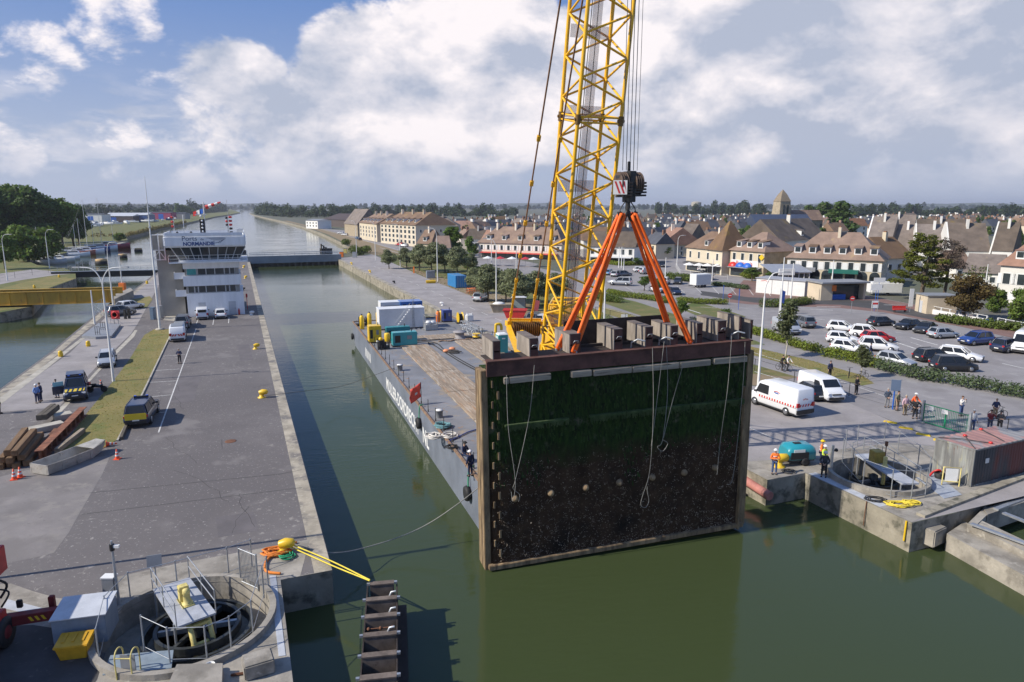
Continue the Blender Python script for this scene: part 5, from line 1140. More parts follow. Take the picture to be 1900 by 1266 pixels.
for x in(-.3,.3):b=MB();b.tube((x,.1,0),(x,.1,1.2),.05,n=6);b.to('leg',M_grey,t)
t=T('hatch_slab','grey raised slab with steel posts beside the small lock','slab',(0,0,0));sp=[P(*q)for q in((152,628),(183,604),(224,606),(207,628),(178,630))];b=MB();b.prism([(p.x,p.y)for p in sp],.01,.35);b.to('slab',M_grey,t)
for px,py in((182,626),(192,617)):
 c=P(px,py);b=MB()
 for dx in(-.3,0,.3):b.tube((c.x+dx,c.y,.35),(c.x+dx,c.y,1.5),.035,n=6)
 for z in(.7,1.45):b.tube((c.x-.3,c.y,z),(c.x+.3,c.y,z),.03,n=6)
 b.to('guard',M_dsteel,t)
for px,py,lab,d,m in((285,593,'blue grey cabinet standing left of the tall mast',(.6,.7,1.9),mat('cab_blue',(.12,.18,.25),.5)),(299,590,'grey cabinet standing behind the tall mast',(.5,.6,1.9),M_grey),(233,592,'black electrical cabinet beside the grey car',(.35,.3,1.5),M_trimblk),(240,591,'second black cabinet right of the grey car',(.35,.3,1.6),M_trimblk)):
 t=T('cabinet',lab,'cabinet',P(px,py),-.1);b=MB();b.box((0,0,d[2]/2),d);b.to('case',m,t,.02);b=MB();b.box((0,0,d[2]+.02),(d[0]+.08,d[1]+.08,.05));b.to('lid',m,t);b=MB();b.box((0,-d[1]/2-.01,d[2]/2),(d[0]*.85,.02,d[2]*.85));b.to('door',m,t)
t=T('planter','brown wooden planter box on the tower pavement','planter',P(327,584),-.2);b=MB()
for k in range(4):b.box((0,0,.14+k*.22),(1.5,1.1,.19))
b.to('box',mat('brown_planks',(.22,.12,.05),.8,var=.3),t)
M_cone=mat('cone_orange',(.85,.10,.03),.5,var=.06)
cone=T('traffic_cone','orange and white traffic cone standing on the asphalt right of the flat boat','traffic cone',P(218,852),0,'traffic cones on the left quay')
b=MB();b.box((0,0,.02),(.42,.42,.04));b.to('base',M_cone,cone);b=MB();b.lathe([(.16,.04),(.125,.22),(.085,.45),(.04,.72),(.01,.73)],(0,0,0),14);b.to('cone',M_cone,cone);b=MB();b.lathe([(.130,.24),(.107,.35)],(0,0,0),14);b.to('band',M_white,cone);b=MB();b.lathe([(.09,.46),(.062,.58)],(0,0,0),14);b.to('band',M_white,cone)
for px,py,lab,tip in((27,890,'left one of the two cones in front of the timber pile',0),(38,886,'right one of the two cones in front of the timber pile',0),(188,718,'orange cone behind the pickup with the open door',0),(197,829,'orange cone lying on its side by the kerb end',1)):
 r=dup(cone,P(px,py),rnd.random()*3,lab)
 if tip:r.location.z=.2;r.rotation_euler=(0,R(95),.5)
t=T('flat_boat','bare aluminium flat bottomed boat lying on the left quay','boat',P(122,866),0);A_,B_=P(78,880),P(186,838);bd=(B_-A_).normalized();t.location=(A_+B_)/2;t.rotation_euler.z=math.atan2(bd.y,bd.x)
bl_=(B_-A_).length+.3;M_alu=mat('weathered_aluminium',(.40,.38,.34),.6,.15,var=.25,scale=1.5,spots=[(3,.58,.7,(.28,.22,.16))])
def ring(x,w,z0,z1,t_=.04):return[(x,-w,z1),(x,-w*.8,z0),(x,w*.8,z0),(x,w,z1),(x,w-t_,z1),(x,w*.8-t_,z0+t_),(x,-w*.8+t_,z0+t_),(x,-w+t_,z1)]
hb_=bl_/2;b=MB();b.loft([ring(-hb_,.78,.05,.75),ring(-hb_*.3,.85,0.02,.72),ring(hb_*.45,.82,0.02,.74),ring(hb_*.8,.62,.2,.82),ring(hb_,.4,.5,.92)]);b.to('hull',M_alu,t)
b=MB();b.box((-hb_+.03,0,.4),(.06,1.4,.66));b.to('transom',M_alu,t);b=MB();b.slab([(hb_*.45,-.78,.74),(hb_*.45,.78,.74),(hb_,.38,.9),(hb_,-.38,.9)],.03);b.to('foredeck',M_alu,t)
for x in(-.55,-.3,-.05,.2):
 for s in(-1,1):b=MB();b.box((x*bl_*.9,s*.76,.4),(.05,.06,.6));b.to('rib',M_alu,t)
M_log=mat('brown_timber_baulk',(.20,.12,.06),.9,var=.4,scale=1,stretch=(.3,3,3),bump=.4,spots=[(2,.55,.7,(.09,.06,.04))])
p0,p1=P(20,868),P(52,828);d=(p1-p0).normalized();n_=Vector((-d.y,d.x,0));ang=math.atan2(d.y,d.x)
for i,(o_,z_,sh)in enumerate(((-.95,.2,.1),(-.45,.2,-.1),(.1,.2,.2),(.6,.2,0),(-.7,.62,.15),(-.15,.62,-.1),(.4,.62,.1),(-.4,1.04,.0),(.15,1.04,.2))):
 b=MB();b.box((0,0,0),(5.2+sh,.42,.4));o=b.to('timber_baulk',M_log,None,.03);c=(p0+p1)/2+n_*o_+d*sh*2;o.location=(c.x,c.y,z_+.01);o.rotation_euler.z=ang+rnd.uniform(-.03,.03)
 tag(o,'square brown timber baulk in the pile behind the two cones','timber','timber baulks in the pile')
M_rb=mat('rust_red_beam',(.22,.085,.045),.85,var=.35,scale=1.2,bump=.3,spots=[(3,.55,.7,(.32,.17,.10))])
def beam(name,label,p,q,w,h,z,m):
 p=P(*p);q=P(*q);d=q-p;b=MB();L_=d.length
 b.box((0,0,h-.03),(L_,w,.06));b.box((0,0,.03),(L_,w,.06));b.box((0,0,h/2),(L_,.05,h-.12))
 for k in range(int(L_/1.2)):b.box((-L_/2+.6+k*1.2,0,h/2),(.04,w*.9,h-.13))
 o=b.to(name,m);c=(p+q)/2;o.location=(c.x,c.y,z);o.rotation_euler.z=math.atan2(d.y,d.x);return tag(o,label,'beam')
beam('steel_beam','long rust red steel girder lying beside the grass strip',(74,856),(156,771),.55,.75,.01,M_rb)
beam('steel_beam','short dark rusty girder lying left of the long red girder',(82,835),(108,806),.45,.5,.01,M_rust)
def block(name,label,p,q,w,h,z,m,cat='beam',bev=.03):
 p=P(*p);q=P(*q);d=q-p;b=MB();b.box((0,0,h/2),(d.length,w,h));o=b.to(name,m,None,bev);c=(p+q)/2;o.location=(c.x,c.y,z);o.rotation_euler.z=math.atan2(d.y,d.x);return tag(o,label,cat)
block('concrete_kerb','weathered grey timber lying on the grass right of the red girder',(106,842),(155,803),.35,.35,.04,M_wood)
block('concrete_block','pale concrete block under the dark timbers, nearer the camera',(57,805),(118,792),1.0,.45,.01,M_conc2,'block')
block('concrete_block','pale concrete block under the dark timbers, farther from the camera',(100,780),(134,774),1.1,.45,.01,M_conc2,'block')
M_dw=mat('dark_timber',(.10,.085,.065),.9,var=.35,scale=1.5,bump=.3)
block('dark_beam','dark timber resting across the pale blocks, left one',(74,791),(101,768),.4,.45,.47,M_dw)
block('dark_beam','dark timber resting across the pale blocks, right one',(84,790),(108,770),.4,.45,.475,M_dw)
block('parking_stop','dark timber lying along the kerb in front of the pickup',(225,817),(235,793),.25,.25,.01,M_dw)
block('parking_stop','dark timber lying along the kerb behind the pickup',(256,752),(264,742),.25,.25,.01,M_dw)
t=T('motorcycle','dark scooter lying beside the pickup with the open door','motorcycle',P(181,728),.2)
for x in(-.6,.6):b=MB();b.lathe([(.2,-.06),(.29,-.05),(.31,0),(.29,.05),(.2,.06)],(0,0,0),16);b.xf(Matrix.Translation((x,0,.31))@Matrix.Rotation(R(90),4,'X'));b.to('wheel',M_black,t)
b=MB();b.path([(-.6,0,.35),(-.3,0,.65),(.3,0,.6),(.55,0,.75)],[.1,.18,.16,.06],8);b.to('body',CARP['black'],t);b=MB();b.path([(.6,0,.31),(.45,0,.95),(.42,-.3,1.0)],.03,6);b.path([(.45,0,.95),(.42,.3,1.0)],.03,6);b.to('handlebar',M_dsteel,t);b=MB();b.box((-.35,0,.8),(.6,.28,.1));b.to('saddle',M_black,t,.03);b=MB();b.box((-.7,0,.9),(.3,.35,.3));b.to('top_box',M_red,t,.03)
# ================================================================ control tower
TW0=P(350,588.5);tw=T('control_tower','white control tower with blue lettering on its wide roof box','control tower',TW0,YAW)
M_tw=mat('white_cladding',(.82,.83,.84),.55,var=.07,scale=.5,stretch=(3,3,.3));M_twg=mat('grey_render',(.30,.29,.27),.85,var=.12,scale=.4)
M_win=mat('dark_window',(.035,.045,.05),.08,var=.2,scale=.4,spec=.8);M_frame=mat('pale_frame',(.55,.56,.57),.5,var=.05)
TWw,TWd=8.5,10.5
def tb(name,x0,x1,y0,y1,z0,z1,m,par=tw,bev=0):b=MB();b.box(((x0+x1)/2,(y0+y1)/2,(z0+z1)/2),(x1-x0,y1-y0,z1-z0));return b.to(name,m,par,bev)
tb('wall',0,TWw,0,TWd,0,3.75,M_tw);tb('wall',-.0,TWw-.5,.15,TWd,3.75,4.95,M_twg);tb('wall',-.3,TWw-.2,-.1,TWd,4.95,6.6,M_tw);tb('wall',-.0,TWw-.5,.15,TWd,6.6,7.7,M_twg);tb('wall',-.2,TWw-.3,0,TWd,7.7,8.7,M_tw)
tb('balcony',-2.0,TWw+1.0,-1.3,TWd+.5,8.7,8.9,M_tw)
for z0,ws in((3.85,((.3,1.2),(1.3,1.75),(1.85,2.9),(2.95,4.4),(4.45,5.8),(5.9,6.4),(6.5,7.4))),(6.7,((.3,1.7),(1.9,3.1),(3.15,4.4),(4.45,5.8),(5.9,6.6),(6.7,7.4)))):
 for i,(a,c)in enumerate(ws):
  f=tb('window',a,c,.08,.14,z0,z0+1.0,mat('teal_blind',(.05,.30,.30),.5)if(z0>6 and i==0)else M_win);
  g=MB()
  for xx in(a,c):g.box((xx,.09,z0+.5),(.06,.06,1.04))
  g.box(((a+c)/2,.09,z0),(c-a,.06,.06));g.to('frame',M_frame,f)
for x in(1.6,6.1):
 d_=tb('door',x,x+1.1,-.03,.0,.05,2.25,M_frame);tb('handle',x+.9,x+.98,-.06,-.03,1.0,1.15,M_dsteel,d_)
for z in(3.3,6.1):
 b_=tb('side_balcony',-1.6,-.02,.3,3.0,z,z+.12,M_tw);tb('railing',-1.6,-1.54,.3,3.0,z+.12,z+1.05,M_tw,b_);tb('railing',-1.6,-.02,.3,.36,z+.12,z+1.05,M_tw,b_)
b=MB();b.loft([[(-.4,-.3,9.0),(TWw-.3,-.3,9.0),(TWw-.3,8,9.0),(-.4,8,9.0)],[(-1.5,-1.3,11.15),(TWw+.8,-1.3,11.15),(TWw+.8,9,11.15),(-1.5,9,11.15)]]);gl=b.to('glazing',M_win,tw)
for i in range(9):
 f=i/8;b=MB();b.bar((-.4+f*(TWw+.1),-.34,9.0),(-1.5+f*(TWw+2.3),-1.34,11.15),.1,.08);b.to('mullion',M_frame,gl)
for i in range(5):
 f=i/4;b=MB();b.bar((-.44,-.3+f*8.3,9.0),(-1.54,-1.3+f*10.3,11.15),.1,.08);b.to('mullion',M_frame,gl)
tb('sill',-.6,TWw-.1,-.5,-.25,8.9,9.15,M_tw)
b=MB()
for s in range(9):x=-2.0+s*(TWw+3.0)/8;b.tube((x,-1.25,8.9),(x,-1.25,9.95),.03,n=6)
for z in(9.4,9.9):b.tube((-2.0,-1.25,z),(TWw+1.0,-1.25,z),.03,n=6);b.tube((-2.0,-1.25,z),(-2.0,9,z),.03,n=6);b.tube((TWw+1,-1.25,z),(TWw+1,9,z),.03,n=6)
b.to('railing',M_white,tw)
tb('banner',-2.08,-2.04,-1.2,1.2,8.9,9.9,M_red)
rb_=tb('roof_box',-2.5,TWw+.9,-1.9,9.8,11.2,13.0,M_tw,tw,.25)
b=MB()
for q in((-2.4,-1.8,TWw+.8,-1.7),(-2.4,9.6,TWw+.8,9.7)):b.box(((q[0]+q[2])/2,q[1],13.2),(q[2]-q[0]-.6,.12,.5))
for x in(-2.3,TWw+.7):b.box((x,4,13.2),(.12,10.6,.5))
b.to('parapet',M_tw,rb_);tb('roof_deck',-2.0,TWw+.4,-1.4,9.2,13.0,13.05,M_twg,rb_)
M_tb1=mat('lettering_blue',(.015,.06,.22),.5,var=.04);M_tb2=mat('lettering_dark',(.03,.06,.13),.5,var=.04)
fy=-1.912
text_on('lettering','Ports',1.02,M_tb2,rb_,(1.25,fy,12.55),(1,0,0),(0,0,1));text_on('lettering','de',.5,M_tb2,rb_,(3.05,fy,12.42),(1,0,0),(0,0,1));text_on('lettering','NORMANDIE',.78,M_tb1,rb_,(2.55,fy,11.72),(1,0,0),(0,0,1),offset=.03,sx=.98)
for k in range(4):
 b=MB();b.path(smoothpts([(3.7+k*.3,fy,12.62-k*.12),(4.9+k*.1,fy,12.66-k*.13),(6.4-k*.12,fy,12.6-k*.12),(6.0-k*.25,fy,12.2-k*.1),(5.6-.3*k,fy,11.8)],5),.022,4);b.to('logo_stroke',M_tb2,rb_)
stt=tb('stair_tower',-4.0,-.45,2.2,9,0,10.6,M_twg);tb('stair_cage',-4.3,-2.55,1.2,9,10.6,13.0,M_twg,stt)
b=MB()
for x in(-4.4,-3.4,-2.6):
 b.box((x,1.1,11.2),(.16,.16,4.2))
for z in(9.2,10.7,13.1):b.box((-3.5,1.1,z),(2.0,.14,.14))
b.bar((-4.4,1.1,9.2),(-3.4,1.1,10.6),.1);b.bar((-2.6,1.1,9.2),(-3.4,1.1,10.6),.1);b.to('cage_frame',M_white,stt)
def roofpole(name,x,y,h,m=M_white,r=.06):b=MB();b.tube((x,y,13),(x,y,13+h),r,n=8);return b.to(name,m,rb_)
roofpole('mast',-.9,0,3.0);roofpole('mast',.5,0,3.2);roofpole('mast',3.5,2,5.2,M_white,.08);roofpole('antenna',7.0,3,5.5,M_steel,.03);roofpole('mast',6.9,-.5,3.0,M_steel)
b=MB();b.box((3.2,0,14.35),(.75,.3,2.3));sb=b.to('signal_board',M_black,rb_)
for k in range(4):b=MB();b.ball((3.2,-.18,13.6+k*.55),.16,10);b.to('lamp',M_lamp,sb)
b=MB();b.box((3.0,2,16.2),(1.7,.12,.12));b.ball((3.0,1.9,15.95),.2,10);b.to('crosstree',M_white,rb_)
for k in range(5):
 b=MB();b.ball((7.3,-.5,13.4+k*.6),.2,10);b.tube((7.3,-.5,13.4+k*.6),(7.6,-.5,13.4+k*.6),.16,n=8);b.to('lamp',M_black if k<2 else M_red,rb_)
 if k>1:b=MB();b.ball((6.8,-.5,13.5+k*.55),.2,10);b.to('lamp',M_red if k%2 else M_black,rb_)
for k in range(3):b=MB();b.ball((-1.05,0,14.4+k*.7),.2,10);b.tube((-1.05,0,14.4+k*.7),(-1.3,0,14.4+k*.7),.15,n=8);b.to('lamp',M_red,rb_)
b=MB();
for s in(-1,1):b.ball((1.0*s+.4,1,13.4),.2,8)
b.to('light_fitting',M_trimblk,rb_)
b=MB();b.box((TWw+.2,1,13.6),(.9,.9,.7));b.to('roof_cabinet',M_white,rb_)
def tw_w(x,y,z):return TW0+BX*x+AX*y+Vector((0,0,z))
t=T('windsock','red and white windsock flying above the control tower','windsock',tw_w(3.5,2,17.3))
for k in range(5):b=MB();r0=.36-k*.05;b.tube((.4+k*.48,0,.05+k*.16),(.4+(k+1)*.48,0,.05+(k+1)*.16),r0,r0-.05,12);b.to('band',M_red if k%2==0 else M_white,t)
b=MB();b.tube((0,0,0),(.45,0,.05),.04,n=6);b.to('swivel',M_steel,t)
t=T('tricolour_flag','blue, white and red flag flying left of the windsock','flag',tw_w(3.45,2,16.6))
for k,m_ in enumerate((M_blue,M_white,M_red)):b=MB();x=-.1-k*.55;b.slab([(x,.0,.55-k*.18),(x-.55,.12,.35-k*.18),(x-.55,.12,-.35-k*.18),(x,0,-.2-k*.18)],.02);b.to('stripe',m_,t)
t=T('fire_hydrant','red extinguisher post at the foot of the control tower','hydrant',tw_w(7.6,-.35,0));b=MB();b.lathe([(.14,0),(.16,.1),(.14,.8),(.05,.95)],(0,0,0),10);b.to('body',M_red,t);b=MB();b.ball((0,0,.95),.1,8);b.to('cap',M_red,t)
t=T('motor_scooter','small white scooter parked between the van and hatchback at the tower','scooter',tw_w(4.1,-1.2,0),YAW)
for x in(-.5,.5):b=MB();b.lathe([(.15,-.05),(.25,0),(.15,.05)],(0,0,0),14);b.xf(Matrix.Translation((0,x,.25))@Matrix.Rotation(R(90),4,'Y'));b.to('wheel',M_black,t)
b=MB();b.path([(0,-.5,.4),(0,-.2,.6),(0,.3,.35),(0,.5,.9)],[.12,.17,.1,.08],8);b.to('body',M_white,t);b=MB();b.tube((-.3,.5,1.0),(.3,.5,1.0),.03,n=6);b.to('handlebar',M_dsteel,t);b=MB();b.box((0,-.35,.78),(.26,.5,.1));b.to('saddle',M_black,t,.02)
t=T('notice_stand','grey barrier stand in the shadow right of the control tower','stand',P(449,575),YAW);b=MB();b.box((0,0,.9),(1.6,.06,1.0));b.to('panel',M_grey,t)
for x in(-.7,.7):b=MB();b.tube((x,0,0),(x,0,1.4),.05,n=6);b.to('leg',M_grey,t)
b=MB();b.tube((.9,0,0),(.9,0,2.8),.05,n=6);b.box((.9,-.03,2.4),(.3,.04,.6));b.to('sign_post',M_red,t)
# ================================================================ bridges and gates far off
fb=T('footbridge','grey lock gate footbridge closing the far end of the lock','footbridge',L(203,0),YAW)
b=MB();b.box((LW/2,0,.55),(LW+2,1.6,2.3));b.to('girder',mat('bridge_grey',(.22,.25,.28),.6,var=.15,scale=.3),fb)
b=MB()
for k in range(13):x=k*LW/12;b.tube((x,-.75,1.7),(x,-.75,2.8),.05,n=6)
for z in(2.2,2.75):b.tube((0,-.75,z),(LW,-.75,z),.05,n=6);b.tube((0,.75,z),(LW,.75,z),.05,n=6)
b.to('railing',M_steel,fb)
for k in range(15):b=MB();b.box((1+k*LW/15,-.6,-1.9),(.5,.5,2.6));b.to('pile',M_dw,fb)
b=MB();b.box((LW/2,.5,-1.2),(LW,.3,1.3));b.to('lower_beam',M_dw,fb)
for(x0,lab)in((23.5,'dark timber fender block standing behind the far footbridge on the right'),(-4.5,'dark timber fender block standing behind the far footbridge on the left')):
 t=T('fender_block',lab,'fender',L(212,x0,-1.5),YAW)
 for k in range(5):b=MB();b.tube((k*.8,0,0),(k*.8,0,6.3-k*.6),.25,n=8);b.to('pile',M_dw,t)
 b=MB();b.box((1.6,.4,2.6),(4.2,.5,4.2));b.bar((0,-.3,6),(3.6,-.3,3.2),.3);b.to('frame',M_dsteel,t)
sg=T('lock_gate_walkway','dark gate walkway with pale railing across the small lock','gate',P(96,508.5),0);e=P(300,504.5);d=e-P(96,508.5);sg.rotation_euler.z=math.atan2(d.y,d.x);LG=d.length
b=MB();b.box((LG/2,0,-.3),(LG,1.0,1.5));b.to('gate_leaf',M_black,sg);b=MB();b.box((LG/2,0,.55),(LG,1.2,.12));b.to('walkway',M_steel,sg)
b=MB()
for k in range(17):b.tube((k*LG/16,-.55,.6),(k*LG/16,-.55,1.8),.04,n=5)
for z in(1.2,1.75):b.tube((0,-.55,z),(LG,-.55,z),.04,n=5)
b.to('railing',M_steel,sg)
a,c=P(216,561,.35),P(-60,569,.35);d=c-a;yb=T('girder_bridge','yellow steel girder bridge crossing the small lock at the left edge','bridge',a,math.atan2(d.y,d.x));M_yb=mat('faded_yellow',(.52,.31,.04),.6,var=.2,scale=.5,stretch=(1,1,.3),spots=[(1.5,.6,.72,(.36,.19,.04))])
LB_=d.length
for y in(0,-4.2):
 b=MB();b.box((LB_/2,y,1.15),(LB_,.12,2.2));b.box((LB_/2,y,2.28),(LB_,.5,.1));b.box((LB_/2,y,.02),(LB_,.5,.1))
 for k in range(int(LB_/2.6)):b.box((1.3+k*2.6,y,1.15),(.08,.4,2.12))
 b.to('girder',M_yb,yb)
b=MB();b.box((LB_/2,-2.1,.5),(LB_,4.0,.2));b.to('deck',M_dsteel,yb)
t=T('barrier_hut','orange lifebuoy box on a white post beside the yellow bridge end','post',P(228,541));b=MB();b.box((0,0,.9),(1.2,.8,1.8));b.to('box',M_orange,t,.05);b=MB();b.tube((0,0,0),(0,0,7.5),.1,n=8);b.to('pole',M_white,t);b=MB();b.box((0,0,7.5),(.5,.3,.2));b.to('lamp_head',M_grey,t)
b=MB();c=[P(*q)for q in((212,562),(243,548),(249,553),(214,571))];b.prism([(p.x,p.y)for p in c],.01,1.5);tag(b.to('abutment',M_conc),'grey concrete abutment at the right end of the yellow bridge','abutment')
def chainfence(name,label,pts,h,n_,m=M_dsteel,mesh=True,rail=False):
 t=T(name,label,'fence',P(*pts[0]))
 o=P(*pts[0]);w=[P(*q)-o for q in pts];b=MB()
 tot=0
 for i in range(len(w)-1):
  d=w[i+1]-w[i];k=max(1,int(d.length/n_))
  for j in range(k+(1 if i==len(w)-2 else 0)):
   p=w[i]+d*j/k;q=MB();q.tube(p,p+Vector((0,0,h)),.035,n=6);q.to('post',m,t);tot+=1
  b.tube(w[i]+Vector((0,0,h-.05)),w[i+1]+Vector((0,0,h-.05)),.018,n=5)
  if rail:b.tube(w[i]+Vector((0,0,h*.5)),w[i+1]+Vector((0,0,h*.5)),.018,n=5)
  else:b.tube(w[i]+Vector((0,0,.2)),w[i+1]+Vector((0,0,.2)),.012,n=5)
 b.to('rail',m,t);return t
chainfence('fence','grey fence along the island path behind the yellow bridge',[(247,545),(312,543)],1.6,4,M_dsteel,rail=True)
chainfence('fence','grey wire fence on the small lock edge by the grey car',[(206,602),(172,577),(206,560)],1.3,4,M_steel,rail=True)
chainfence('fence','dark fence on the left bank grass behind the curved lamp post',[(0,522),(28,516),(90,506)],1.5,5,M_dsteel,rail=True)
for px,py,s,lab in((228,479,1.6,'tan drum buoy floating right of the moored boats, middle one'),(257,467,1.6,'tan drum buoy floating farthest from the small lock gates'),(189,491,2.0,'tan drum buoy floating nearest the small lock gates')):
 t=T('mooring_buoy',lab,'buoy',P(px,py,WZ),0,'mooring buoys');b=MB();b.lathe([(.9*s,-.3),(s,0),(s,.5*s),(.85*s,.62*s)],(0,0,0),16);b.to('hull',M_black,t);b=MB();b.lathe([(.9*s,.6*s),(.9*s,.9*s),(.3,1.0*s)],(0,0,0),16);b.to('top',mat('buoy_tan',(.5,.33,.15),.7,var=.2),t)
def boat(px,py,ln_,hull,mast,rz,label,cabin=True,z=WZ,name='sailing_boat',grp='boats moored along the left bank'):
 t=T(name,label,'boat',P(px,py,z),R(rz),grp);w=ln_*.15;h=ln_*.14
 def rg(x,k,zz):return[(x,-w*k,zz),(x,-w*k*.6,-.2),(x,w*k*.6,-.2),(x,w*k,zz),(x,w*k*.9,zz+.02),(x,-w*k*.9,zz+.02)]
 b=MB();b.loft([rg(-ln_/2,.75,h),rg(-ln_*.2,1,h*.95),rg(ln_*.15,.95,h),rg(ln_*.38,.5,h*1.15),rg(ln_/2,.05,h*1.3)],True);b.to('hull',hull,t)
 if cabin:b=MB();b.box((-.02*ln_,0,h+ln_*.04),(ln_*.38,w*1.1,ln_*.08),top=(.8,.8));c=b.to('cabin',M_white,t);b=MB();b.box((-.02*ln_,0,h+ln_*.05),(ln_*.3,w*1.12,ln_*.03));b.to('window',M_glass,c)
 if mast:
  b=MB();b.tube((ln_*.08,0,h),(ln_*.08,0,h+mast),.09,.06,8);b.to('mast',M_white,t);b=MB();b.tube((ln_*.08,0,h+1.4),(-ln_*.4,0,h+1.3),.08,n=6);b.to('boom',M_white,t)
  b=MB();b.tube((ln_*.08,0,h+mast),(ln_*.5,0,h),.02,n=4);b.tube((ln_*.08,0,h+mast),(-ln_*.5,0,h),.02,n=4);b.to('stay',M_steel,t)
 return t
M_rh=paint('dark_red_hull',(.25,.02,.03));M_bh=paint('blue_hull',(.03,.06,.2));M_wh=WHITE
boat(206,463,16,M_rh,15,20,'dark red hulled sailing boat farthest along the moored row')
boat(185,466,14,M_wh,21,30,'white sailing boat with the tallest mast next to the dark red boat')
boat(170,469,14,M_bh,14,30,'dark blue sailing boat between two white ones in the moored row')
boat(158,473,14,M_wh,20,25,'white sailing boat with a thick mast in the middle of the row')
boat(146,474,12,mat('brick_hull',(.42,.13,.08),.6),13,25,'brick red decked boat beside white sailing boats')
boat(138,477,11,M_wh,11,20,'white sailing boat at the near end of the cluster by the big trees')
boat(126,482,8,M_wh,0,15,'small white boat with no mast floating apart from the cluster',False,name='motor_boat')
boat(108,487,11,M_wh,9,10,'white boat moored under the trees near the lamp post')
boat(95,489,10,M_wh,0,10,'white cabin boat beside the curved lamp post base',name='motor_boat')
boat(84,490,9,M_wh,0,10,'white cabin boat moored closest to the small lock gates',name='motor_boat')
boat(70,489,10,M_bh,11,10,'dark hulled boat with a mast in front of the light green bushes')
b=MB();a,c=P(108,483,WZ),P(60,492,WZ);b.bar(a+Vector((0,0,.4)),c+Vector((0,0,.4)),2,.3);tag(b.to('jetty',M_dw),'dark wooden jetty along the bank beside the white cabin boats','jetty')
b=MB();a,c=P(232,451,-1.2),P(196,461,-1.2);b.bar(a,c,3,1.4);tag(b.to('breakwater',M_conc),'low stone jetty reaching into the canal past the red boat','jetty')
q=random.Random(5)
yb_=boat(170,421,9,M_wh,0,0,'white boat laid up in the yard beyond the marsh, one of many alike',z=.8,name='motor_boat',grp='boats laid up in the yard')
for i in range(44):
 px=q.uniform(160,345);py=424-(px-160)*.085-q.uniform(0,9);p=P(px,py)
 r=dup(yb_,(p.x,p.y,.8),q.uniform(0,6.2),None,None,None,q.uniform(.8,1.6))
 if i%4==0:
  for c in r.children:
   if c.name.startswith('hull'):c.material_slots[0].link='OBJECT';c.material_slots[0].material=M_bh;r['label']='dark blue boat laid up in the yard beyond the marsh, one of several alike';r['group']='dark boats laid up in the yard'
def shed(label,px,py,w,d,h,m,rm,rz=0,roofh=1.5):
 t=T('shed',label,'building',P(px,py),R(rz));b=MB();b.box((0,0,h/2),(w,d,h));b.to('wall',m,t)
 b=MB();b.loft([[(-w/2-.4,-d/2-.4,h),(-w/2-.4,d/2+.4,h),(-w/2-.4,0,h+roofh)],[(w/2+.4,-d/2-.4,h),(w/2+.4,d/2+.4,h),(w/2+.4,0,h+roofh)]]);b.to('roof',rm,t);b=MB();b.box((w*.1,-d/2-.03,h*.4),(w*.2,.08,h*.8));b.to('door',M_blue,t);return t
M_slate=mat('slate_roof',(.075,.08,.095),.7,var=.2,scale=.5);M_roofb=None
shed('dark roofed boatyard shed with a pale gable beyond the marsh',205,413,60,18,7,mat('brown_cladding',(.08,.06,.06),.8),mat('pale_roof',(.5,.52,.55),.6),0,2)
shed('blue and white boatyard shed right of the dark shed',243,412.5,46,18,8,paint('shed_blue',(.04,.10,.28)),mat('pale_roof',(.5,.52,.55),.6),0,2.4)
shed('magenta fronted shed far along the left bank',300,407,34,16,9,mat('magenta',(.35,.04,.12),.6),M_slate,0,1)
shed('grey shed far along the left bank beside the magenta one',322,406.5,40,16,8,M_grey,M_slate,0,1)
shed('white block shed behind the masts near the big trees',172,414,30,16,9,M_white,M_slate,0,1)
# ================================================================ left machinery pit
def inpit(o,r,a,z):return Vector((o.x+r*math.cos(R(a)),o.y+r*math.sin(R(a)),z))
M_wheel=mat('greasy_gear',(.05,.055,.055),.45,.3,var=.3,scale=3)
def gearwheel(label,c,r,z,seg=1.0):
 t=T('drive_gear',label,'gear wheel',(c.x,c.y,z));b=MB()
 b.lathe([(r,-.18),(r,.18),(r-.16,.18),(r-.16,-.18),(r,-.18)],(0,0,0),44,False);b.to('rim',M_wheel,t)
 b=MB();b.lathe([(.28,-.3),(.28,.4),(.12,.5)],(0,0,0),14);b.to('hub',M_wheel,t)
 for k in range(6):b=MB();a=k*math.pi/3+.3;b.bar((.2*math.cos(a),.2*math.sin(a),0),((r-.1)*math.cos(a),(r-.1)*math.sin(a),0),.16,.22);b.to('spoke',M_steel if k%3==0 else M_wheel,t)
 return t
WC=P(368,1165,-.45);gearwheel('big dark gear wheel in the near left pit under the grey platform',WC,1.75,-.45)
b=MB();b.lathe([(2.25,-.6),(2.25,-.05),(2.1,-.05),(2.1,-.6)],(WC.x,WC.y,-.4),40,False);tag(b.to('wheel_kerb',M_wheel),'dark curved steel guard ring round the near left gear wheel','guard')
M_ypale=mat('pale_yellow_paint',(.62,.52,.18),.6,var=.25,scale=3,spots=[(5,.58,.7,(.35,.25,.1))])
M_plat=mat('grey_platform',(.38,.40,.44),.6,var=.15,scale=2)
PZ=.55
a0_,a1_=P(318,1082,PZ),P(365,1150,PZ);pw=.78
dd=(a1_-a0_).normalized();nn=Vector((-dd.y,dd.x,0));pf=T('platform','grey steel platform with handrails spanning the near left pit','platform',(0,0,0))
b=MB();b.slab([a0_-nn*pw,a1_-nn*pw,a1_+nn*pw,a0_+nn*pw],-.08);b.to('deck',M_plat,pf)
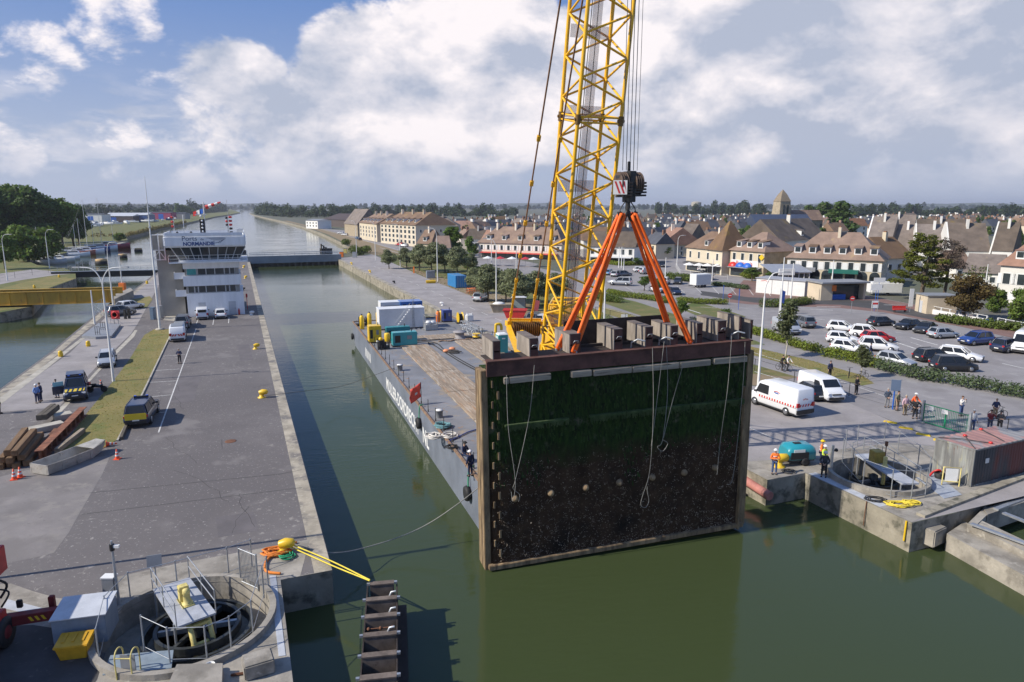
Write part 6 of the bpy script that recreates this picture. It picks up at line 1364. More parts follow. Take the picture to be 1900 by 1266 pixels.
for s in(-1,1):
 b=MB();p,q_=a0_+nn*pw*s,a1_+nn*pw*s
 for f in(0,.5,1):b.tube(p.lerp(q_,f),p.lerp(q_,f)+Vector((0,0,1.05)),.025,n=6)
 for z in(.55,1.05):b.tube(p+Vector((0,0,z)),q_+Vector((0,0,z)),.025,n=6)
 b.to('handrail',M_steel,pf);
 for f in(.1,.9):b=MB();b.tube(p.lerp(q_,f)+Vector((0,0,-.05)),p.lerp(q_,f)+Vector((0,0,-1.9)),.06,n=6);b.to('leg',M_steel,pf)
t=T('drive_unit','pale yellow drive unit standing on the grey pit platform','machinery',P(345,1118,PZ)+Vector((0,0,0)),math.atan2(dd.y,dd.x));t.scale=(.72,)*3;b=MB();b.box((-.35,0,.5),(.5,.55,.95));b.to('gearbox',M_ypale,t,.03);b=MB();b.lathe([(.3,0),(.3,.08),(.2,.1),(.2,.7),(.22,.72),(.2,.95),(.05,1.0)],(.3,0,.05),14);b.to('motor',M_ypale,t);b=MB();b.box((0,0,.03),(1.3,.7,.06));b.to('base_plate',M_ypale,t)
c=P(372,1188,-.6);t=T('gear_stand','pale yellow steel drive frame standing over the near left gear wheel','machinery',(c.x,c.y,-1.2),math.atan2(dd.y,dd.x))
for s in(-.38,.38):b=MB();b.path([(-.7,s,1.5),(.1,s,1.4),(.45,s,.9),(.6,s,0)],.11,6);b.to('side_frame',M_ypale,t)
for x,z in((-.6,1.52),(.1,1.42),(.5,.75)):b=MB();b.box((x,0,z),(.16,.85,.14));b.to('cross_bar',M_ypale,t)
b=MB();b.lathe([(.2,0),(.2,.8)],(-.25,0,.7),12);b.to('pinion_shaft',M_wheel,t)
b=MB();cp4=[P(*q,.05)for q in((205,1216),(322,1206),(318,1240),(190,1252))];b.slab(cp4,.05);tag(b.to('cover_plate',mat('blue_grey_plate',(.22,.27,.31),.6,var=.15)),'blue grey steel cover plate in front of the near left pit','cover')
b=MB();b.slab([P(*q,.03)for q in((500,1068),(512,1068),(530,1216),(517,1218))],.04);tag(b.to('walkway_strip',mat('pale_tread_plate',(.45,.47,.5),.6,var=.12)),'pale steel strip along the quay edge beside the near pit','walkway')
b=MB();c4=[P(*q)for q in((330,1252),(415,1250),(413,1295),(310,1300))];b.prism([(p.x,p.y)for p in c4],.02,.45);tag(b.to('low_wall',M_conc),'low broken concrete wall at the bottom edge below the pit','wall',None)
t=T('concrete_plinth','weathered concrete plinth block right of the pit by the quay edge','block',P(480,1245),.5);b=MB();b.box((0,0,.3),(1.1,.9,.6));b.to('block',M_conc,t,.05)
t=T('paint_bucket','white bucket with a rusty rim beside the pit wall','bucket',P(391,1250));b=MB();b.lathe([(.15,0),(.19,.4),(.17,.4),(.14,.05)],(0,0,0),16);b.to('pail',M_white,t);b=MB();b.lathe([(.16,.3),(.02,.31)],(0,0,0),12);b.to('contents',M_rust,t)
block('scrap_pipe','short rusty pipe lying near the white bucket',(428,1256),(455,1252),.1,.1,.02,M_rust)
t=T('ladder_rail','yellow hooped ladder rail at the bottom edge in front of the cover plate','ladder',P(232,1262));b=MB()
for s in(-.3,.3):b.path(smoothpts([(s,0,0),(s,0,.9),(s,.25,1.15),(s,.55,.9),(s,.55,0)],5),.03,6)
b.tube((-.3,0,.9),(.3,0,.9),.025,n=5);b.to('rail',M_ypale,t);b=MB();b.box((0,.3,.45),(.55,.04,.8));b.to('panel',M_grey,t)
chainfence('mesh_fence','thin grey post fence round the front of the near left pit',[(185,1230),(200,1165),(243,1118),(330,1095),(425,1068),(468,1052)],1.5,2.2,M_steel)
chainfence('mesh_fence','thin grey post fence along the near side of the left pit',[(268,1208),(316,1232),(385,1230),(430,1210),(470,1178),(490,1110),(498,1090)],1.6,1.9,M_steel)
t=T('pit_gate','grey barred gate leaf standing ajar behind the near left pit','gate',P(447,1082),R(-32));b=MB()
for k in range(12):b.tube((.1+k*.1,0,.15),(.1+k*.1,0,1.75),.014,n=5)
b.to('bars',M_steel,t);b=MB()
for z in(.12,1.78):b.tube((0,0,z),(1.28,0,z),.03,n=6)
for x in(0,1.28):b.tube((x,0,0),(x,0,1.85),.035,n=6)
b.to('frame',M_steel,t)
t=T('solar_panel','small grey panel on a post beside the near left pit','panel',P(292,1094));b=MB();b.tube((0,0,0),(0,0,1.2),.035,n=6);b.to('post',M_steel,t);b=MB();b.box((0,0,1.45),(.62,.06,.55),rz=.35,rx=-.25);b.to('plate',M_grey,t)
t=T('camera_pole','grey pole carrying a white camera near the grey cabinet','pole',P(222,1132));b=MB();b.path([(0,0,0),(0,0,3.3)],[.08,.05],8);b.to('pole',M_steel,t);b=MB();b.box((.15,0,3.05),(.34,.12,.12));b.to('camera',M_white,t);b=MB();b.lathe([(.1,2.85),(.11,3.0),(.1,3.15)],(0,0,0),8);b.to('bracket',M_trimblk,t);b=MB();b.box((-.35,.1,1.2),(.5,.35,.7));b.to('control_box',M_grey,t);b=MB();b.box((-.35,.1,1.57),(.56,.4,.06));b.to('lid',M_white,t)
t=T('control_cabinet','large blue grey equipment cabinet with a sloped pale lid','cabinet',P(163,1177),R(14));b=MB();b.box((0,0,.6),(1.95,1.5,1.2));b.to('case',mat('cabinet_blue',(.20,.24,.29),.5,var=.12),t,.02);b=MB();b.slab([(-1.02,-.8,1.22),(1.02,-.8,1.22),(1.02,.8,1.34),(-1.02,.8,1.34)],.05);b.to('lid',mat('cabinet_lid',(.52,.54,.57),.5,var=.1),t)
t=T('grit_bin','yellow ochre grit bin in front of the blue grey cabinet','bin',P(142,1215),R(12));M_gb=mat('ochre_plastic',(.62,.34,.02),.5,var=.12,scale=3);b=MB();b.loft([[(-.48,-.3,0),(.48,-.3,0),(.48,.3,0),(-.48,.3,0)],[(-.58,-.4,.55),(.58,-.4,.55),(.58,.4,.55),(-.58,.4,.55)]]);b.to('tub',M_gb,t,.03);b=MB();b.slab([(-.62,-.45,.56),(.62,-.45,.56),(.62,.44,.68),(-.62,.44,.68)],.1);ld=b.to('lid',M_gb,t,.03)
for x in(-.35,0,.35):b=MB();b.slab([(x-.05,-.2,.70),(x+.05,-.2,.70),(x+.05,.3,.765),(x-.05,.3,.765)],.03);b.to('rib',M_gb,ld)
rm=T('red_telehandler','red boom lift machine cut by the bottom left edge','machine',P(-66,1255),R(10));M_rm=mat('machine_red',(.42,.025,.025),.45,var=.2,scale=2,coat=.2);M_rmd=mat('machine_dark_red',(.17,.014,.016),.6,var=.25)
def rbx(name,c,d,m=M_rm,bev=.03,**k):b=MB();b.box(c,d,**k);return b.to(name,m,rm,bev)
rbx('chassis',(-.8,.2,.9),(2.6,4.2,.5),M_rmd);rbx('side_panel',(.45,.8,1.25),(.3,2.6,.5),M_rm);rbx('added_shade_body',(-2.4,.9,2.6),(2.0,6.0,4.8),M_rm);rbx('turret',(-.3,1.2,1.75),(1.3,1.6,1.0),M_rm);rbx('boom_arm',(1.35,2.35,.85),(3.0,.38,.42),M_rmd,.02,rz=R(8));rbx('boom_end',(-.1,2.95,3.1),(.55,.9,1.1),M_rm);rbx('post_box',(1.9,2.9,.7),(.22,.22,1.4),M_rmd);rbx('deck_rail',(.5,-1.2,1.0),(.12,2.6,.12),M_rm);rbx('deck_rail',(.2,-1.2,.75),(.1,2.6,.1),M_steel);rbx('step',(.35,-.6,.5),(.6,1.4,.08),M_dsteel)  # the tall rear body is unseen, added to cast shade over the yard
for y in(1.75,-1.5):
 w=MB();w.lathe([(.3,-.18),(.56,-.2),(.62,-.1),(.62,.1),(.56,.2),(.3,.18)],(0,0,0),22);w.xf(Matrix.Translation((.55,y,.62))@Matrix.Rotation(R(90),4,'Y'));o=w.to('wheel',M_black,rm);w=MB();w.lathe([(.3,0),(.25,.05),(.05,.06)],(0,0,0),14);w.xf(Matrix.Translation((.7,y,.62))@Matrix.Rotation(R(90),4,'Y'));w.to('rim',M_rmd,o)
for k in range(3):b=MB();b.slab([(1.3+k*.22,2.14+k*.032,.95),(1.4+k*.22,2.155+k*.032,.95),(1.5+k*.22,2.17+k*.032,.75),(1.4+k*.22,2.155+k*.032,.75)],.02);b.to('stripe',M_yel,rm)
b=MB();b.path(smoothpts([(-.1,2.6,2.6),(.3,2.9,2.1),(.1,2.7,1.6)],5),.05,6);b.path(smoothpts([(.0,2.4,2.2),(.5,2.6,1.9),(.3,2.3,1.4)],5),.04,6);b.to('hose',M_black,rm);rbx('lamp',(.75,2.75,1.25),(.22,.15,.35),M_trimblk)
mp_=P(-42,1078);b=MB();b.path([mp_,mp_+Vector((0,0,16))],.11,8);q=b.to('lift_mast',M_rmd,rm);bpy.context.view_layer.update();q.data.transform(rm.matrix_world.inverted())
b=MB();c5=[P(*q,.02)for q in((15,1112),(104,1135),(98,1150),(5,1128))];b.slab(c5,.03);tag(b.to('trench_cover',mat('pale_tread_plate',(.45,.47,.5),.6)),'pale grey trench cover strip behind the red machine','cover')
coil('rope_tangle','orange rope tangled round the large yellow bollard',P(522,1030)+Vector((-.3,.1,0)),.55,mat('orange_rope',(.65,.20,.03),.8,var=.25),6,.05,seed=21,sq=.7)
rope('rope_tail','orange rope tail curling away left of the large bollard',[P(505,1030,.08),P(494,1042,.08),P(492,1056,.08),P(500,1062,.08),P(520,1064,.08)],.07,MATS['orange_rope'])
coil('rope_tangle','green rope lying under the large yellow bollard',P(532,1034),.3,MATS['green_rope'],4,.04,seed=23)
rope('rope_tail','orange rope end lying behind the large bollard',[P(524,1018,.1),P(535,1012,.1),P(550,1006,.08),P(542,1009,.08)],.06,MATS['orange_rope'])
# ================================================================ right quay: vans, gate, container, pit
v=car('bigvan','white',(1484,773),(1408,746),'large white van with red striped band, rear doors towards the green gate',cat='van')
for s in(1,-1):
 b=MB();b.box((-.6,s*1.025,1.02),(4.4,.012,.2));o=b.to('marking_band',M_white,v)
 for k in range(14):c=MB();c.box((-2.6+k*.3,s*1.034,1.02),(.15,.008,.2),ry=.0);c.to('stripe',M_red,o)
for s in(1,-1):
 b=MB();b.path([(-1.0,s*1.0,1.75),(-.7,s*1.0,1.83),(-.35,s*1.0,1.8),(-.3,s*1.0,1.7)],.03,4);b.to('logo',M_red,v);b=MB();b.box((-.6,s*1.0,1.68),(.4,.02,.08));b.to('logo',M_blue,v)
b=MB();b.path([(-2.91,-.2,1.6),(-2.915,.1,1.68),(-2.91,.3,1.58)],.03,4);b.to('logo',M_red,v)
for k in range(6):b=MB();y=-.75+k*.3;b.slab([(-2.905,y,1.2),(-2.905,y+.14,1.2),(-2.905,y+.24,.98),(-2.905,y+.1,.98)],.008);b.to('stripe',M_red,v)
b=MB();b.box((-2.93,0,.55),(.1,1.9,.34));b.to('rear_bumper',M_trimblk,v)
car('van','white',(1494,722),(1552,749),'white panel van facing the camera, parked behind a white van with red stripes',cat='van')
car('hatch','black',(1514,742),(1490,730),'black car almost hidden between the two white vans')
ga,gb_=P(1710,784),P(1796,809);d=gb_-ga;gg=T('green_gate','green barred double gate between two grey posts','gate',ga,math.atan2(d.y,d.x));GLn=d.length;M_gg=paint('gate_green',(.01,.22,.10))
for k in range(2):
 x0,x1=(.1,GLn/2-.03)if k==0 else(GLn/2+.03,GLn-.1);lf=MB()
 for z in(.12,.95 if False else 1.62):lf.bar((x0,0,z),(x1,0,z),.07)
 for x in(x0,x1):lf.bar((x,0,.08),(x,0,1.66),.07)
 n=int((x1-x0)/.13)
 for i in range(1,n):lf.tube((x0+(x1-x0)*i/n,0,.12),(x0+(x1-x0)*i/n,0,1.62),.016,n=5)
 lf.to('leaf',M_gg,gg)
 if k==0:
  for x in(.5,1.6):b=MB();b.box((x+.2,-.05,1.4),(.5 if x>1 else .35,.02,.34));b.to('sign',M_white,gg)
for x in(0,GLn):b=MB();b.box((x,0,.95),(.17,.17,1.9));b.to('post',M_steel,gg);b=MB();b.box((x,0,.06),(.6,.5,.12));b.to('footing',M_conc2,gg)
t=T('sign_post','blue sign board on a blue post beside the waiting people','sign',P(1656,760),R(-20));b=MB();b.tube((0,0,0),(0,0,2.6),.06,n=8);b.to('post',M_blue,t);b=MB();b.box((.05,-.08,2.2),(.75,.06,1.0));b.to('board',paint('sign_slate',(.12,.17,.26)),t)
chainfence('path_fence','thin dark wire fence along the cycle path beside the quay',[(1105,585),(1190,605),(1290,640),(1400,688),(1473,712),(1575,735),(1660,760),(1706,778)],1.35,3.4,M_dsteel)
chainfence('path_fence','short dark fence right of the green gate behind the container',[(1800,812),(1868,804)],1.2,3.5,M_dsteel)
t=T('notice_board','small white notice hung on the cycle path fence','sign',P(1158,597)+Vector((0,-.06,.75)));b=MB();b.box((0,0,0),(1.0,.04,.8));b.to('panel',M_white,t);b=MB();b.tube((0,.03,-.75),(0,.03,.4),.03,n=5);b.to('stake',M_dsteel,t)
ca,cb_=P(1800,904),P(1900,879);d=(cb_-ca).normalized();ct=T('shipping_container','rusty grey corrugated shipping container with a pink red roof','container',ca,math.atan2(d.y,d.x))
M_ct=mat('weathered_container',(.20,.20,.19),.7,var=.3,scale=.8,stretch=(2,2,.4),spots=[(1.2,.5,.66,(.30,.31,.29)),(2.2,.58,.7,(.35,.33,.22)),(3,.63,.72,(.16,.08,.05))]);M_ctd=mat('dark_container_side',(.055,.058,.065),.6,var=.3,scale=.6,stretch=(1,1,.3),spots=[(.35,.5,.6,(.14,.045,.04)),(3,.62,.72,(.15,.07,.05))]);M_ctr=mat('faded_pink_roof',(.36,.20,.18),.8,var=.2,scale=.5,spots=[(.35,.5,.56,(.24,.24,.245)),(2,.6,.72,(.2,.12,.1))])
CLn,CW_,CH_=6.1,2.5,2.5
def corr(p,u,n,ln_,h,amp=.035,per=.28):
 b=MB();k=int(ln_/per*4);prof=[0,0,1,1];vs=[]
 for i in range(k+1):
  for z in(0,h):vs.append(Vector(p)+Vector(u)*(ln_*i/k)+Vector(n)*amp*prof[i%4]+Vector((0,0,z)))
 b.add(vs,[(2*i,2*i+2,2*i+3,2*i+1)for i in range(k)]);return b
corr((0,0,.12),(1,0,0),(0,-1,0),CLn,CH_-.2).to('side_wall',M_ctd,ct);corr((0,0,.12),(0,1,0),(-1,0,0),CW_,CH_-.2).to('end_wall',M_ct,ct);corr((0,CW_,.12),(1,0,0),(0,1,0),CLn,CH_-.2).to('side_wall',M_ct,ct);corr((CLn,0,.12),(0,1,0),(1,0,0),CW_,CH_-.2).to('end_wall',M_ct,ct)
b=MB()
k=44
vs=[]
for i in range(k+1):
 for y in(-.02,CW_+.02):vs.append((CLn*i/k,y,CH_-.02+(.03 if i%4>1 else 0)))
b.add(vs,[(2*i,2*i+2,2*i+3,2*i+1)for i in range(k)]);b.to('roof',M_ctr,ct)
b=MB()
for y in(0,CW_):
 for z in(.06,CH_-.06):b.bar((-.04,y,z),(CLn+.04,y,z),.1)
 for x in(0,CLn):b.bar((x,y,0),(x,y,CH_),.1)
for x in(0,CLn):
 for z in(.06,CH_-.06):b.bar((x,0,z),(x,CW_,z),.1)
b.to('frame',M_ct,ct);b=MB();b.box((1.25,-.07,1.6),(.34,.03,.32));b.to('sign',M_plate,ct)
for p in(((0,2.4),(2.0,.3)),((.1,.1),(1.9,1.9)),((3.2,.2),(4.2,2.3))):
 b=MB();b.path([(p[0][0],p[0][1],CH_+.05),((p[0][0]+p[1][0])/2,(p[0][1]+p[1][1])/2+.1,CH_+.1),(p[1][0],p[1][1],CH_+.05)],.03,6);b.to('lashing',M_rope_d,ct);b=MB();b.ball((p[1][0],p[1][1],CH_+.08),.14,8,(1,1,.6));b.to('lashing_hook',M_red,ct)
WR=P(1640,905,-.9);gearwheel('dark gear wheel deep in the right pit under the grey gangway',P(1620,892,-.8),1.5,-.8)
GZ_=.62;a_,c_=P(1600,842,GZ_),P(1690,897,GZ_);dd=(c_-a_).normalized();nn=Vector((-dd.y,dd.x,0));pw=.55;pf=T('platform','grey steel gangway with a handrail crossing the right pit','platform',(0,0,0))
b=MB();b.slab([a_-nn*pw,c_-nn*pw,c_+nn*pw,a_+nn*pw],-.1);b.to('deck',M_plat,pf)
b=MB();p,q_=a_+nn*pw,c_+nn*pw
for f in(0,.25,.5,.75,1):b.tube(p.lerp(q_,f),p.lerp(q_,f)+Vector((0,0,1.05)),.025,n=6)
for z in(.55,1.05):b.tube(p+Vector((0,0,z)),q_+Vector((0,0,z)),.025,n=6)
b.to('handrail',M_steel,pf)
for f in(.05,.95):
 for s in(-.8,.8):b=MB();pp=a_.lerp(c_,f)+nn*pw*s;b.tube(pp-Vector((0,0,.05)),pp-Vector((0,0,1.7)),.06,n=6);b.to('leg',M_steel,pf)
t=T('drive_unit','mustard gearbox and post standing on the grey gangway of the right pit','machinery',a_.lerp(c_,.42),math.atan2(dd.y,dd.x));b=MB();b.box((-.55,0,.42),(.75,.7,.8));b.to('gearbox',mat('mustard_paint',(.38,.27,.05),.6,var=.3,scale=3),t,.03);b=MB();b.lathe([(.2,0),(.2,.1),(.13,.12),(.13,.65),(.05,.7)],(.35,0,.05),12);b.tube((.35,0,-1.2),(.35,0,0),.12,n=8);b.to('shaft',M_ypale,t);b=MB();b.tube((0,.2,0),(0,.2,1.5),.03,n=6);b.box((0,.2,1.5),(.14,.14,.3));b.to('beacon_post',M_rust,t);b=MB();b.box((0,0,.03),(1.5,.8,.05));b.to('base_plate',M_plat,t)
chainfence('mesh_fence','tall thin grey post fence round the near side of the right pit',[(1562,862),(1600,905),(1652,925),(1690,928),(1716,922)],1.9,2.0,M_steel)
chainfence('mesh_fence','tall thin grey post fence round the rear of the right pit',[(1568,838),(1590,828),(1640,822),(1665,842),(1702,870),(1722,895)],1.7,2.4,M_steel)
chainfence('handrail','low tubular handrails at the gangway end of the right pit',[(1580,848),(1602,836),(1625,845)],1.1,1.4,M_steel,rail=True)
t=T('gate_post','tall grey steel post with a lamp beside the white helmeted workers','post',P(1541,876));b=MB();b.box((0,0,.95),(.16,.12,1.9));b.to('post',M_steel,t);b=MB();b.ball((.25,0,1.55),.13,8);b.to('lamp',M_trimblk,t);b=MB();b.box((.12,0,1.5),(.2,.06,.06));b.to('bracket',M_dsteel,t)
t=T('generator_trailer','teal generator trailer beside the yellow bollard on the right quay','generator',P(1478,858),R(8));M_tt=paint('trailer_teal',(.02,.27,.34))
def hoodring(x,w,zt):return[(x,-w,.45),(x,-w,zt-.3),(x,-w*.8,zt-.05),(x,-w*.4,zt),(x,w*.4,zt),(x,w*.8,zt-.05),(x,w,zt-.3),(x,w,.45)]
b=MB();b.loft([hoodring(-1.0,.7,1.15),hoodring(-.8,.75,1.38),hoodring(.7,.75,1.42),hoodring(.95,.7,1.25)],True);b.to('canopy',M_tt,t);b=MB();b.box((-.25,-.76,.75),(1.3,.03,.5));b.to('side_panel',M_trimblk,t);b=MB();b.box((-.3,-.765,1.1),(.8,.03,.2));b.to('label_panel',M_plate,t);b=MB();b.box((-.05,0,.4),(1.9,1.3,.14));b.to('chassis',M_dsteel,t);b=MB();b.box((-.1,0,1.43),(.5,.3,.05));b.to('vent',M_trimblk,t)
for s in(-.72,.72):b=MB();b.lathe([(.14,-.09),(.28,-.1),(.3,0),(.28,.1),(.14,.09)],(0,0,0),16);b.xf(Matrix.Translation((.2,s,.3))@Matrix.Rotation(R(90),4,'X'));b.to('wheel',M_black,t)
b=MB();b.bar((-1.0,0,.4),(-1.9,0,.35),.1);b.to('drawbar',M_dsteel,t)
coil('hose_coil','yellow hose lying in loose loops on the quay in front of the right pit',P(1668,938),.62,mat('yellow_hose',(.75,.58,.05),.6,var=.12),5,.035,seed=31,sq=.6)
coil('hose_coil','second loop of yellow hose nearer the broken wall',P(1690,935),.5,MATS['yellow_hose'],4,.035,seed=33,sq=.6)
coil('hose_coil','black cable coil beside the yellow hose',P(1624,928),.55,M_black,4,.025,seed=35,sq=.6)
coil('rope_tangle','dark rope heap between the yellow bollard and the worker in charcoal',P(1462,876),.35,M_rope_d,3,.03,seed=37)
t=T('display_stand','yellow tubular frame holding a white board before the container','frame',P(1763,902),R(-12));b=MB();b.path([(-.5,0,0),(-.5,0,1.25),(.5,0,1.25),(.5,0,0)],.04,6);b.tube((-.5,0,.3),(.5,0,.3),.03,n=6);b.to('tube',M_ypale,t);b=MB();b.box((.02,.04,.72),(.7,.05,.85));b.to('board',M_white,t)
t=T('bucket','black tub with red straps left of the container','bucket',P(1742,888));b=MB();b.lathe([(.24,0),(.32,.4),(.29,.4),(.22,.05)],(0,0,0),14);b.to('tub',M_black,t);b=MB();b.path(smoothpts([(-.5,.2,.1),(-.2,.3,.35),(.1,.2,.5),(.35,.3,.2)],5),.07,6);b.to('strap',M_red,t)
b=MB();b.slab([P(*q,.04)for q in((1700,886),(1735,878),(1785,918),(1752,925))],.05);tag(b.to('walkway_plate',mat('blue_grey_tread',(.32,.35,.40),.6,var=.12)),'blue grey tread plate leading from the gangway to the container','walkway')
b=MB();b.slab([L(-.5,31.1,.02),L(-.5,31.7,.02),L(-6,31.7,.02),L(-6,31.1,.02)],.04);tag(b.to('walkway_strip',MATS['pale_tread_plate']),'pale strip along the recessed right quay edge','walkway')
b=MB();b.path([L(-.8,LW-.15,-.9),L(4,LW-.15,-.55),L(9,LW-.15,-.4)],.3,10);tag(b.to('fender_pipe',mat('faded_red_pipe',(.42,.17,.14),.7,var=.2)),'faded red fender pipe along the right lock wall behind the gate','fender')
wa,wb=P(1716,962),P(1960,868);d=(wb-wa).normalized();nn=Vector((-d.y,d.x,0))
b=MB();b.slab([wa+Vector((0,0,.16)),wb+Vector((0,0,.16)),wb+nn*.5+Vector((0,0,.16)),wa+nn*.5+Vector((0,0,.16))],-2.6);tag(b.to('retaining_wall',M_quay),'dark stained concrete retaining wall in front of the container','wall')
def prismpx(name,label,px,ztop,zbot,m,cat='wall'):
 b=MB();c=[P(q[0],q[1],ztop)for q in px];b.prism([(p.x,p.y)for p in c],zbot,ztop);return tag(b.to(name,m),label,cat)
M_bk=mat('broken_concrete',(.33,.30,.25),.9,var=.3,scale=.6,bump=.5,bscale=6,world=True,spots=[(1,.5,.65,(.19,.17,.14)),(2.5,.6,.72,(.42,.39,.33))])
b=MB();fr=[P(*q,-.75)for q in((1757,990),(1790,968),(1960,1050),(1960,1100))];b.prism([(p.x,p.y)for p in fr],-2.6,-.75);tag(b.to('sloped_wall',M_bk),'pale broken concrete bank by the water at the right edge','wall')
prismpx('pit_wall','angled concrete pit wall at the right edge, front side',((1795,972),(1808,960),(1960,1030),(1960,1052)),-.35,-1.4,M_bk)
prismpx('pit_wall','angled concrete pit wall at the right edge, left side',((1795,972),(1828,940),(1842,945),(1810,976)),-.3,-1.4,M_bk)
prismpx('pit_wall','angled concrete pit wall at the right edge, rear side',((1825,945),(1900,918),(1960,896),(1960,910),(1905,930),(1832,955)),-.25,-1.4,M_bk)
for p,q,lab in(((1802,972),(1915,1013),'long grey steel channel lying across the right edge pit'),((1862,952),(1920,975),'short grey steel channel crossing the right edge pit'),((1848,945),(1900,925),'grey plate lying along the rear wall of the right edge pit')):
 b=MB();p3,q3=P(*p,-.2),P(*q,-.2);b.bar(p3,q3,.28,.1);tag(b.to('steel_channel',M_steel),lab,'beam')
block('broken_block','broken concrete block at the end of the right quay wall',(1726,968),(1748,958),.7,1.0,-1.5,M_bk,'block',.06)
rope('hanging_chain','small rusty chain hanging on the right quay wall above the water',[L(-5.2,30.95,.05),L(-5.2,30.9,-.8),L(-5.2,30.9,-1.5)],.03,M_rust,cat='chain')
b=MB();b.tube(L(-7.9,30.93,.0),L(-7.9,30.9,-1.2),.06,n=6);tag(b.to('rubbing_strap',M_yel),'yellow strap hanging at the end corner of the right quay wall','strap')
RG='street lamps on the right bank'
for px,py,h,lab,a,rz in((1406,727,11.5,'white curved lamp post next to the gate edge and the white van',((1,),),0),(1120,640,10.5,'white lamp post between the crane boom and the orange slings',((1,),),3.1),(921,570,12,'white curved lamp post left of the crane pendants',((1,),),3.1),(812,523,12.5,'white curved lamp post beside the blue container',((1,),),3.1),(743,497,12.5,'white lamp post standing on the dry grass near the far footbridge',((1,),),3.1),(697,483,12.5,'white lamp post left of the dry grass at the far quay end',((1,),),3.1),(662,476,12.5,'white lamp post right beside the far footbridge',((1,),),3.1),(1256,493,9,'white street lamp at the mouth of the town street',((1,),),0),(1447,590,12,'white mast behind the slim green tree in the car park',(),0),(1234,522,7,'white car park lamp beside the dark bushes',(),0),(1321,522,6.5,'white car park lamp beside the white trailer',(),0),(1157,510,5.5,'short white car park lamp by the row of cars',(),0),(1148,497,7.5,'white lamp mast behind the short car park lamp, left one',(),0),(1153,497,7.5,'white lamp mast behind the short car park lamp, right one',(),0),(1541,552,9,'white lamp mast in front of the orange sign kiosk',(),0),(1467,560,9,'white lamp mast before the long white hall',(),0),(958,515,9,'white post in front of the cafe terrace parasols',(),0),(1827,540,7,'grey lamp mast beside the brown leaved tree',(),0),(912,492,9,'white street lamp at the shop row corner',((1,),),3.1)):
 lamp(px,py,h,lab,a,rz=rz,grp=RG)
for px,py,c,s_,lab in((1445,585,'blue',0,'dark blue flag hanging on the mast behind the slim tree'),):
 t=T('flag',lab,'flag',P(px,py),.4);b=MB();b.slab([(.1,0,4.2),(1.3,.2,3.8),(1.2,.3,1.8),(.1,0,2.2)],.03);b.to('cloth',M_blue,t);b=MB();b.tube((0,0,0),(0,0,4.4),.05,n=6);b.to('pole',M_white,t)
def sign(px,py,h,w,hh,m,lab,mp=None,rz=0,disc=False):
 t=T('road_sign',lab,'sign',P(px,py),rz);b=MB();b.tube((0,.05,0),(0,.05,h),.04,n=6);b.to('post',mp or M_steel,t)
 b=MB()
 if disc:b.lathe([(w/2,0),(w/2,.04)],(0,0,0),20);b.xf(Matrix.Translation((0,0,h-w/2))@Matrix.Rotation(R(90),4,'X'))
 else:b.box((0,0,h-hh/2),(w,.05,hh))
 p=b.to('panel',m,t)
 if disc:b=MB();b.box((0,-.06,h-w/2),(w*.65,.02,w*.16));b.to('bar',M_white,p)
 return t
sign(1353,572,2.6,.75,0,M_red,'red no entry sign on the hedge corner of the car park',disc=True);sign(1370,575,3.6,.12,2.0,M_blue,'slim blue sign pole beside the pale paved island',M_blue)
sign(1579,583,3.0,.8,0,M_red,'red round sign near the red bench across the street',disc=True);sign(1341,565,3.5,.1,1.0,M_blue,'slim blue pole at the hedge left of the no entry sign',M_blue)
sign(1622,578,4.6,1.9,1.0,M_white,'white blue direction boards on a blue post by the kiosk',M_blue);sign(1688,580,4.0,.7,3.0,M_white,'tall white and blue pillar sign by the pale hut');sign(1627,570,5.2,2.0,.8,M_white,'upper white direction board behind the other boards',M_blue)
t=T('banner_sign','white and red notice on two legs beside the direction boards','sign',P(1622,583));b=MB();b.box((0,0,1.6),(1.1,.06,1.2));b.to('panel',M_white,t)
for x in(-.45,.45):b=MB();b.tube((x,0,0),(x,0,2.1),.05,n=6);b.to('leg',M_grey,t)
b=MB();b.box((0,-.035,1.75),(.9,.02,.3));b.to('print',M_red,t)
t=T('bench','red bench on the red pavement near the pale hut','bench',P(1669,580));b=MB();b.box((0,0,.5),(2.2,.6,.12));b.to('seat',M_red,t);b=MB();b.box((0,.3,.85),(2.2,.08,.5));b.to('backrest',M_red,t)
for x in(-.9,.9):b=MB();b.box((x,0,.22),(.1,.5,.44));b.to('leg',M_dsteel,t)
def bicycle(px,py,rz,label):
 t=T('bicycle',label,'bicycle',P(px,py),R(rz))
 for x in(-.52,.52):b=MB();b.path([(x+.33*math.cos(k*math.pi/8),0,.34+.33*math.sin(k*math.pi/8))for k in range(17)],.022,5,False);b.to('wheel',M_black,t)
 b=MB();
 for p,q in(((-.52,.34),(-.15,.34)),((-.15,.34),(.35,.78)),((-.52,.34),(-.2,.8)),((-.2,.8),(-.15,.34)),((-.2,.8),(.35,.8)),((.52,.34),(.35,.95))):b.tube((p[0],0,p[1]),(q[0],0,q[1]),.022,n=6)
 b.to('frame',M_dsteel,t);b=MB();b.box((-.22,0,.92),(.25,.14,.06));b.to('saddle',M_black,t);b=MB();b.tube((.35,-.28,.98),(.35,.28,.98),.02,n=6);b.to('handlebar',M_dsteel,t);return t
bicycle(1449,688,-70,'bicycle ridden by the person in dark clothes on the cycle path');bicycle(1459,688,-70,'bicycle ridden by the person in white on the cycle path');bicycle(1575,700,60,'bicycle leaning near the person in black by the young tree');bicycle(1599,705,20,'bicycle parked under the young tree crown');bicycle(1691,765,-60,'bicycle of the rider in orange behind the railing');bicycle(1850,776,0,'small bicycle beside the person in khaki shorts')
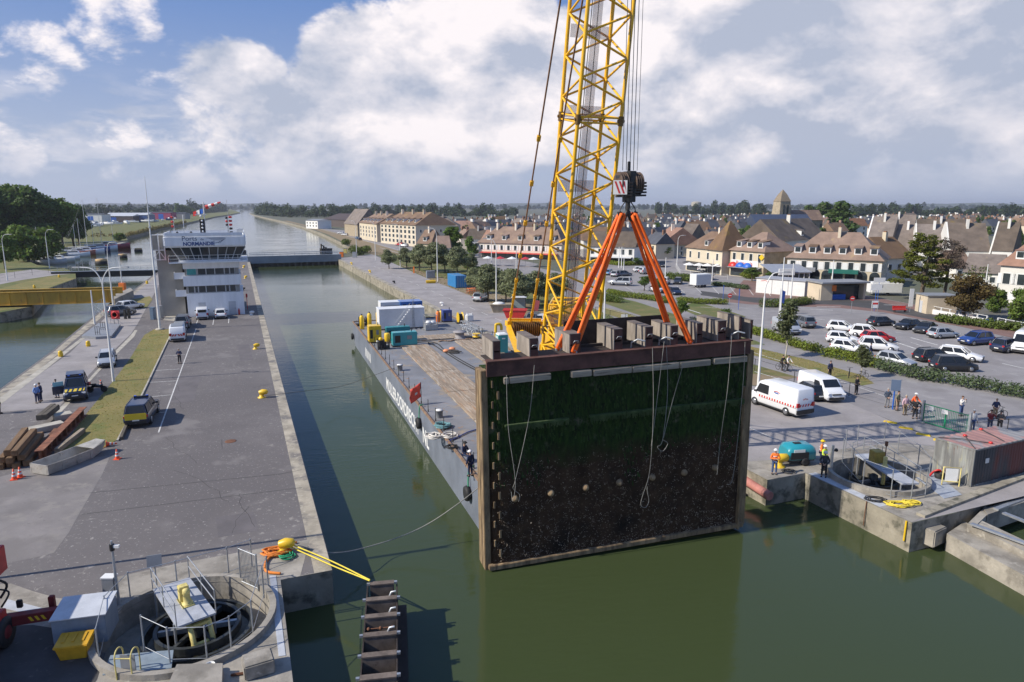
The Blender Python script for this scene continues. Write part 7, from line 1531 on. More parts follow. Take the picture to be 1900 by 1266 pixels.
for px,py,top,lab,hz in((1449,688,K_,'rider in dark clothes on a bicycle on the cycle path',-70),(1459,688,W_,'rider in white on a bicycle on the cycle path',-70),(1691,765,RD,'rider in bright orange top and white helmet on a bicycle',-60)):
 person(px,py,hz,'ride',top,(1,K_),lab,hat=(.75,.75,.72)if top is RD else None)
# ================================================================ car park
CPG=[('hatch','dark',(1614,605),(1655,603),'dark grey hatchback nearest the white kerb wall street'),('sedan','black',(1706,607),(1662,613),'black saloon parked left of the grey saloon'),('sedan','dark',(1734,611),(1696,622),'dark grey blue saloon between the black saloon and a silver hatchback'),('hatch','silver',(1726,628),(1772,626),'silver hatchback beside the dark grey blue saloon'),('suv','blue',(1836,637),(1783,641),'bright blue SUV alone in the right part of the car park'),('suv','navy',(1846,655),(1890,649),'navy SUV next to the white van at the right edge'),('estate','black',(1706,671),(1757,668),'black estate car behind a black people carrier'),('mpv','black',(1734,687),(1803,688),'large black people carrier nearest the right hedge'),('estate','white',(1752,664),(1808,671),'white estate car behind the black people carrier'),('hatch','white',(1543,613),(1580,616),'white hatchback rearmost of the white cluster'),('hatch','white',(1538,634),(1588,638),'white hatchback leftmost in the white cluster'),('suv','white',(1582,624),(1636,629),'white SUV at the back right of the white cluster, before the red car'),('hatch','red',(1614,634),(1642,634),'red car mostly hidden among the white cars'),('suv','white',(1600,649),(1656,653),'white SUV at the front of the white cluster'),('hatch','white',(1558,651),(1590,655),'white hatchback half hidden behind the hedge'),('hatch','silver',(1640,674),(1682,682),'silver hatchback half hidden behind the hedge by the young tree'),('suv','grey',(1499,609),(1481,603),'dark SUV behind the slim green tree'),('estate','sky',(1124,512),(1136,508),'light blue car leftmost in the row beyond the boom'),('estate','silver',(1136,515),(1150,511),'pale silver car second in the row beyond the boom'),('estate','grey',(1150,513),(1164,512),'grey car third in the row beyond the boom'),('hatch','white',(1183,505),(1194,505),'white car beside a silver van near the flower beds'),('smallvan','silver',(1193,509),(1206,508),'silver van parked near the flower beds'),('pickup','silver',(1162,530),(1139,529),'silver pickup van beside a round tree'),('suv','white',(1226,532),(1241,523),'white SUV behind the right orange sling'),('hatch','dark',(1262,523),(1253,531),'dark hatchback beside the bushes left of the white trailer'),('hatch','navy',(1242,543),(1262,550),'navy hatchback right of the orange sling near the hedge'),('hatch','white',(1215,541),(1226,543),'white car partly hidden behind the right orange sling'),('mpv','black',(1231,492),(1226,499),'black car driving into the town street'),('hatch','sky',(1243,472),(1248,468),'light blue car parked in the town street'),('hatch','white',(1250,470),(1255,466),'white car parked in the town street'),('pickup','white',(1304,506),(1322,506),'white pickup parked before the cafe terrace'),('hatch','silver',(1324,507),(1334,508),'silver car parked before the cafe terrace'),('hatch','black',(1316,524),(1317,514),'black car behind the white trailer'),('suv','red',(1404,512),(1412,513),'red car parked by the arched stone corner building'),('suv','silver',(885,561),(899,556),'silver SUV parked on the right quay beside the orange racks'),('suv','grey',(985,603),(1000,595),'grey SUV behind the yellow crane A frame'),('hatch','white',(998,604),(1012,596),'white car behind the crane boom foot')]
for kd,cl_,a,b_,lab in CPG:car(kd,cl_,a,b_,lab,'cars parked on the right bank')
car('van','silver',(1430,608),(1489,628),'long silver van behind the hedge and the slim green tree',cat='van');car('bigvan','white',(1915,640),(1882,664),'white van cut by the right edge of the picture',cat='van');car('van','white',(1236,468),(1243,464),'white van far up in the town street',cat='van')
for i,(px,py,c_)in enumerate(((662,444,'sky'),(668,446,'navy'),(700,447,'white'),(706,445,'silver'),(716,450,'red'),(723,450,'silver'),(730,452,'white'),(742,456,'red'),(750,458,'silver'),(640,437,'white'),(632,434,'white'))):
 place('hatch',c_,px,py,100+i*7,'small %s car number parked by the canal side apartments'%c_ if False else{0:'light blue car by the canal side apartments, next to a navy one',1:'navy car by the canal side apartments',2:'white car before the gabled apartment block',3:'silver car just behind a white one by the apartments',4:'red car in the middle of the row by the apartments',5:'silver car right of the red car in the apartment row',6:'white car near the end of the apartment row',7:'red car at the right end of the apartment row',8:'silver car beyond the red car at the row end',9:'white car farthest along the canal road',10:'white camper shaped car at the far end of the canal road'}[i],'cars by the apartments')
t=T('trailer','white box trailer standing in the car park beside its lamp','trailer',P(1299,533),R(25));b=MB();b.box((0,0,1.75),(4.2,2.2,2.4));b.to('box',M_white,t,.08);b=MB();b.box((0,-1.11,1.7),(3.7,.03,2.0));b.to('panel',mat('trailer_panel',(.55,.56,.58),.5,var=.04),t)
for x in(-.4,.4):
 for s in(-1,1):b=MB();b.lathe([(.15,-.1),(.33,-.1),(.35,0),(.33,.1),(.15,.1)],(0,0,0),14);b.xf(Matrix.Translation((x,s*1.0,.35))@Matrix.Rotation(R(90),4,'X'));b.to('wheel',M_black,t)
b=MB();b.bar((-2.1,0,.5),(-3.2,0,.45),.12);b.to('drawbar',M_dsteel,t)
a,c=P(1402,543),P(1492,551);d=c-a;t=T('long_hall','long white flat roofed market hall in the car park','building',a,math.atan2(d.y,d.x));b=MB();b.box((d.length/2,2.5,1.5),(d.length,5,3.0));b.to('wall',M_white,t);b=MB();b.box((d.length/2,2.5,3.05),(d.length+.4,5.4,.14));b.to('roof',mat('grey_roof',(.32,.33,.36),.7),t)
for k in range(1,3):b=MB();b.box((d.length*k/3,-.02,1.5),(.06,.04,2.9));b.to('joint',M_grey,t)
b=MB();b.path([(1,-.03,2.5),(1.8,-.03,2.65),(2.6,-.03,2.4)],.05,4);b.to('marking',M_red,t)
a,c=P(1522,558),P(1605,556);d=c-a;t=T('kiosk','cream kiosk with an open dark front, flat roof and orange sign','kiosk',a,math.atan2(d.y,d.x));w=d.length;M_cream=mat('cream_render',(.58,.49,.36),.8,var=.08,scale=.4)
b=MB();b.box((w*.13,2.2,1.6),(w*.26,4.4,3.2));b.box((w*.63,4.2,1.6),(w*.74,.3,3.2));b.box((w*.98,2.2,1.6),(.4,4.2,3.2));b.to('wall',M_cream,t);b=MB();b.box((w/2,2.0,3.35),(w+.6,5.4,.3));b.to('roof',M_grey,t);b=MB();b.box((w*.62,1.6,1.35),(w*.68,.2,2.6));b.to('shop_front',M_win,t);b=MB();b.box((w*.45,.9,.5),(w*.3,.6,1.0));b.to('counter',M_blue,t);b=MB();b.box((w*.28,-.08,2.3),(.9,.05,1.1));b.to('sign',M_orange,t)
t=T('caravan','white caravan parked beside the cream kiosk','caravan',P(1640,548),R(-4));b=MB();b.box((0,0,1.55),(6.2,2.3,2.3));b.to('body',M_white,t,.25);b=MB();b.box((-1.4,-1.16,1.9),(1.0,.03,.5));b.to('window',M_glass,t);b=MB();b.box((0,0,.35),(5,1.8,.15));b.to('chassis',M_dsteel,t)
for s in(-.9,.9):b=MB();b.lathe([(.15,-.1),(.33,-.1),(.35,0),(.33,.1),(.15,.1)],(0,0,0),14);b.xf(Matrix.Translation((.3,s,.35))@Matrix.Rotation(R(90),4,'X'));b.to('wheel',M_black,t)
a,c=P(1697,577),P(1718,583);d=c-a;t=T('hut','small pale flat roofed hut at the end of the white kerb wall','hut',a,math.atan2(d.y,d.x));b=MB();b.box((d.length/2,2.4,1.5),(d.length,4.8,3));b.to('wall',M_cream,t);b=MB();b.box((d.length/2,2.4,3.05),(d.length+.3,5.1,.15));b.to('roof',M_grey,t);b=MB();b.box((d.length*.5,-.02,1.0),(.9,.05,2.0));b.to('door',M_frame,t)
pts=[(1715,580),(1830,602),(1850,606),(1960,628)]
for i,(p,q_)in enumerate(((pts[0],pts[1]),(pts[1],pts[2]),(pts[2],pts[3]))):
 b=MB();p3,q3=P(*p),P(*q_);b.bar(p3+Vector((0,0,.4)),q3+Vector((0,0,.4)),.3,.8);t=b.to('kerb_wall',M_blue if i==1 else M_white);tag(t,('white low wall with posts along the street, left stretch','blue painted gap piece in the white low wall','white low wall running off the right edge')[i],'wall')
 if i!=1:
  c=MB();d=q3-p3
  for k in range(8):c.box(p3+d*k/7+Vector((0,0,1.05)),(.15,.15,.5))
  c.bar(p3+Vector((0,0,1.3)),q3+Vector((0,0,1.3)),.06);c.to('rail',M_white,t)
def contbox(label,px,py,rz,L_,w,h,m,name='container'):
 t=T(name,label,'container',P(px,py),R(rz));b=MB();b.box((0,0,h/2+.1),(L_,w,h));b.to('body',m,t,.03);b=MB()
 for k in range(int(L_/.5)):
  for s in(-1,1):b.box((-L_/2+.25+k*.5,s*w/2,h/2+.1),(.12,.06,h-.3))
 b.to('rib',m,t);b=MB()
 for s in(-1,1):b.box((-L_/2-.01,s*w/4,h/2+.1),(.05,w/2-.1,h-.2))
 b.to('door',m,t)
 for y in(-.5,-.15,.15,.5):c=MB();c.tube((-L_/2-.05,y*w*.6,.2),(-L_/2-.05,y*w*.6,h),.03,n=5);c.to('lock_bar',M_steel,t)
 return t
contbox('bright blue container beside the curved lamp post on the right quay',848,532,112,6.1,2.5,2.6,paint('container_blue',(.02,.22,.5)))
t=T('cabinet','grey metal cabinet left of the curved lamp post and blue container','cabinet',P(799,516),R(15));b=MB();b.box((0,0,.85),(2.0,1.6,1.7));b.to('case',mat('cabinet_slate',(.17,.21,.26),.5),t,.02);b=MB();b.box((0,-.82,.85),(1.8,.03,1.5));b.to('door',M_grey,t);b=MB();b.box((0,0,1.74),(2.1,1.7,.06));b.to('lid',M_grey,t)
t=T('barrier_stack','yellow barriers stacked on the right quay below the lamp post','barrier',P(800,526),.3)
for k in range(4):b=MB();b.box((0,k*.25,.3+.05*k),(2.2,.1,.5),rx=.4);b.to('barrier',M_yel,t)
t=T('steel_rack','stack of orange red steel frames beside the silver SUV','rack',P(882,545),R(-65))
for k in range(7):b=MB();y=-1.5+k*.5;b.tube((-.8,y,.1),(-.8,y,1.1),.05,n=5);b.tube((.8,y,.1),(.8,y,1.1),.05,n=5);b.tube((-.8,y,1.1),(.8,y,1.1),.05,n=5);b.tube((-.8,y,.4),(.8,y,.9),.04,n=5);b.to('frame',M_orange,t)
b=MB()
for x in(-.8,.8):
 for z in(.15,.6,1.1):b.tube((x,-1.8,z),(x,1.8,z),.05,n=5)
b.to('rail',mat('rust_orange',(.45,.15,.06),.7,var=.2),t)
def skip(label,px,py,m,full,rz):
 t=T('skip',label,'skip',P(px,py),R(rz));b=MB();b.loft([[(-1.3,-.85,0),(1.3,-.85,0),(1.3,.85,0),(-1.3,.85,0)],[(-1.9,-.95,1.4),(1.9,-.95,1.4),(1.9,.95,1.4),(-1.9,.95,1.4)]],False,True);b.to('tub',m,t)
 if full:b=MB();b.ball((-.3,0,1.35),.8,10,(1.4,1,.5));b.to('rubble_bag',M_white,t)
 b=MB();b.box((0,-1.0,1.35),(3.9,.12,.12));b.box((0,1.0,1.35),(3.9,.12,.12));b.to('rim',m,t);return t
skip('beige skip filled with white bags at the lamp post foot',929,579,mat('beige_skip',(.35,.29,.2),.7,var=.2),True,8);skip('red skip beside the crane pendants on the quay',956,590,M_red,False,-5)
t=T('shelter','glass bus shelter with a pale round roof behind the red skip','shelter',P(963,578),R(0));b=MB();b.box((0,0,2.5),(2.6,1.4,.14),top=(.7,.7));b.to('roof',M_frame,t)
for x in(-1.1,1.1):
 for y in(-.5,.5):b=MB();b.tube((x,y,0),(x,y,2.45),.05,n=6);b.to('post',M_dsteel,t)
b=MB();b.box((0,.5,1.3),(2.1,.03,1.8));b.to('pane',mat('clear_pane',(.3,.36,.36),.1,var=.05),t)
t=T('sign_board','tilted red board on a stand behind the crane A frame','sign',P(995,585),R(10));b=MB();b.box((0,0,1.6),(.9,.06,1.7),ry=.2);b.to('panel',paint('board_salmon',(.7,.15,.15)),t)
for x in(-.3,.3):b=MB();b.tube((x,.05,0),(x,.05,1.0),.04,n=5);b.to('leg',M_dsteel,t)
t=T('post_box','orange marker post on the dry grass left of the grey cabinet','post',P(768,507));b=MB();b.box((0,0,.8),(.35,.3,1.6));b.to('body',M_orange,t);b=MB();b.box((0,0,1.65),(.42,.36,.1));b.to('cap',M_orange,t)
for px,py,lab,m_ in((634,477,'orange box at the right end of the far footbridge',M_orange),(641,470,'tan post box behind the orange box at the footbridge',M_ypale),(658,478,'pale box right of the footbridge end',M_steel)):
 t=T('equipment_box',lab,'box',P(px,py));b=MB();b.box((0,0,.9),(1.3,1.0,1.8));b.to('case',m_,t,.03);b=MB();b.box((0,0,1.85),(1.4,1.1,.1));b.to('lid',M_grey,t)
chainfence('gate_fence','dark railing across the far end of the right quay',[(640,476),(700,476),(770,480),(850,494)],1.5,6,M_dsteel,rail=True)
# ================================================================ trees, hedges, woods
def leafcloud(blobs,n,size,seed,flat=0.):
 g=np.random.default_rng(seed);bl=np.array(blobs,float);vol=bl[:,3]*bl[:,4]*bl[:,5]
 k=g.choice(len(bl),n,p=vol/vol.sum());d=g.normal(size=(n,3));d/=np.linalg.norm(d,axis=1)[:,None]
 r=g.random(n)**.42*(1+g.normal(0,.07,n));c=bl[k,:3]+d*r[:,None]*bl[k,3:6]
 nrm=d*.7+g.normal(size=(n,3))*.55+np.array([0,0,.35+flat]);nrm/=np.linalg.norm(nrm,axis=1)[:,None]
 t=np.cross(nrm,g.normal(size=(n,3)));t/=np.linalg.norm(t,axis=1)[:,None];b=np.cross(nrm,t);s=size*g.uniform(.55,1.25,n)[:,None]
 v=np.stack([c-t*s,c-b*s*.6,c+t*s,c+b*s*.6],1).reshape(-1,3);return v
def cloudmesh(name,v,m):
 n=len(v)//4;me=bpy.data.meshes.new(name);me.vertices.add(len(v));me.vertices.foreach_set('co',v.ravel());me.loops.add(len(v));me.loops.foreach_set('vertex_index',np.arange(len(v)));me.polygons.add(n);me.polygons.foreach_set('loop_start',np.arange(n)*4);me.polygons.foreach_set('loop_total',np.full(n,4));me.update();me.validate();me.materials.append(m);return me
def blobs(n,h0,h1,r,rb,seed,taper=.35):
 q=random.Random(seed);out=[]
 for i in range(n):
  f=(i+.5)/n;z=h0+(h1-h0)*f;rr=r*(1-abs(f-.42)*2*taper)*q.uniform(.35,1);a=q.uniform(0,6.28);s=rb*q.uniform(.65,1.2)*(1-.25*f)
  out.append((rr*math.cos(a),rr*math.sin(a),z,s,s,s*q.uniform(.6,.85)))
 return out
TREES={}
def treeproto(kind,bl,n,size,m,th,tr,seed,trunk=M_bark,flat=0.):
 t=T('tree','prototype','tree');link('crown',cloudmesh('crown',leafcloud(bl,n,size,seed,flat),m),t);b=MB();q=random.Random(seed)
 b.path([(0,0,-.1),(.05*th,0,th*.5),(0,.04*th,th)],[tr,tr*.8,tr*.55],8)
 for i in range(7):c=bl[i*len(bl)//7];b.path([(0,0,th*q.uniform(.55,.95)),(c[0]*.5,c[1]*.5,(th+c[2])/2),(c[0],c[1],c[2])],[tr*.5,tr*.3,tr*.1],5)
 b.to('trunk',trunk,t);TREES[kind]=(t,max(c[2]+c[5]for c in bl));PROTO['t'+kind]=t
LG_,LD_=leafmat('leaf_green',(.10,.155,.03)),leafmat('leaf_dark',(.082,.128,.034));LL_,LO_=leafmat('leaf_light',(.115,.165,.03)),leafmat('leaf_olive',(.19,.21,.11));LB_c=leafmat('leaf_brown',(.12,.085,.03));LC_,LX_=leafmat('leaf_cypress',(.10,.11,.015)),leafmat('leaf_dead',(.13,.10,.075));LS_=leafmat('leaf_slim',(.10,.115,.05))
treeproto('big',blobs(26,6,19,6.5,3.4,1),6500,.62,LD_,8,.5,1);treeproto('big2',blobs(26,5,20,5.5,3.2,2),6500,.62,LG_,8,.5,2);treeproto('light',blobs(20,1.5,8,4,2.3,3),4500,.42,LL_,2.5,.25,3)
treeproto('olive',blobs(26,1.9,4.6,2.0,.95,4),5200,.17,LO_,1.8,.14,4);treeproto('round',blobs(16,2.2,3.9,.9,.75,5),2600,.14,LG_,2.1,.1,5);treeproto('slim',blobs(16,2.2,6.0,.75,.75,6,.5),2600,.15,LS_,2.6,.09,6,M_conc2)
treeproto('brown',blobs(24,2.2,7.6,2.9,1.6,7),5500,.24,LB_c,2.6,.3,7);treeproto('town',blobs(14,2,8,2.4,1.9,8),1500,.5,LG_,3,.25,8);treeproto('dark',blobs(16,2,10,2.6,1.9,9,.6),1800,.5,LD_,3,.25,9);treeproto('dead',blobs(18,6,12,2.6,1.3,10),3800,.16,LX_,7,.3,10)
q=random.Random(11);cb_=[]
for i in range(34):f=i/34;a=i*2.4;rr=(4.6*(1-f)**.6+.6)*q.uniform(.55,1.05);cb_.append((rr*math.cos(a)-.8,rr*math.sin(a),3.2+9.6*f,1.75-.6*f,1.75-.6*f,.55))
treeproto('cypress',cb_,8000,.26,LC_,6,.45,12,flat=.5)
q=random.Random(21)
def tree(kind,px,yb,yt,label,group=None,wx=1.0):
 t,h=TREES[kind];p=P(px,yb);s=PD(px,yt,p.y).z/h;r=dup(t,p,q.uniform(0,6.28),label,group,None,(s*wx,s*wx,s));r['category']='tree';return r
for i,(px,yb,yt,kd)in enumerate(((-45,470,346,'big2'),(-10,466,342,'big'),(22,462,340,'big2'),(48,464,341,'big'),(72,462,353,'big2'),(96,463,361,'big'),(118,462,366,'big2'),(138,459,376,'big'),(60,452,358,'big'),(8,452,350,'big2'),(108,455,372,'big'),(147,456,392,'big'))):tree(kd,px,yb,yt,'tall dense tree in the dark wood behind the moored boats' if kd=='big' else 'tall mid green tree in the wood behind the moored boats','tall dark trees behind the boats' if kd=='big' else 'tall mid green trees behind the boats',.95)
for px,yb,yt,lab in((52,485,416,'light green bushy tree before the dark wood, left of two alike'),(82,481,420,'light green bushy tree before the dark wood, by the curved lamp post'),(10,500,430,'dark bushy tree at the left edge beside a white shed')):tree('light' if 'light' in lab else 'big2',px,yb,yt,lab)
tree('light',222,447,432,'dark rounded bush at the canal point beyond the red boat',None,1.5)
shed('small white shed under the trees at the left edge',30,470,9,7,5,M_white,M_slate,20)
for i in range(7):tree('dark',332+i*6.5,402-i*.6,377+i*2.4,'dark tree in the clump on the far left canal bank','trees on the far left canal bank',1.3)
for px,yb,yt in((722,499,462),(755,497,458),(778,503,452),(800,506,448),(826,505,452),(848,511,456),(872,506,468),(905,560,489),(938,562,497),(962,572,497),(1000,566,500),(1035,560,505),(885,545,495)):tree('olive',px,yb,yt,'grey green olive like tree on the right quay grass','olive like trees on the quay grass')
for kd,px,yb,yt,lab,w in(('round',867,502,470,'small dark round tree on the grass between olive like trees',1.1),('round',898,516,490,'small dark round tree with stakes near the path',1.1),('slim',1457,662,555,'slim young tree in front of the silver van',1.0),('slim',1598,700,640,'young tree with a wide crown on the verge by the bicycles',1.35),('round',1262,602,556,'round yellow green tree on the verge right of the orange slings',1.0),('round',1345,617,573,'bushy dark tree at the verge between slings and lamp post',1.2),('round',1195,540,512,'round clipped tree beside the silver pickup van',1.5),('round',1222,545,515,'round clipped tree behind the orange slings',1.3),('cypress',1708,556,432,'big spreading cypress with yellow tips behind the pale hut',1.0),('dead',1750,556,440,'bare grey brown conifer crown beside the big cypress',1.15),('brown',1788,592,506,'round brown leaved tree behind the white low wall',1.15),('light',1890,598,532,'light green tree at the right edge behind the white wall',.8),('light',1847,580,535,'small light green tree between the brown tree and the right edge',.8),('town',835,475,420,'brown green tree before the plain grey apartment block',1.3),('town',875,478,438,'green tree left of the shop row',1.0),('round',1395,522,496,'clipped bush tree before the arched stone corner',2.0),('round',1432,524,498,'second clipped bush tree before the glass veranda',1.6),('round',1237,480,458,'leafy bush at the town street mouth',1.5),('round',1182,493,478,'green bush by the white house shop front',1.8),('dark',1560,446,372,'tall dark tree right of the church',1.4),('dark',1528,430,374,'dark tree cluster right of the church nave',1.6),('dark',1500,425,380,'dark tree behind the church nave',1.4),('dark',1885,470,425,'dark green tree behind the right edge house',1.1)):
 tree(kd,px,yb,yt,lab,None,w)
HC=[leafmat('hedge_green',(.095,.125,.025),.5),leafmat('hedge_light',(.15,.18,.025),.5),leafmat('hedge_grey',(.09,.12,.055),.5)]
def hedge(label,pts,w,h,m,seed,name='hedge',sz=.13,dens=90):
 w3=[P(*p)for p in pts];o=w3[0].copy();bl=[]
 for i in range(len(w3)-1):
  d=w3[i+1]-w3[i];k=max(1,int(d.length/(w*.55)))
  for j in range(k):p=w3[i]+d*(j+.5)/k-o;bl.append((p.x,p.y,h*.48,w*.6*rnd.uniform(.85,1.15),w*.6*rnd.uniform(.85,1.15),h*.55*rnd.uniform(.85,1.12)))
 t=T(name,label,name,o);tot=sum(b[3]for b in bl);v=leafcloud(bl,int(min(16000,max(500,tot*dens*4))),sz,seed);v[:,2]=np.maximum(v[:,2],.01);link('foliage',cloudmesh('foliage',v,m),t)
 b=MB()
 for x in bl[::2]:b.tube((x[0],x[1],0),(x[0],x[1],h*.6),.05,n=5)
 b.to('stem',M_bark,t)
hedge('long clipped hedge along the car park, left stretch by the slim tree',[(1395,618),(1440,632),(1490,648),(1520,655)],1.6,1.15,HC[1],1);hedge('clipped hedge stretch half hiding two parked cars',[(1525,660),(1585,672),(1625,683)],1.7,1.3,HC[1],2);hedge('loose grey green hedge along the car park towards the right edge',[(1630,684),(1700,702),(1760,712),(1830,724),(1920,742)],2.2,1.3,HC[2],3);hedge('yellow green hedge behind the avenue left of the orange slings',[(1128,545),(1160,552),(1200,556),(1240,563)],1.8,1.2,HC[1],4);hedge('low hedge behind the avenue right of the orange slings',[(1258,560),(1300,564),(1348,565)],1.6,1.1,HC[1],5);hedge('block of dark hedge on the verge beside the crane boom',[(1105,552),(1130,560),(1152,562)],2.2,1.5,HC[0],6);hedge('grey green shrubs on the verge right of the orange slings',[(1285,600),(1310,606),(1340,615),(1370,622)],2.0,1.3,HC[2],7);hedge('clipped hedge along the street before the kiosk',[(1408,570),(1450,570),(1505,564)],2.0,1.5,HC[0],8);hedge('flowering shrub bed between the trailer and the cafe',[(1340,505),(1370,510),(1395,518)],2.5,1.4,HC[1],9,sz=.2);hedge('shrub bed with dark bushes left of the trailer',[(1236,518),(1262,520),(1285,524)],2.5,1.8,HC[0],10,sz=.2);hedge('low shrub bed in the car park beside the long hall',[(1325,530),(1350,532),(1385,537)],1.8,.9,HC[2],12,sz=.18);hedge('bright green flower bed hedge near the town street',[(1125,489),(1150,493),(1205,492)],2.2,1.2,HC[1],13,sz=.2);hedge('tall clipped hedge behind the brown tree beside white houses',[(1790,528),(1838,530)],3,4.2,HC[0],14,sz=.25);hedge('green bank hedge along the path before the cafe terrace',[(865,497),(900,505),(940,512)],2,1.0,HC[0],15,sz=.2);hedge('garden shrubs behind the white low wall',[(1740,596),(1800,604),(1850,610),(1900,616)],2.2,1.3,HC[0],16,sz=.2)
for i,(px,py)in enumerate(((655,470),(664,474),(640,455),(676,470))):hedge(('bush on the canal bank nearest the footbridge','bush on the canal bank just right of the footbridge','bush on the embankment beyond the footbridge','bush beside the lamp post right of the footbridge')[i],[(px,py),(px+5,py)],4,3.0,HC[0],20+i,'bush',.35,30)
def wood(name,label,pts,depth,h,n,size,m,seed,cat='wood',ph=.35):
 g=np.random.default_rng(seed);pts=[P(*p)for p in pts];cum=[0]
 for i in range(len(pts)-1):cum.append(cum[-1]+(pts[i+1]-pts[i]).length)
 bl=[];k=max(6,int(cum[-1]/(h*.55)))
 for i in range(k):
  s=cum[-1]*(i+g.random())/k;j=max(x for x in range(len(cum))if cum[x]<=s);j=min(j,len(pts)-2);p=pts[j].lerp(pts[j+1],(s-cum[j])/(cum[j+1]-cum[j]));dv=(p-Vector((0,0,H)));dv.z=0;dv.normalize();p=p+dv*depth*g.random();hh=h*(1+ph*g.normal());hh=max(h*.45,hh);bl.append((p.x,p.y,hh*.5,h*.5,h*.5,hh*.52))
 v=leafcloud(bl,n,size,seed);v[:,2]=np.maximum(v[:,2],.1);o=link(name,cloudmesh(name,v,m));o['kind']='stuff';tag(o,label,cat)
LW1,LW2=leafmat('wood_green',(.040,.062,.022),.35),leafmat('wood_far',(.035,.055,.028),.3)
wood('wood','dark belt of trees on the far left horizon',[(150,407),(330,400),(420,393)],250,17,16000,2.6,LW2,1);wood('wood','belt of trees along the right canal bank far away',[(478,399),(500,401),(540,404),(600,405),(660,402)],160,15,15000,1.8,LW1,2);wood('wood','dark tree belt behind the apartment blocks',[(640,400),(760,401),(860,403),(960,402)],200,15,16000,1.9,LW1,3);wood('wood','tree belt on the horizon behind the town centre',[(1215,398),(1300,399),(1430,401)],150,17,14000,2.0,LW1,4);wood('wood','tree belt on the horizon at the right',[(1500,404),(1640,403),(1780,402),(1920,404)],250,17,18000,2.2,LW1,5);wood('wood','hazy far horizon woodland across the whole view',[(150,390.5),(450,390),(700,390),(1000,390),(1300,390),(1600,390),(1920,390)],1500,22,26000,7,LW2,6);wood('wood','scattered garden trees among the distant roofs',[(860,432),(1000,436),(1200,432),(1400,424)],170,6,9000,.7,LW1,7,ph=.3);wood('wood','garden trees behind the shop row',[(840,445),(900,446),(1000,452),(1100,452)],60,6,5000,.6,LG_,8);wood('reeds','yellow reed marsh on the left canal bank',[(160,441),(235,440),(300,424),(345,414)],12,1.8,5000,.6,leafmat('reed',(.17,.14,.05),.3),9,'reeds')
def tufts(name,label,px,n,m,seed,sz=.1):
 g=np.random.default_rng(seed);c=[P(*q)for q in px];xs=[p.x for p in c];ys=[p.y for p in c];out=[]
 def inside(x,y):
  r_=False
  for i in range(len(c)):
   a,b_=c[i],c[i-1]
   if(a.y>y)!=(b_.y>y)and x<(b_.x-a.x)*(y-a.y)/(b_.y-a.y)+a.x:r_=not r_
  return r_
 while len(out)<n:
  x,y=g.uniform(min(xs),max(xs)),g.uniform(min(ys),max(ys))
  if inside(x,y):
   for k in range(3):a=g.uniform(0,6.28);s=sz*g.uniform(.4,1.3);h=s*g.uniform(.5,1.1);dx,dy=math.cos(a)*s*.4,math.sin(a)*s*.4;out.append([(x-dx,y-dy,.02),(x+dx,y+dy,.02),(x+dx*.4+g.normal(0,.04),y+dy*.4,.02+h),(x-dx*.4+g.normal(0,.04),y-dy*.4,.02+h)])
 o=link(name,cloudmesh(name,np.array(out).reshape(-1,3),m));o['kind']='stuff';tag(o,label,'grass')
tufts('grass_tufts','dry grass tufts on the strip between the parked cars',gr,5000,leafmat('dry_blade',(.34,.30,.10),.3),1,.06);tufts('grass_tufts','grass tufts on the right quay lawn',[(690,469),(760,470),(870,490),(960,515),(1075,560),(1200,618),(1100,640),(1010,602),(925,568),(878,551),(800,520),(735,491)],14000,leafmat('quay_blade',(.17,.17,.06),.5),2,.15);tufts('grass_tufts','grass tufts on the verge beside the avenue',[(1120,570),(1250,605),(1400,645),(1500,668),(1600,697),(1622,712),(1490,684),(1380,655),(1240,616)],3000,MATS['dry_blade'],3,.08)
# ================================================================ buildings
M_br=mat('brown_tile_roof',(.205,.122,.072),.85,var=.2,scale=.35,bump=.2,spots=[(.25,.58,.72,(.30,.19,.05)),(1.5,.6,.72,(.15,.085,.055))],orand=.28);M_or=mat('orange_tile_roof',(.26,.125,.07),.85,var=.2,scale=.5,orand=.25);M_bg=mat('grey_brown_roof',(.15,.115,.09),.85,var=.25,scale=.4,spots=[(.3,.6,.75,(.26,.18,.06))],orand=.3);M_cw=mat('cream_wall',(.66,.57,.43),.85,var=.07,scale=.3,orand=.14);M_ww=mat('white_wall',(.74,.72,.67),.85,var=.05,scale=.3,orand=.12);M_st=mat('stone_wall',(.36,.30,.21),.9,var=.2,scale=.8);M_nav=mat('blue_slate_roof',(.045,.06,.10),.6,var=.12,scale=.4)
def hiproof(w,d,h,rh,hip,ov=.5):
 a,c=-ov,w+ov;y0,y1=-ov,d+ov;m_=d/2;b=MB()
 vs=[(a,y0,h),(c,y0,h),(c,y1,h),(a,y1,h),(a+hip,m_,h+rh),(c-hip,m_,h+rh)]
 return b.add(vs,[(0,1,5,4),(2,3,4,5),(1,2,5),(3,0,4),(3,2,1,0)])
def window(t,x,z,w=.9,h=1.5,y=0.,shut=False):
 b=MB();b.box((x,y-.03,z),(w+.24,.06,h+.2));f=b.to('window',M_white,t)
 b=MB();b.box((x,y-.05,z),(w,.06,h));b.to('pane',M_win,f)
 if shut:
  for s in(-1,1):c=MB();c.box((x+s*(w*.95),y-.04,z),(w*.55,.06,h));c.to('shutter',M_white,f)
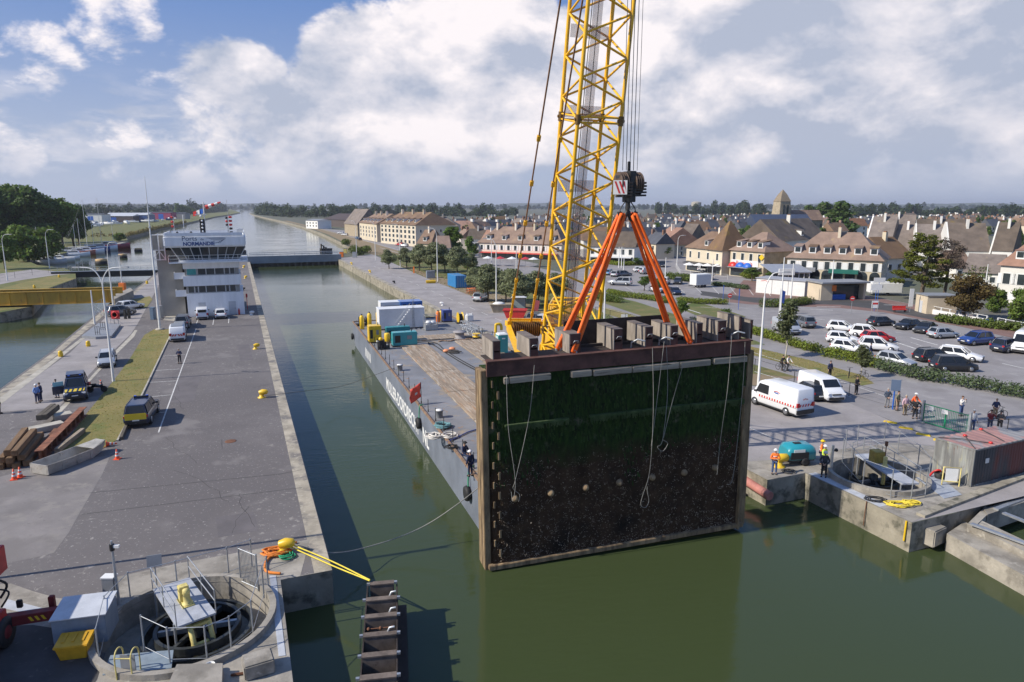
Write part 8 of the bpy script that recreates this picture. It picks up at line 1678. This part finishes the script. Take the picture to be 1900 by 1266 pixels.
def bldg(name,label,pl,pr,d,ye,rh,hip,wm,rm_,rows=(),dorm=0,chim=0,shop=None,z=None,gable=None,side=0,shut=False,ov=.5):
 a,c=P(*pl),P(*pr);v=c-a;w=v.length;t=T(name,label,'building',a,math.atan2(v.y,v.x));h=PD(pl[0],ye,a.y).z
 b=MB();b.box((w/2,d/2,h/2),(w,d,h))
 if hip<.1:
  for x in(.0,w):b.slab([(x,0,h),(x,d,h),(x,d/2,h+rh-.12)],.05)
 b.to('wall',wm,t);rf=hiproof(w,d,h,rh,hip,ov).to('roof',rm_,t)
 for(n,zf,ww,hh)in rows:
  for i in range(n):window(t,w*(i+.5)/n,h*zf,ww,hh,0,shut)
 for i in range(side):
  for zz in(.3,.72):
   b=MB();b.box((w+.03,d*(i+.5)/side,h*zz),(.06,1.0,1.4));f=b.to('window',M_white,t);b=MB();b.box((w+.05,d*(i+.5)/side,h*zz),(.06,.75,1.2));b.to('pane',M_win,f)
 for i in range(dorm):
  x=w*(i+.6)/(dorm+.2);zz=h+rh*.22;yy=d/2*.22-.5;b=MB();b.box((x,yy+1.2,zz+.55),(1.5,2.6,1.5));dm=b.to('dormer',M_white,t);b=MB();b.box((x,yy-.13,zz+.6),(1.1,.06,1.0));b.to('pane',M_win,dm);b=MB();b.slab([(x-.95,yy-.3,zz+1.3),(x+.95,yy-.3,zz+1.3),(x+.95,yy+3.2,zz+1.75),(x-.95,yy+3.2,zz+1.75)],.12);b.to('roof',rm_,dm)
 for i in range(chim):b=MB();x=w*(i+.7)/(chim+.4);b.box((x,d*.42,h+rh*.95),(.6,1.1,2.8));b.slot(1);b.box((x,d*.42,h+rh*.95+1.5),(.4,.8,.3));b.to('chimney',[wm,M_or],rf)
 if shop:b=MB();b.box((w/2,-.06,h*.2),(w*.92,.1,h*.34));s=b.to('shop_front',M_win,t);b=MB();b.slab([(w*.04,-.1,h*.42),(w*.96,-.1,h*.42),(w*.96,-1.6,h*.36),(w*.04,-1.6,h*.36)],.08);b.to('awning',shop,s)
 return t,w,h
t,w,h=bldg('cafe_building','cream cafe building with a peaked brown roof, left wing',(1272,501),(1338,511),12,459,4.4,3,M_cw,M_br,((4,.72,.8,1.7),),1,1,M_dsteel)
b=MB();b.loft([[(w-6.5,-.6,h),(w+.6,-.6,h),(w+.6,8.6,h),(w-6.5,8.6,h)],[(w-3.1,3.8,h+7.4),(w-2.7,3.8,h+7.4),(w-2.7,4.2,h+7.4),(w-3.1,4.2,h+7.4)]]);b.to('peaked_roof',M_br,t)
t,w,h=bldg('cafe_building','cream cafe building with a hipped brown roof, right wing ending in stone arches',(1353,511),(1415,518),12,464,4.6,5,M_cw,M_br,((4,.75,.9,2.0),),3,0,M_grey,side=0)
b=MB();b.box((w+.04,6,h*.5),(.2,12.1,h));b.box((w*.88,-.06,h*.2),(w*.25,.2,h*.4));sw=b.to('stone_face',M_st,t)
for y in(2.5,6.5,10):b=MB();b.box((w+.12,y,1.3),(.12,2.4,2.6));b.tube((w+.06,y,2.6),(w+.18,y,2.6),1.2,n=16);b.to('arch',M_win,sw)
for k,(m_,x)in enumerate(((M_red,.12),(M_blue,.34),(M_blue,.56))):b=MB();b.ball((w*x,-.1,2.3),1.5,14,(1,.8,.9));b.v=[(p[0],min(p[1],-.05),max(p[2],2.3))for p in b.v];b.to('awning',m_,t)
text_on('lettering','Britannia',1.5,M_red,t,(w*.45,-.2,h*.52),(1,0,0),(0,0,1));b=MB();b.box((w*.45,-.1,h*.52),(w*.8,.1,1.6));b.to('fascia',M_white,t);b=MB();b.box((w-.6,-.2,h*.8),(1.1,.12,1.1),ry=R(45));b.to('sign',M_yel,t)
t,w,h=bldg('arcade_building','long cream building with round arches and a huge brown roof',(1458,525),(1632,535),14,478,5.8,6,M_cw,M_br,((8,.74,1.0,1.8),),6,1,None,side=3,shut=True)
for i in range(8):b=MB();x=w*(i+.5)/8;b.box((x,-.04,1.2),(2.0,.1,2.4));b.tube((x,-.09,2.4),(x,.0,2.4),1.0,n=16);b.to('arch',M_win,t)
b=MB();b.box((w*.62,-.6,h*.56),(6,1.1,.9));b.to('balcony',paint('balcony_green',(.02,.14,.11)),t);b=MB();b.box((w*.22,-.6,h*.58),(4,1.1,.9));b.to('balcony',M_steel,t)
bldg('town_house','brown roofed wing joining the arcade building behind the cypress',(1640,522),(1690,520),12,480,4.8,1,M_cw,M_br,((3,.6,.9,1.4),),0,1)
a=P(1432,533);t=T('veranda','white framed glass veranda with a grey roof before the arcade building','veranda',a,math.atan2((P(1500,533)-a).y,(P(1500,533)-a).x));w=(P(1500,533)-a).length;b=MB();b.slab([(-.4,-.4,3.2),(w+.4,-.4,3.2),(w+.4,7,4.4),(-.4,7,4.4)],.12);b.to('roof',mat('veranda_roof',(.28,.30,.34),.5),t);b=MB()
for i in range(8):b.tube((w*i/7,0,0),(w*i/7,0,3.2),.1,n=6)
for z in(.2,1.2,3.1):b.tube((0,0,z),(w,0,z),.07,n=6)
b.to('frame',M_white,t);b=MB();b.box((w/2,.15,1.6),(w,.05,3));b.to('glazing',M_win,t);b=MB();b.box((w*.35,-.5,3.4),(3.4,.4,1.4));b.to('fascia',M_white,t)
bldg('shop_row','long cream shop row with a brown hipped roof and red awnings',(888,478),(1042,484),12,450,5.4,5,M_cw,M_br,((12,.70,.9,1.6),),5,4,M_red,shut=True);bldg('shop_house','white house with a brown roof and dark shop windows beside the boom',(1092,487),(1176,490),11,457,4.6,.05,M_ww,M_bg,((6,.70,1.0,1.6),),0,1,M_frame)
bldg('apartment_block','gabled apartment block with balconies and brown roof by the canal, left one',(668,443),(700,449),18,413,5,2,M_cw,M_br,((6,.3,1.8,1.3),(6,.52,1.8,1.3),(6,.74,1.8,1.3)),5,3);bldg('apartment_block','larger gabled apartment block with balconies and brown roof by the canal',(707,451),(772,458),20,415,5.6,4,M_cw,M_br,((9,.2,2.0,1.4),(9,.44,2.0,1.4),(9,.68,2.0,1.4),(9,.88,2.0,1.0)),6,3,None,side=4)
bldg('plain_block','plain grey rendered block with a hipped slate roof and a chimney',(790,452),(850,452),16,420,4.4,7,mat('grey_wall',(.42,.38,.34),.85,var=.05),M_bg,(),0,1);bldg('old_house','small half timbered house with a steep brown roof before the plain block',(776,472),(800,473),8,452,5,1,M_cw,M_br,((3,.5,.8,1.2),),1,1);bldg('garden_house','white cottage with brown roof behind the brown green tree',(806,478),(835,478),8,460,4,1,M_ww,M_br,((2,.5,.9,1.0),));bldg('villa','white house with a slate roof and a wide window left of the shop row',(868,466),(905,466),10,444,4,1,M_ww,M_bg,((3,.55,2.2,1.2),),0,1)
bldg('brown_hall','long dark brown roofed hall behind the canal apartments',(600,420),(668,424),30,407,5,1,mat('dark_wall',(.09,.07,.065),.8),mat('dark_brown_roof',(.07,.05,.048),.8),());bldg('canal_house','white flat house on the canal bank far right of the water',(568,424),(590,425),12,409,1,2,M_ww,M_grey,((4,.35,1.5,1.2),(4,.7,1.5,1.2)));bldg('gable_house','grey sharp gabled house in front of the dark hall',(640,436),(664,440),14,415,9,.05,M_st,M_bg,())
bldg('slate_hall','big hall with a long plain blue slate roof below the church',(1412,448),(1518,448),34,432,9,.05,M_ww,M_nav,());bldg('white_house','white house with grey slate roof and a front gable behind the veranda',(1445,500),(1530,490),13,448,6,.05,M_ww,M_bg,((4,.55,.9,1.4),),1,1);bldg('beige_house','beige gable walled house left of the cafe building',(1256,473),(1276,474),14,444,5.5,.05,mat('beige_wall',(.52,.40,.26),.85,var=.05),M_bg,());bldg('timbered_house','red roofed half timbered house at the town street corner',(1203,473),(1224,477),16,452,6,.05,M_cw,M_or,((2,.5,1.0,1.4),),1,1,side=3);bldg('slate_house','white house with dark slate roof along the town street',(1229,463),(1249,464),14,438,6,.05,M_ww,M_slate,((2,.5,.9,1.3),),0,1)
for i,(px0,px1,yb,ye,dd_)in enumerate(((1605,1648,490,428,15),(1650,1700,492,444,17),(1700,1762,497,446,17),(1762,1832,503,446,17),(1835,1872,506,446,16),(1628,1690,470,416,14),(1700,1790,470,424,14))):
 t,w,h=bldg('modern_apartments',('modern apartments with white slanting party wall, leftmost of the row','modern apartment section second from the left with dark lichened roof','modern apartment section partly behind the cypress tip','modern apartment section with shaded balconies beside the white party wall','modern apartment section at the right end of the row','rear modern apartments behind the row, left one','rear modern apartments with golden lichen roof, right one')[i],(px0,yb),(px1,yb+2),dd_,ye+20,7.5,.05,M_ww,M_bg,((4,.55,1.6,1.4),),0,1,None,ov=.2)
 b=MB();b.slab([(-.25,-1.6,h-2),(-.25,dd_/2,h+7.7),(-.25,dd_/2+1.2,h+7.7),(-.25,dd_+.5,h),(-.25,dd_+.5,0),(-.25,-1.6,0)],.35);b.to('party_wall',M_ww,t)
bldg('right_house','white house with a red brown roof and shutters at the right edge',(1848,562),(1960,575),11,492,6.5,4,M_ww,M_or,((4,.66,1.2,1.9),(4,.22,1.0,1.4)),2,0,None,shut=True);bldg('bungalow','low white gabled house with a brown roof behind the brown tree',(1788,528),(1850,532),10,505,4,.05,M_ww,M_bg,((3,.5,1.0,1.2),),0,0);bldg('bungalow','white gabled bungalow left of another low white gabled house',(1772,518),(1800,518),9,497,4,.05,M_ww,M_br,((2,.5,1.0,1.2),))
cp0=P(1446,443);ch=T('church','stone church with a stout tower, pyramid spire and brown nave roof','church',cp0,.25);hC=PD(1446,374,cp0 .y).z;hT=PD(1446,352,cp0 .y).z
b=MB();b.loft([[(-4.2,-4.2,0),(4.2,-4.2,0),(4.2,4.2,0),(-4.2,4.2,0)],[(-3.7,-3.7,hC*.55),(3.7,-3.7,hC*.55),(3.7,3.7,hC*.55),(-3.7,3.7,hC*.55)],[(-3.1,-3.1,hC),(3.1,-3.1,hC),(3.1,3.1,hC),(-3.1,3.1,hC)]]);b.to('tower',M_st,ch);b=MB();b.loft([[(-3.3,-3.3,hC),(3.3,-3.3,hC),(3.3,3.3,hC),(-3.3,3.3,hC)],[(-1.6,-1.6,hC+(hT-hC)*.62),(1.6,-1.6,hC+(hT-hC)*.62),(1.6,1.6,hC+(hT-hC)*.62),(-1.6,1.6,hC+(hT-hC)*.62)],[(-.1,-.1,hT),(.1,-.1,hT),(.1,.1,hT),(-.1,.1,hT)]]);sp_=b.to('spire',mat('spire_stone',(.25,.20,.14),.9,var=.2),ch)
for x in(-1.2,1.2):b=MB();b.box((x,-3.55,hC*.78),(.9,.5,hC*.25));b.to('belfry_opening',M_win,ch)
b=MB();b.box((15,2,5),(20,9,10));b.to('nave',M_st,ch);b=MB();b.loft([[(5,-3,10),(5,7,10),(5,2,15.5)],[(25.4,-3,10),(25.4,7,10),(25.4,2,15.5)]]);b.to('nave_roof',M_br,ch);b=MB();b.lathe([(5,0),(5,9),(5.4,9),(.2,14)],(-8,1,0),12,False);b.to('apse',M_st,ch)
for i in range(5):b=MB();b.box((8+i*4,-2.55,5.5),(1.3,.12,5));b.to('arch_window',M_win,ch)
wp=P(1291,397);t=T('water_tower','round concrete water tower above the tree belt','water tower',wp);hw=PD(1291,374,wp.y).z;b=MB();b.lathe([(6,0),(6,hw*.55),(11,hw*.62),(11.5,hw*.92),(8,hw*.98),(.5,hw)],(0,0,0),20,False);b.to('tank',M_conc2,t)
HP=[]
for i,(wm,rm_,rn)in enumerate(((M_ww,M_br,'white house with a brown tiled roof'),(M_cw,M_br,'cream house with a brown tiled roof'),(M_ww,M_slate,'white house with a dark slate roof'),(M_cw,M_slate,'cream house with a dark slate roof'),(M_ww,M_or,'white house with an orange roof'),(M_cw,M_bg,'cream house with a grey brown roof'))):
 t=T('town_house','prototype','house');w,d,h=9+i%3,7.5,5.2;b=MB();b.box((0,0,h/2),(w,d,h))
 for s in(-1,1):b.slab([(s*w/2,-d/2,h),(s*w/2,d/2,h),(s*w/2,0,h+3.9)],.04)
 b.to('wall',wm,t);rf=hiproof(w,d,h,4,.05,.35);rf.xf(Matrix.Translation((-w/2,-d/2,0)));rf=rf.to('roof',rm_,t)
 for s in(-1,1):b=MB();b.box((s*w*.42,.3,h+3.8),(.8,1.1,2.4));b.to('chimney',[wm,M_or][i%2],rf)
 for s in(-1,1):
  for x in(-.28,.28):
   for z in(1.5,3.9):b=MB();b.box((w*x,s*(d/2+.02),z),(1.0,.06,1.3));b.to('window',M_win,t)
 PROTO['h%d'%i]=t;HP.append((t,rn))
q=random.Random(77);occ=[];cnt=0
for tries in range(6000):
 if cnt>=250:break
 px=q.uniform(850,1930);Y=235*(760/235)**(q.random()**.9);p=Vector(((px-950)/F*Y*1.0,Y,0))
 if px>1240 and Y<300 or px>1380 and Y<330 or px>1600 and Y<420 or px<1100 and Y<265 or(1395<px<1540 and Y<420):continue
 if px<1000 and Y>560:continue
 if any((p-o_).length<12.5 for o_ in occ):continue
 occ.append(p);i=q.choice((0,0,1,2,2,3,3,4,5,5));t,rn=HP[i];s=q.uniform(.8,1.15);cnt+=1
 r=dup(t,p,TH+q.choice((0,0,math.pi/2,.5,-.4))+q.uniform(-.1,.1),'small distant '+rn+' packed among the town roofs',rn+' in the town',None,s)
 if cnt%2==0:tr,th_=TREES[q.choice(('town','dark','town'))];a=q.uniform(0,6.28);r2_=dup(tr,p+Vector((math.cos(a),math.sin(a),0))*7.5,a,'green garden tree standing among the small town houses','garden trees in the town',None,q.uniform(.6,1.0));r2_['category']='tree'
def parasol(px,py,m,lab,grp):
 t=T('parasol',lab,'parasol',P(px,py),q.random(),grp);b=MB();b.tube((0,0,0),(0,0,2.7),.04,n=6);b.to('pole',M_steel,t);b=MB();b.lathe([(1.6,2.2),(1.58,2.25),(.05,2.85)],(0,0,0),8,False);b.to('canopy',m,t)
for k,px in enumerate((905,928,950,975,990)):parasol(px,493+k*.6,M_white if k%2==0 else M_red,('white' if k%2==0 else 'red')+' parasol on the terrace of the shop row',('white' if k%2==0 else 'red')+' parasols before the shop row')
for k,px in enumerate((1278,1296,1312,1330)):parasol(px,507+k,M_white,'white parasol on the terrace of the peaked roof cafe','white parasols before the cafe')
chainfence('terrace_fence','pale railing round the cafe terrace',[(1254,497),(1262,510),(1300,514),(1350,519)],1.3,3,M_white,rail=True)
b=MB();q=random.Random(3);vs=[]
for i in range(121):
 a=R(-55+i*110/120);rr=9000;x,y=rr*math.sin(a),rr*math.cos(a);hh=34+16*math.sin(i*.21+1)+10*math.sin(i*.53)+4*math.sin(i*1.7);vs+=[(x,y,0),(x,y,hh),(x*1.3,y*1.3,hh*.6)]
b.add(vs,[(3*i,3*i+3,3*i+4,3*i+1)for i in range(120)]+[(3*i+1,3*i+4,3*i+5,3*i+2)for i in range(120)],True);S(b.to('hills',mat('hill_wood',(.05,.07,.04),.95,var=.3,scale=.004,world=True)))
HZ=1
if HZ:
 b=MB();b.box((0,6000,48),(26000,13000,110));o=b.to('haze',M_white);o['kind']='stuff';tag(o,'thin blue haze over the distant land','haze');m=bpy.data.materials.new('haze_air');m.use_nodes=True;n=m.node_tree;n.nodes.clear();v=n.nodes.new('ShaderNodeVolumePrincipled');v.inputs['Color'].default_value=(.78,.83,.95,1);v.inputs['Density'].default_value=1.0e-4;v.inputs['Anisotropy'].default_value=.2;ou=n.nodes.new('ShaderNodeOutputMaterial');n.links.new(v.outputs[0],ou.inputs['Volume']);o.data.materials.clear();o.data.materials.append(m)
for t in list(PROTO.values()):
 todo=[t]
 for o in todo:todo+=list(o.children)
 for o in todo:bpy.data.objects.remove(o)
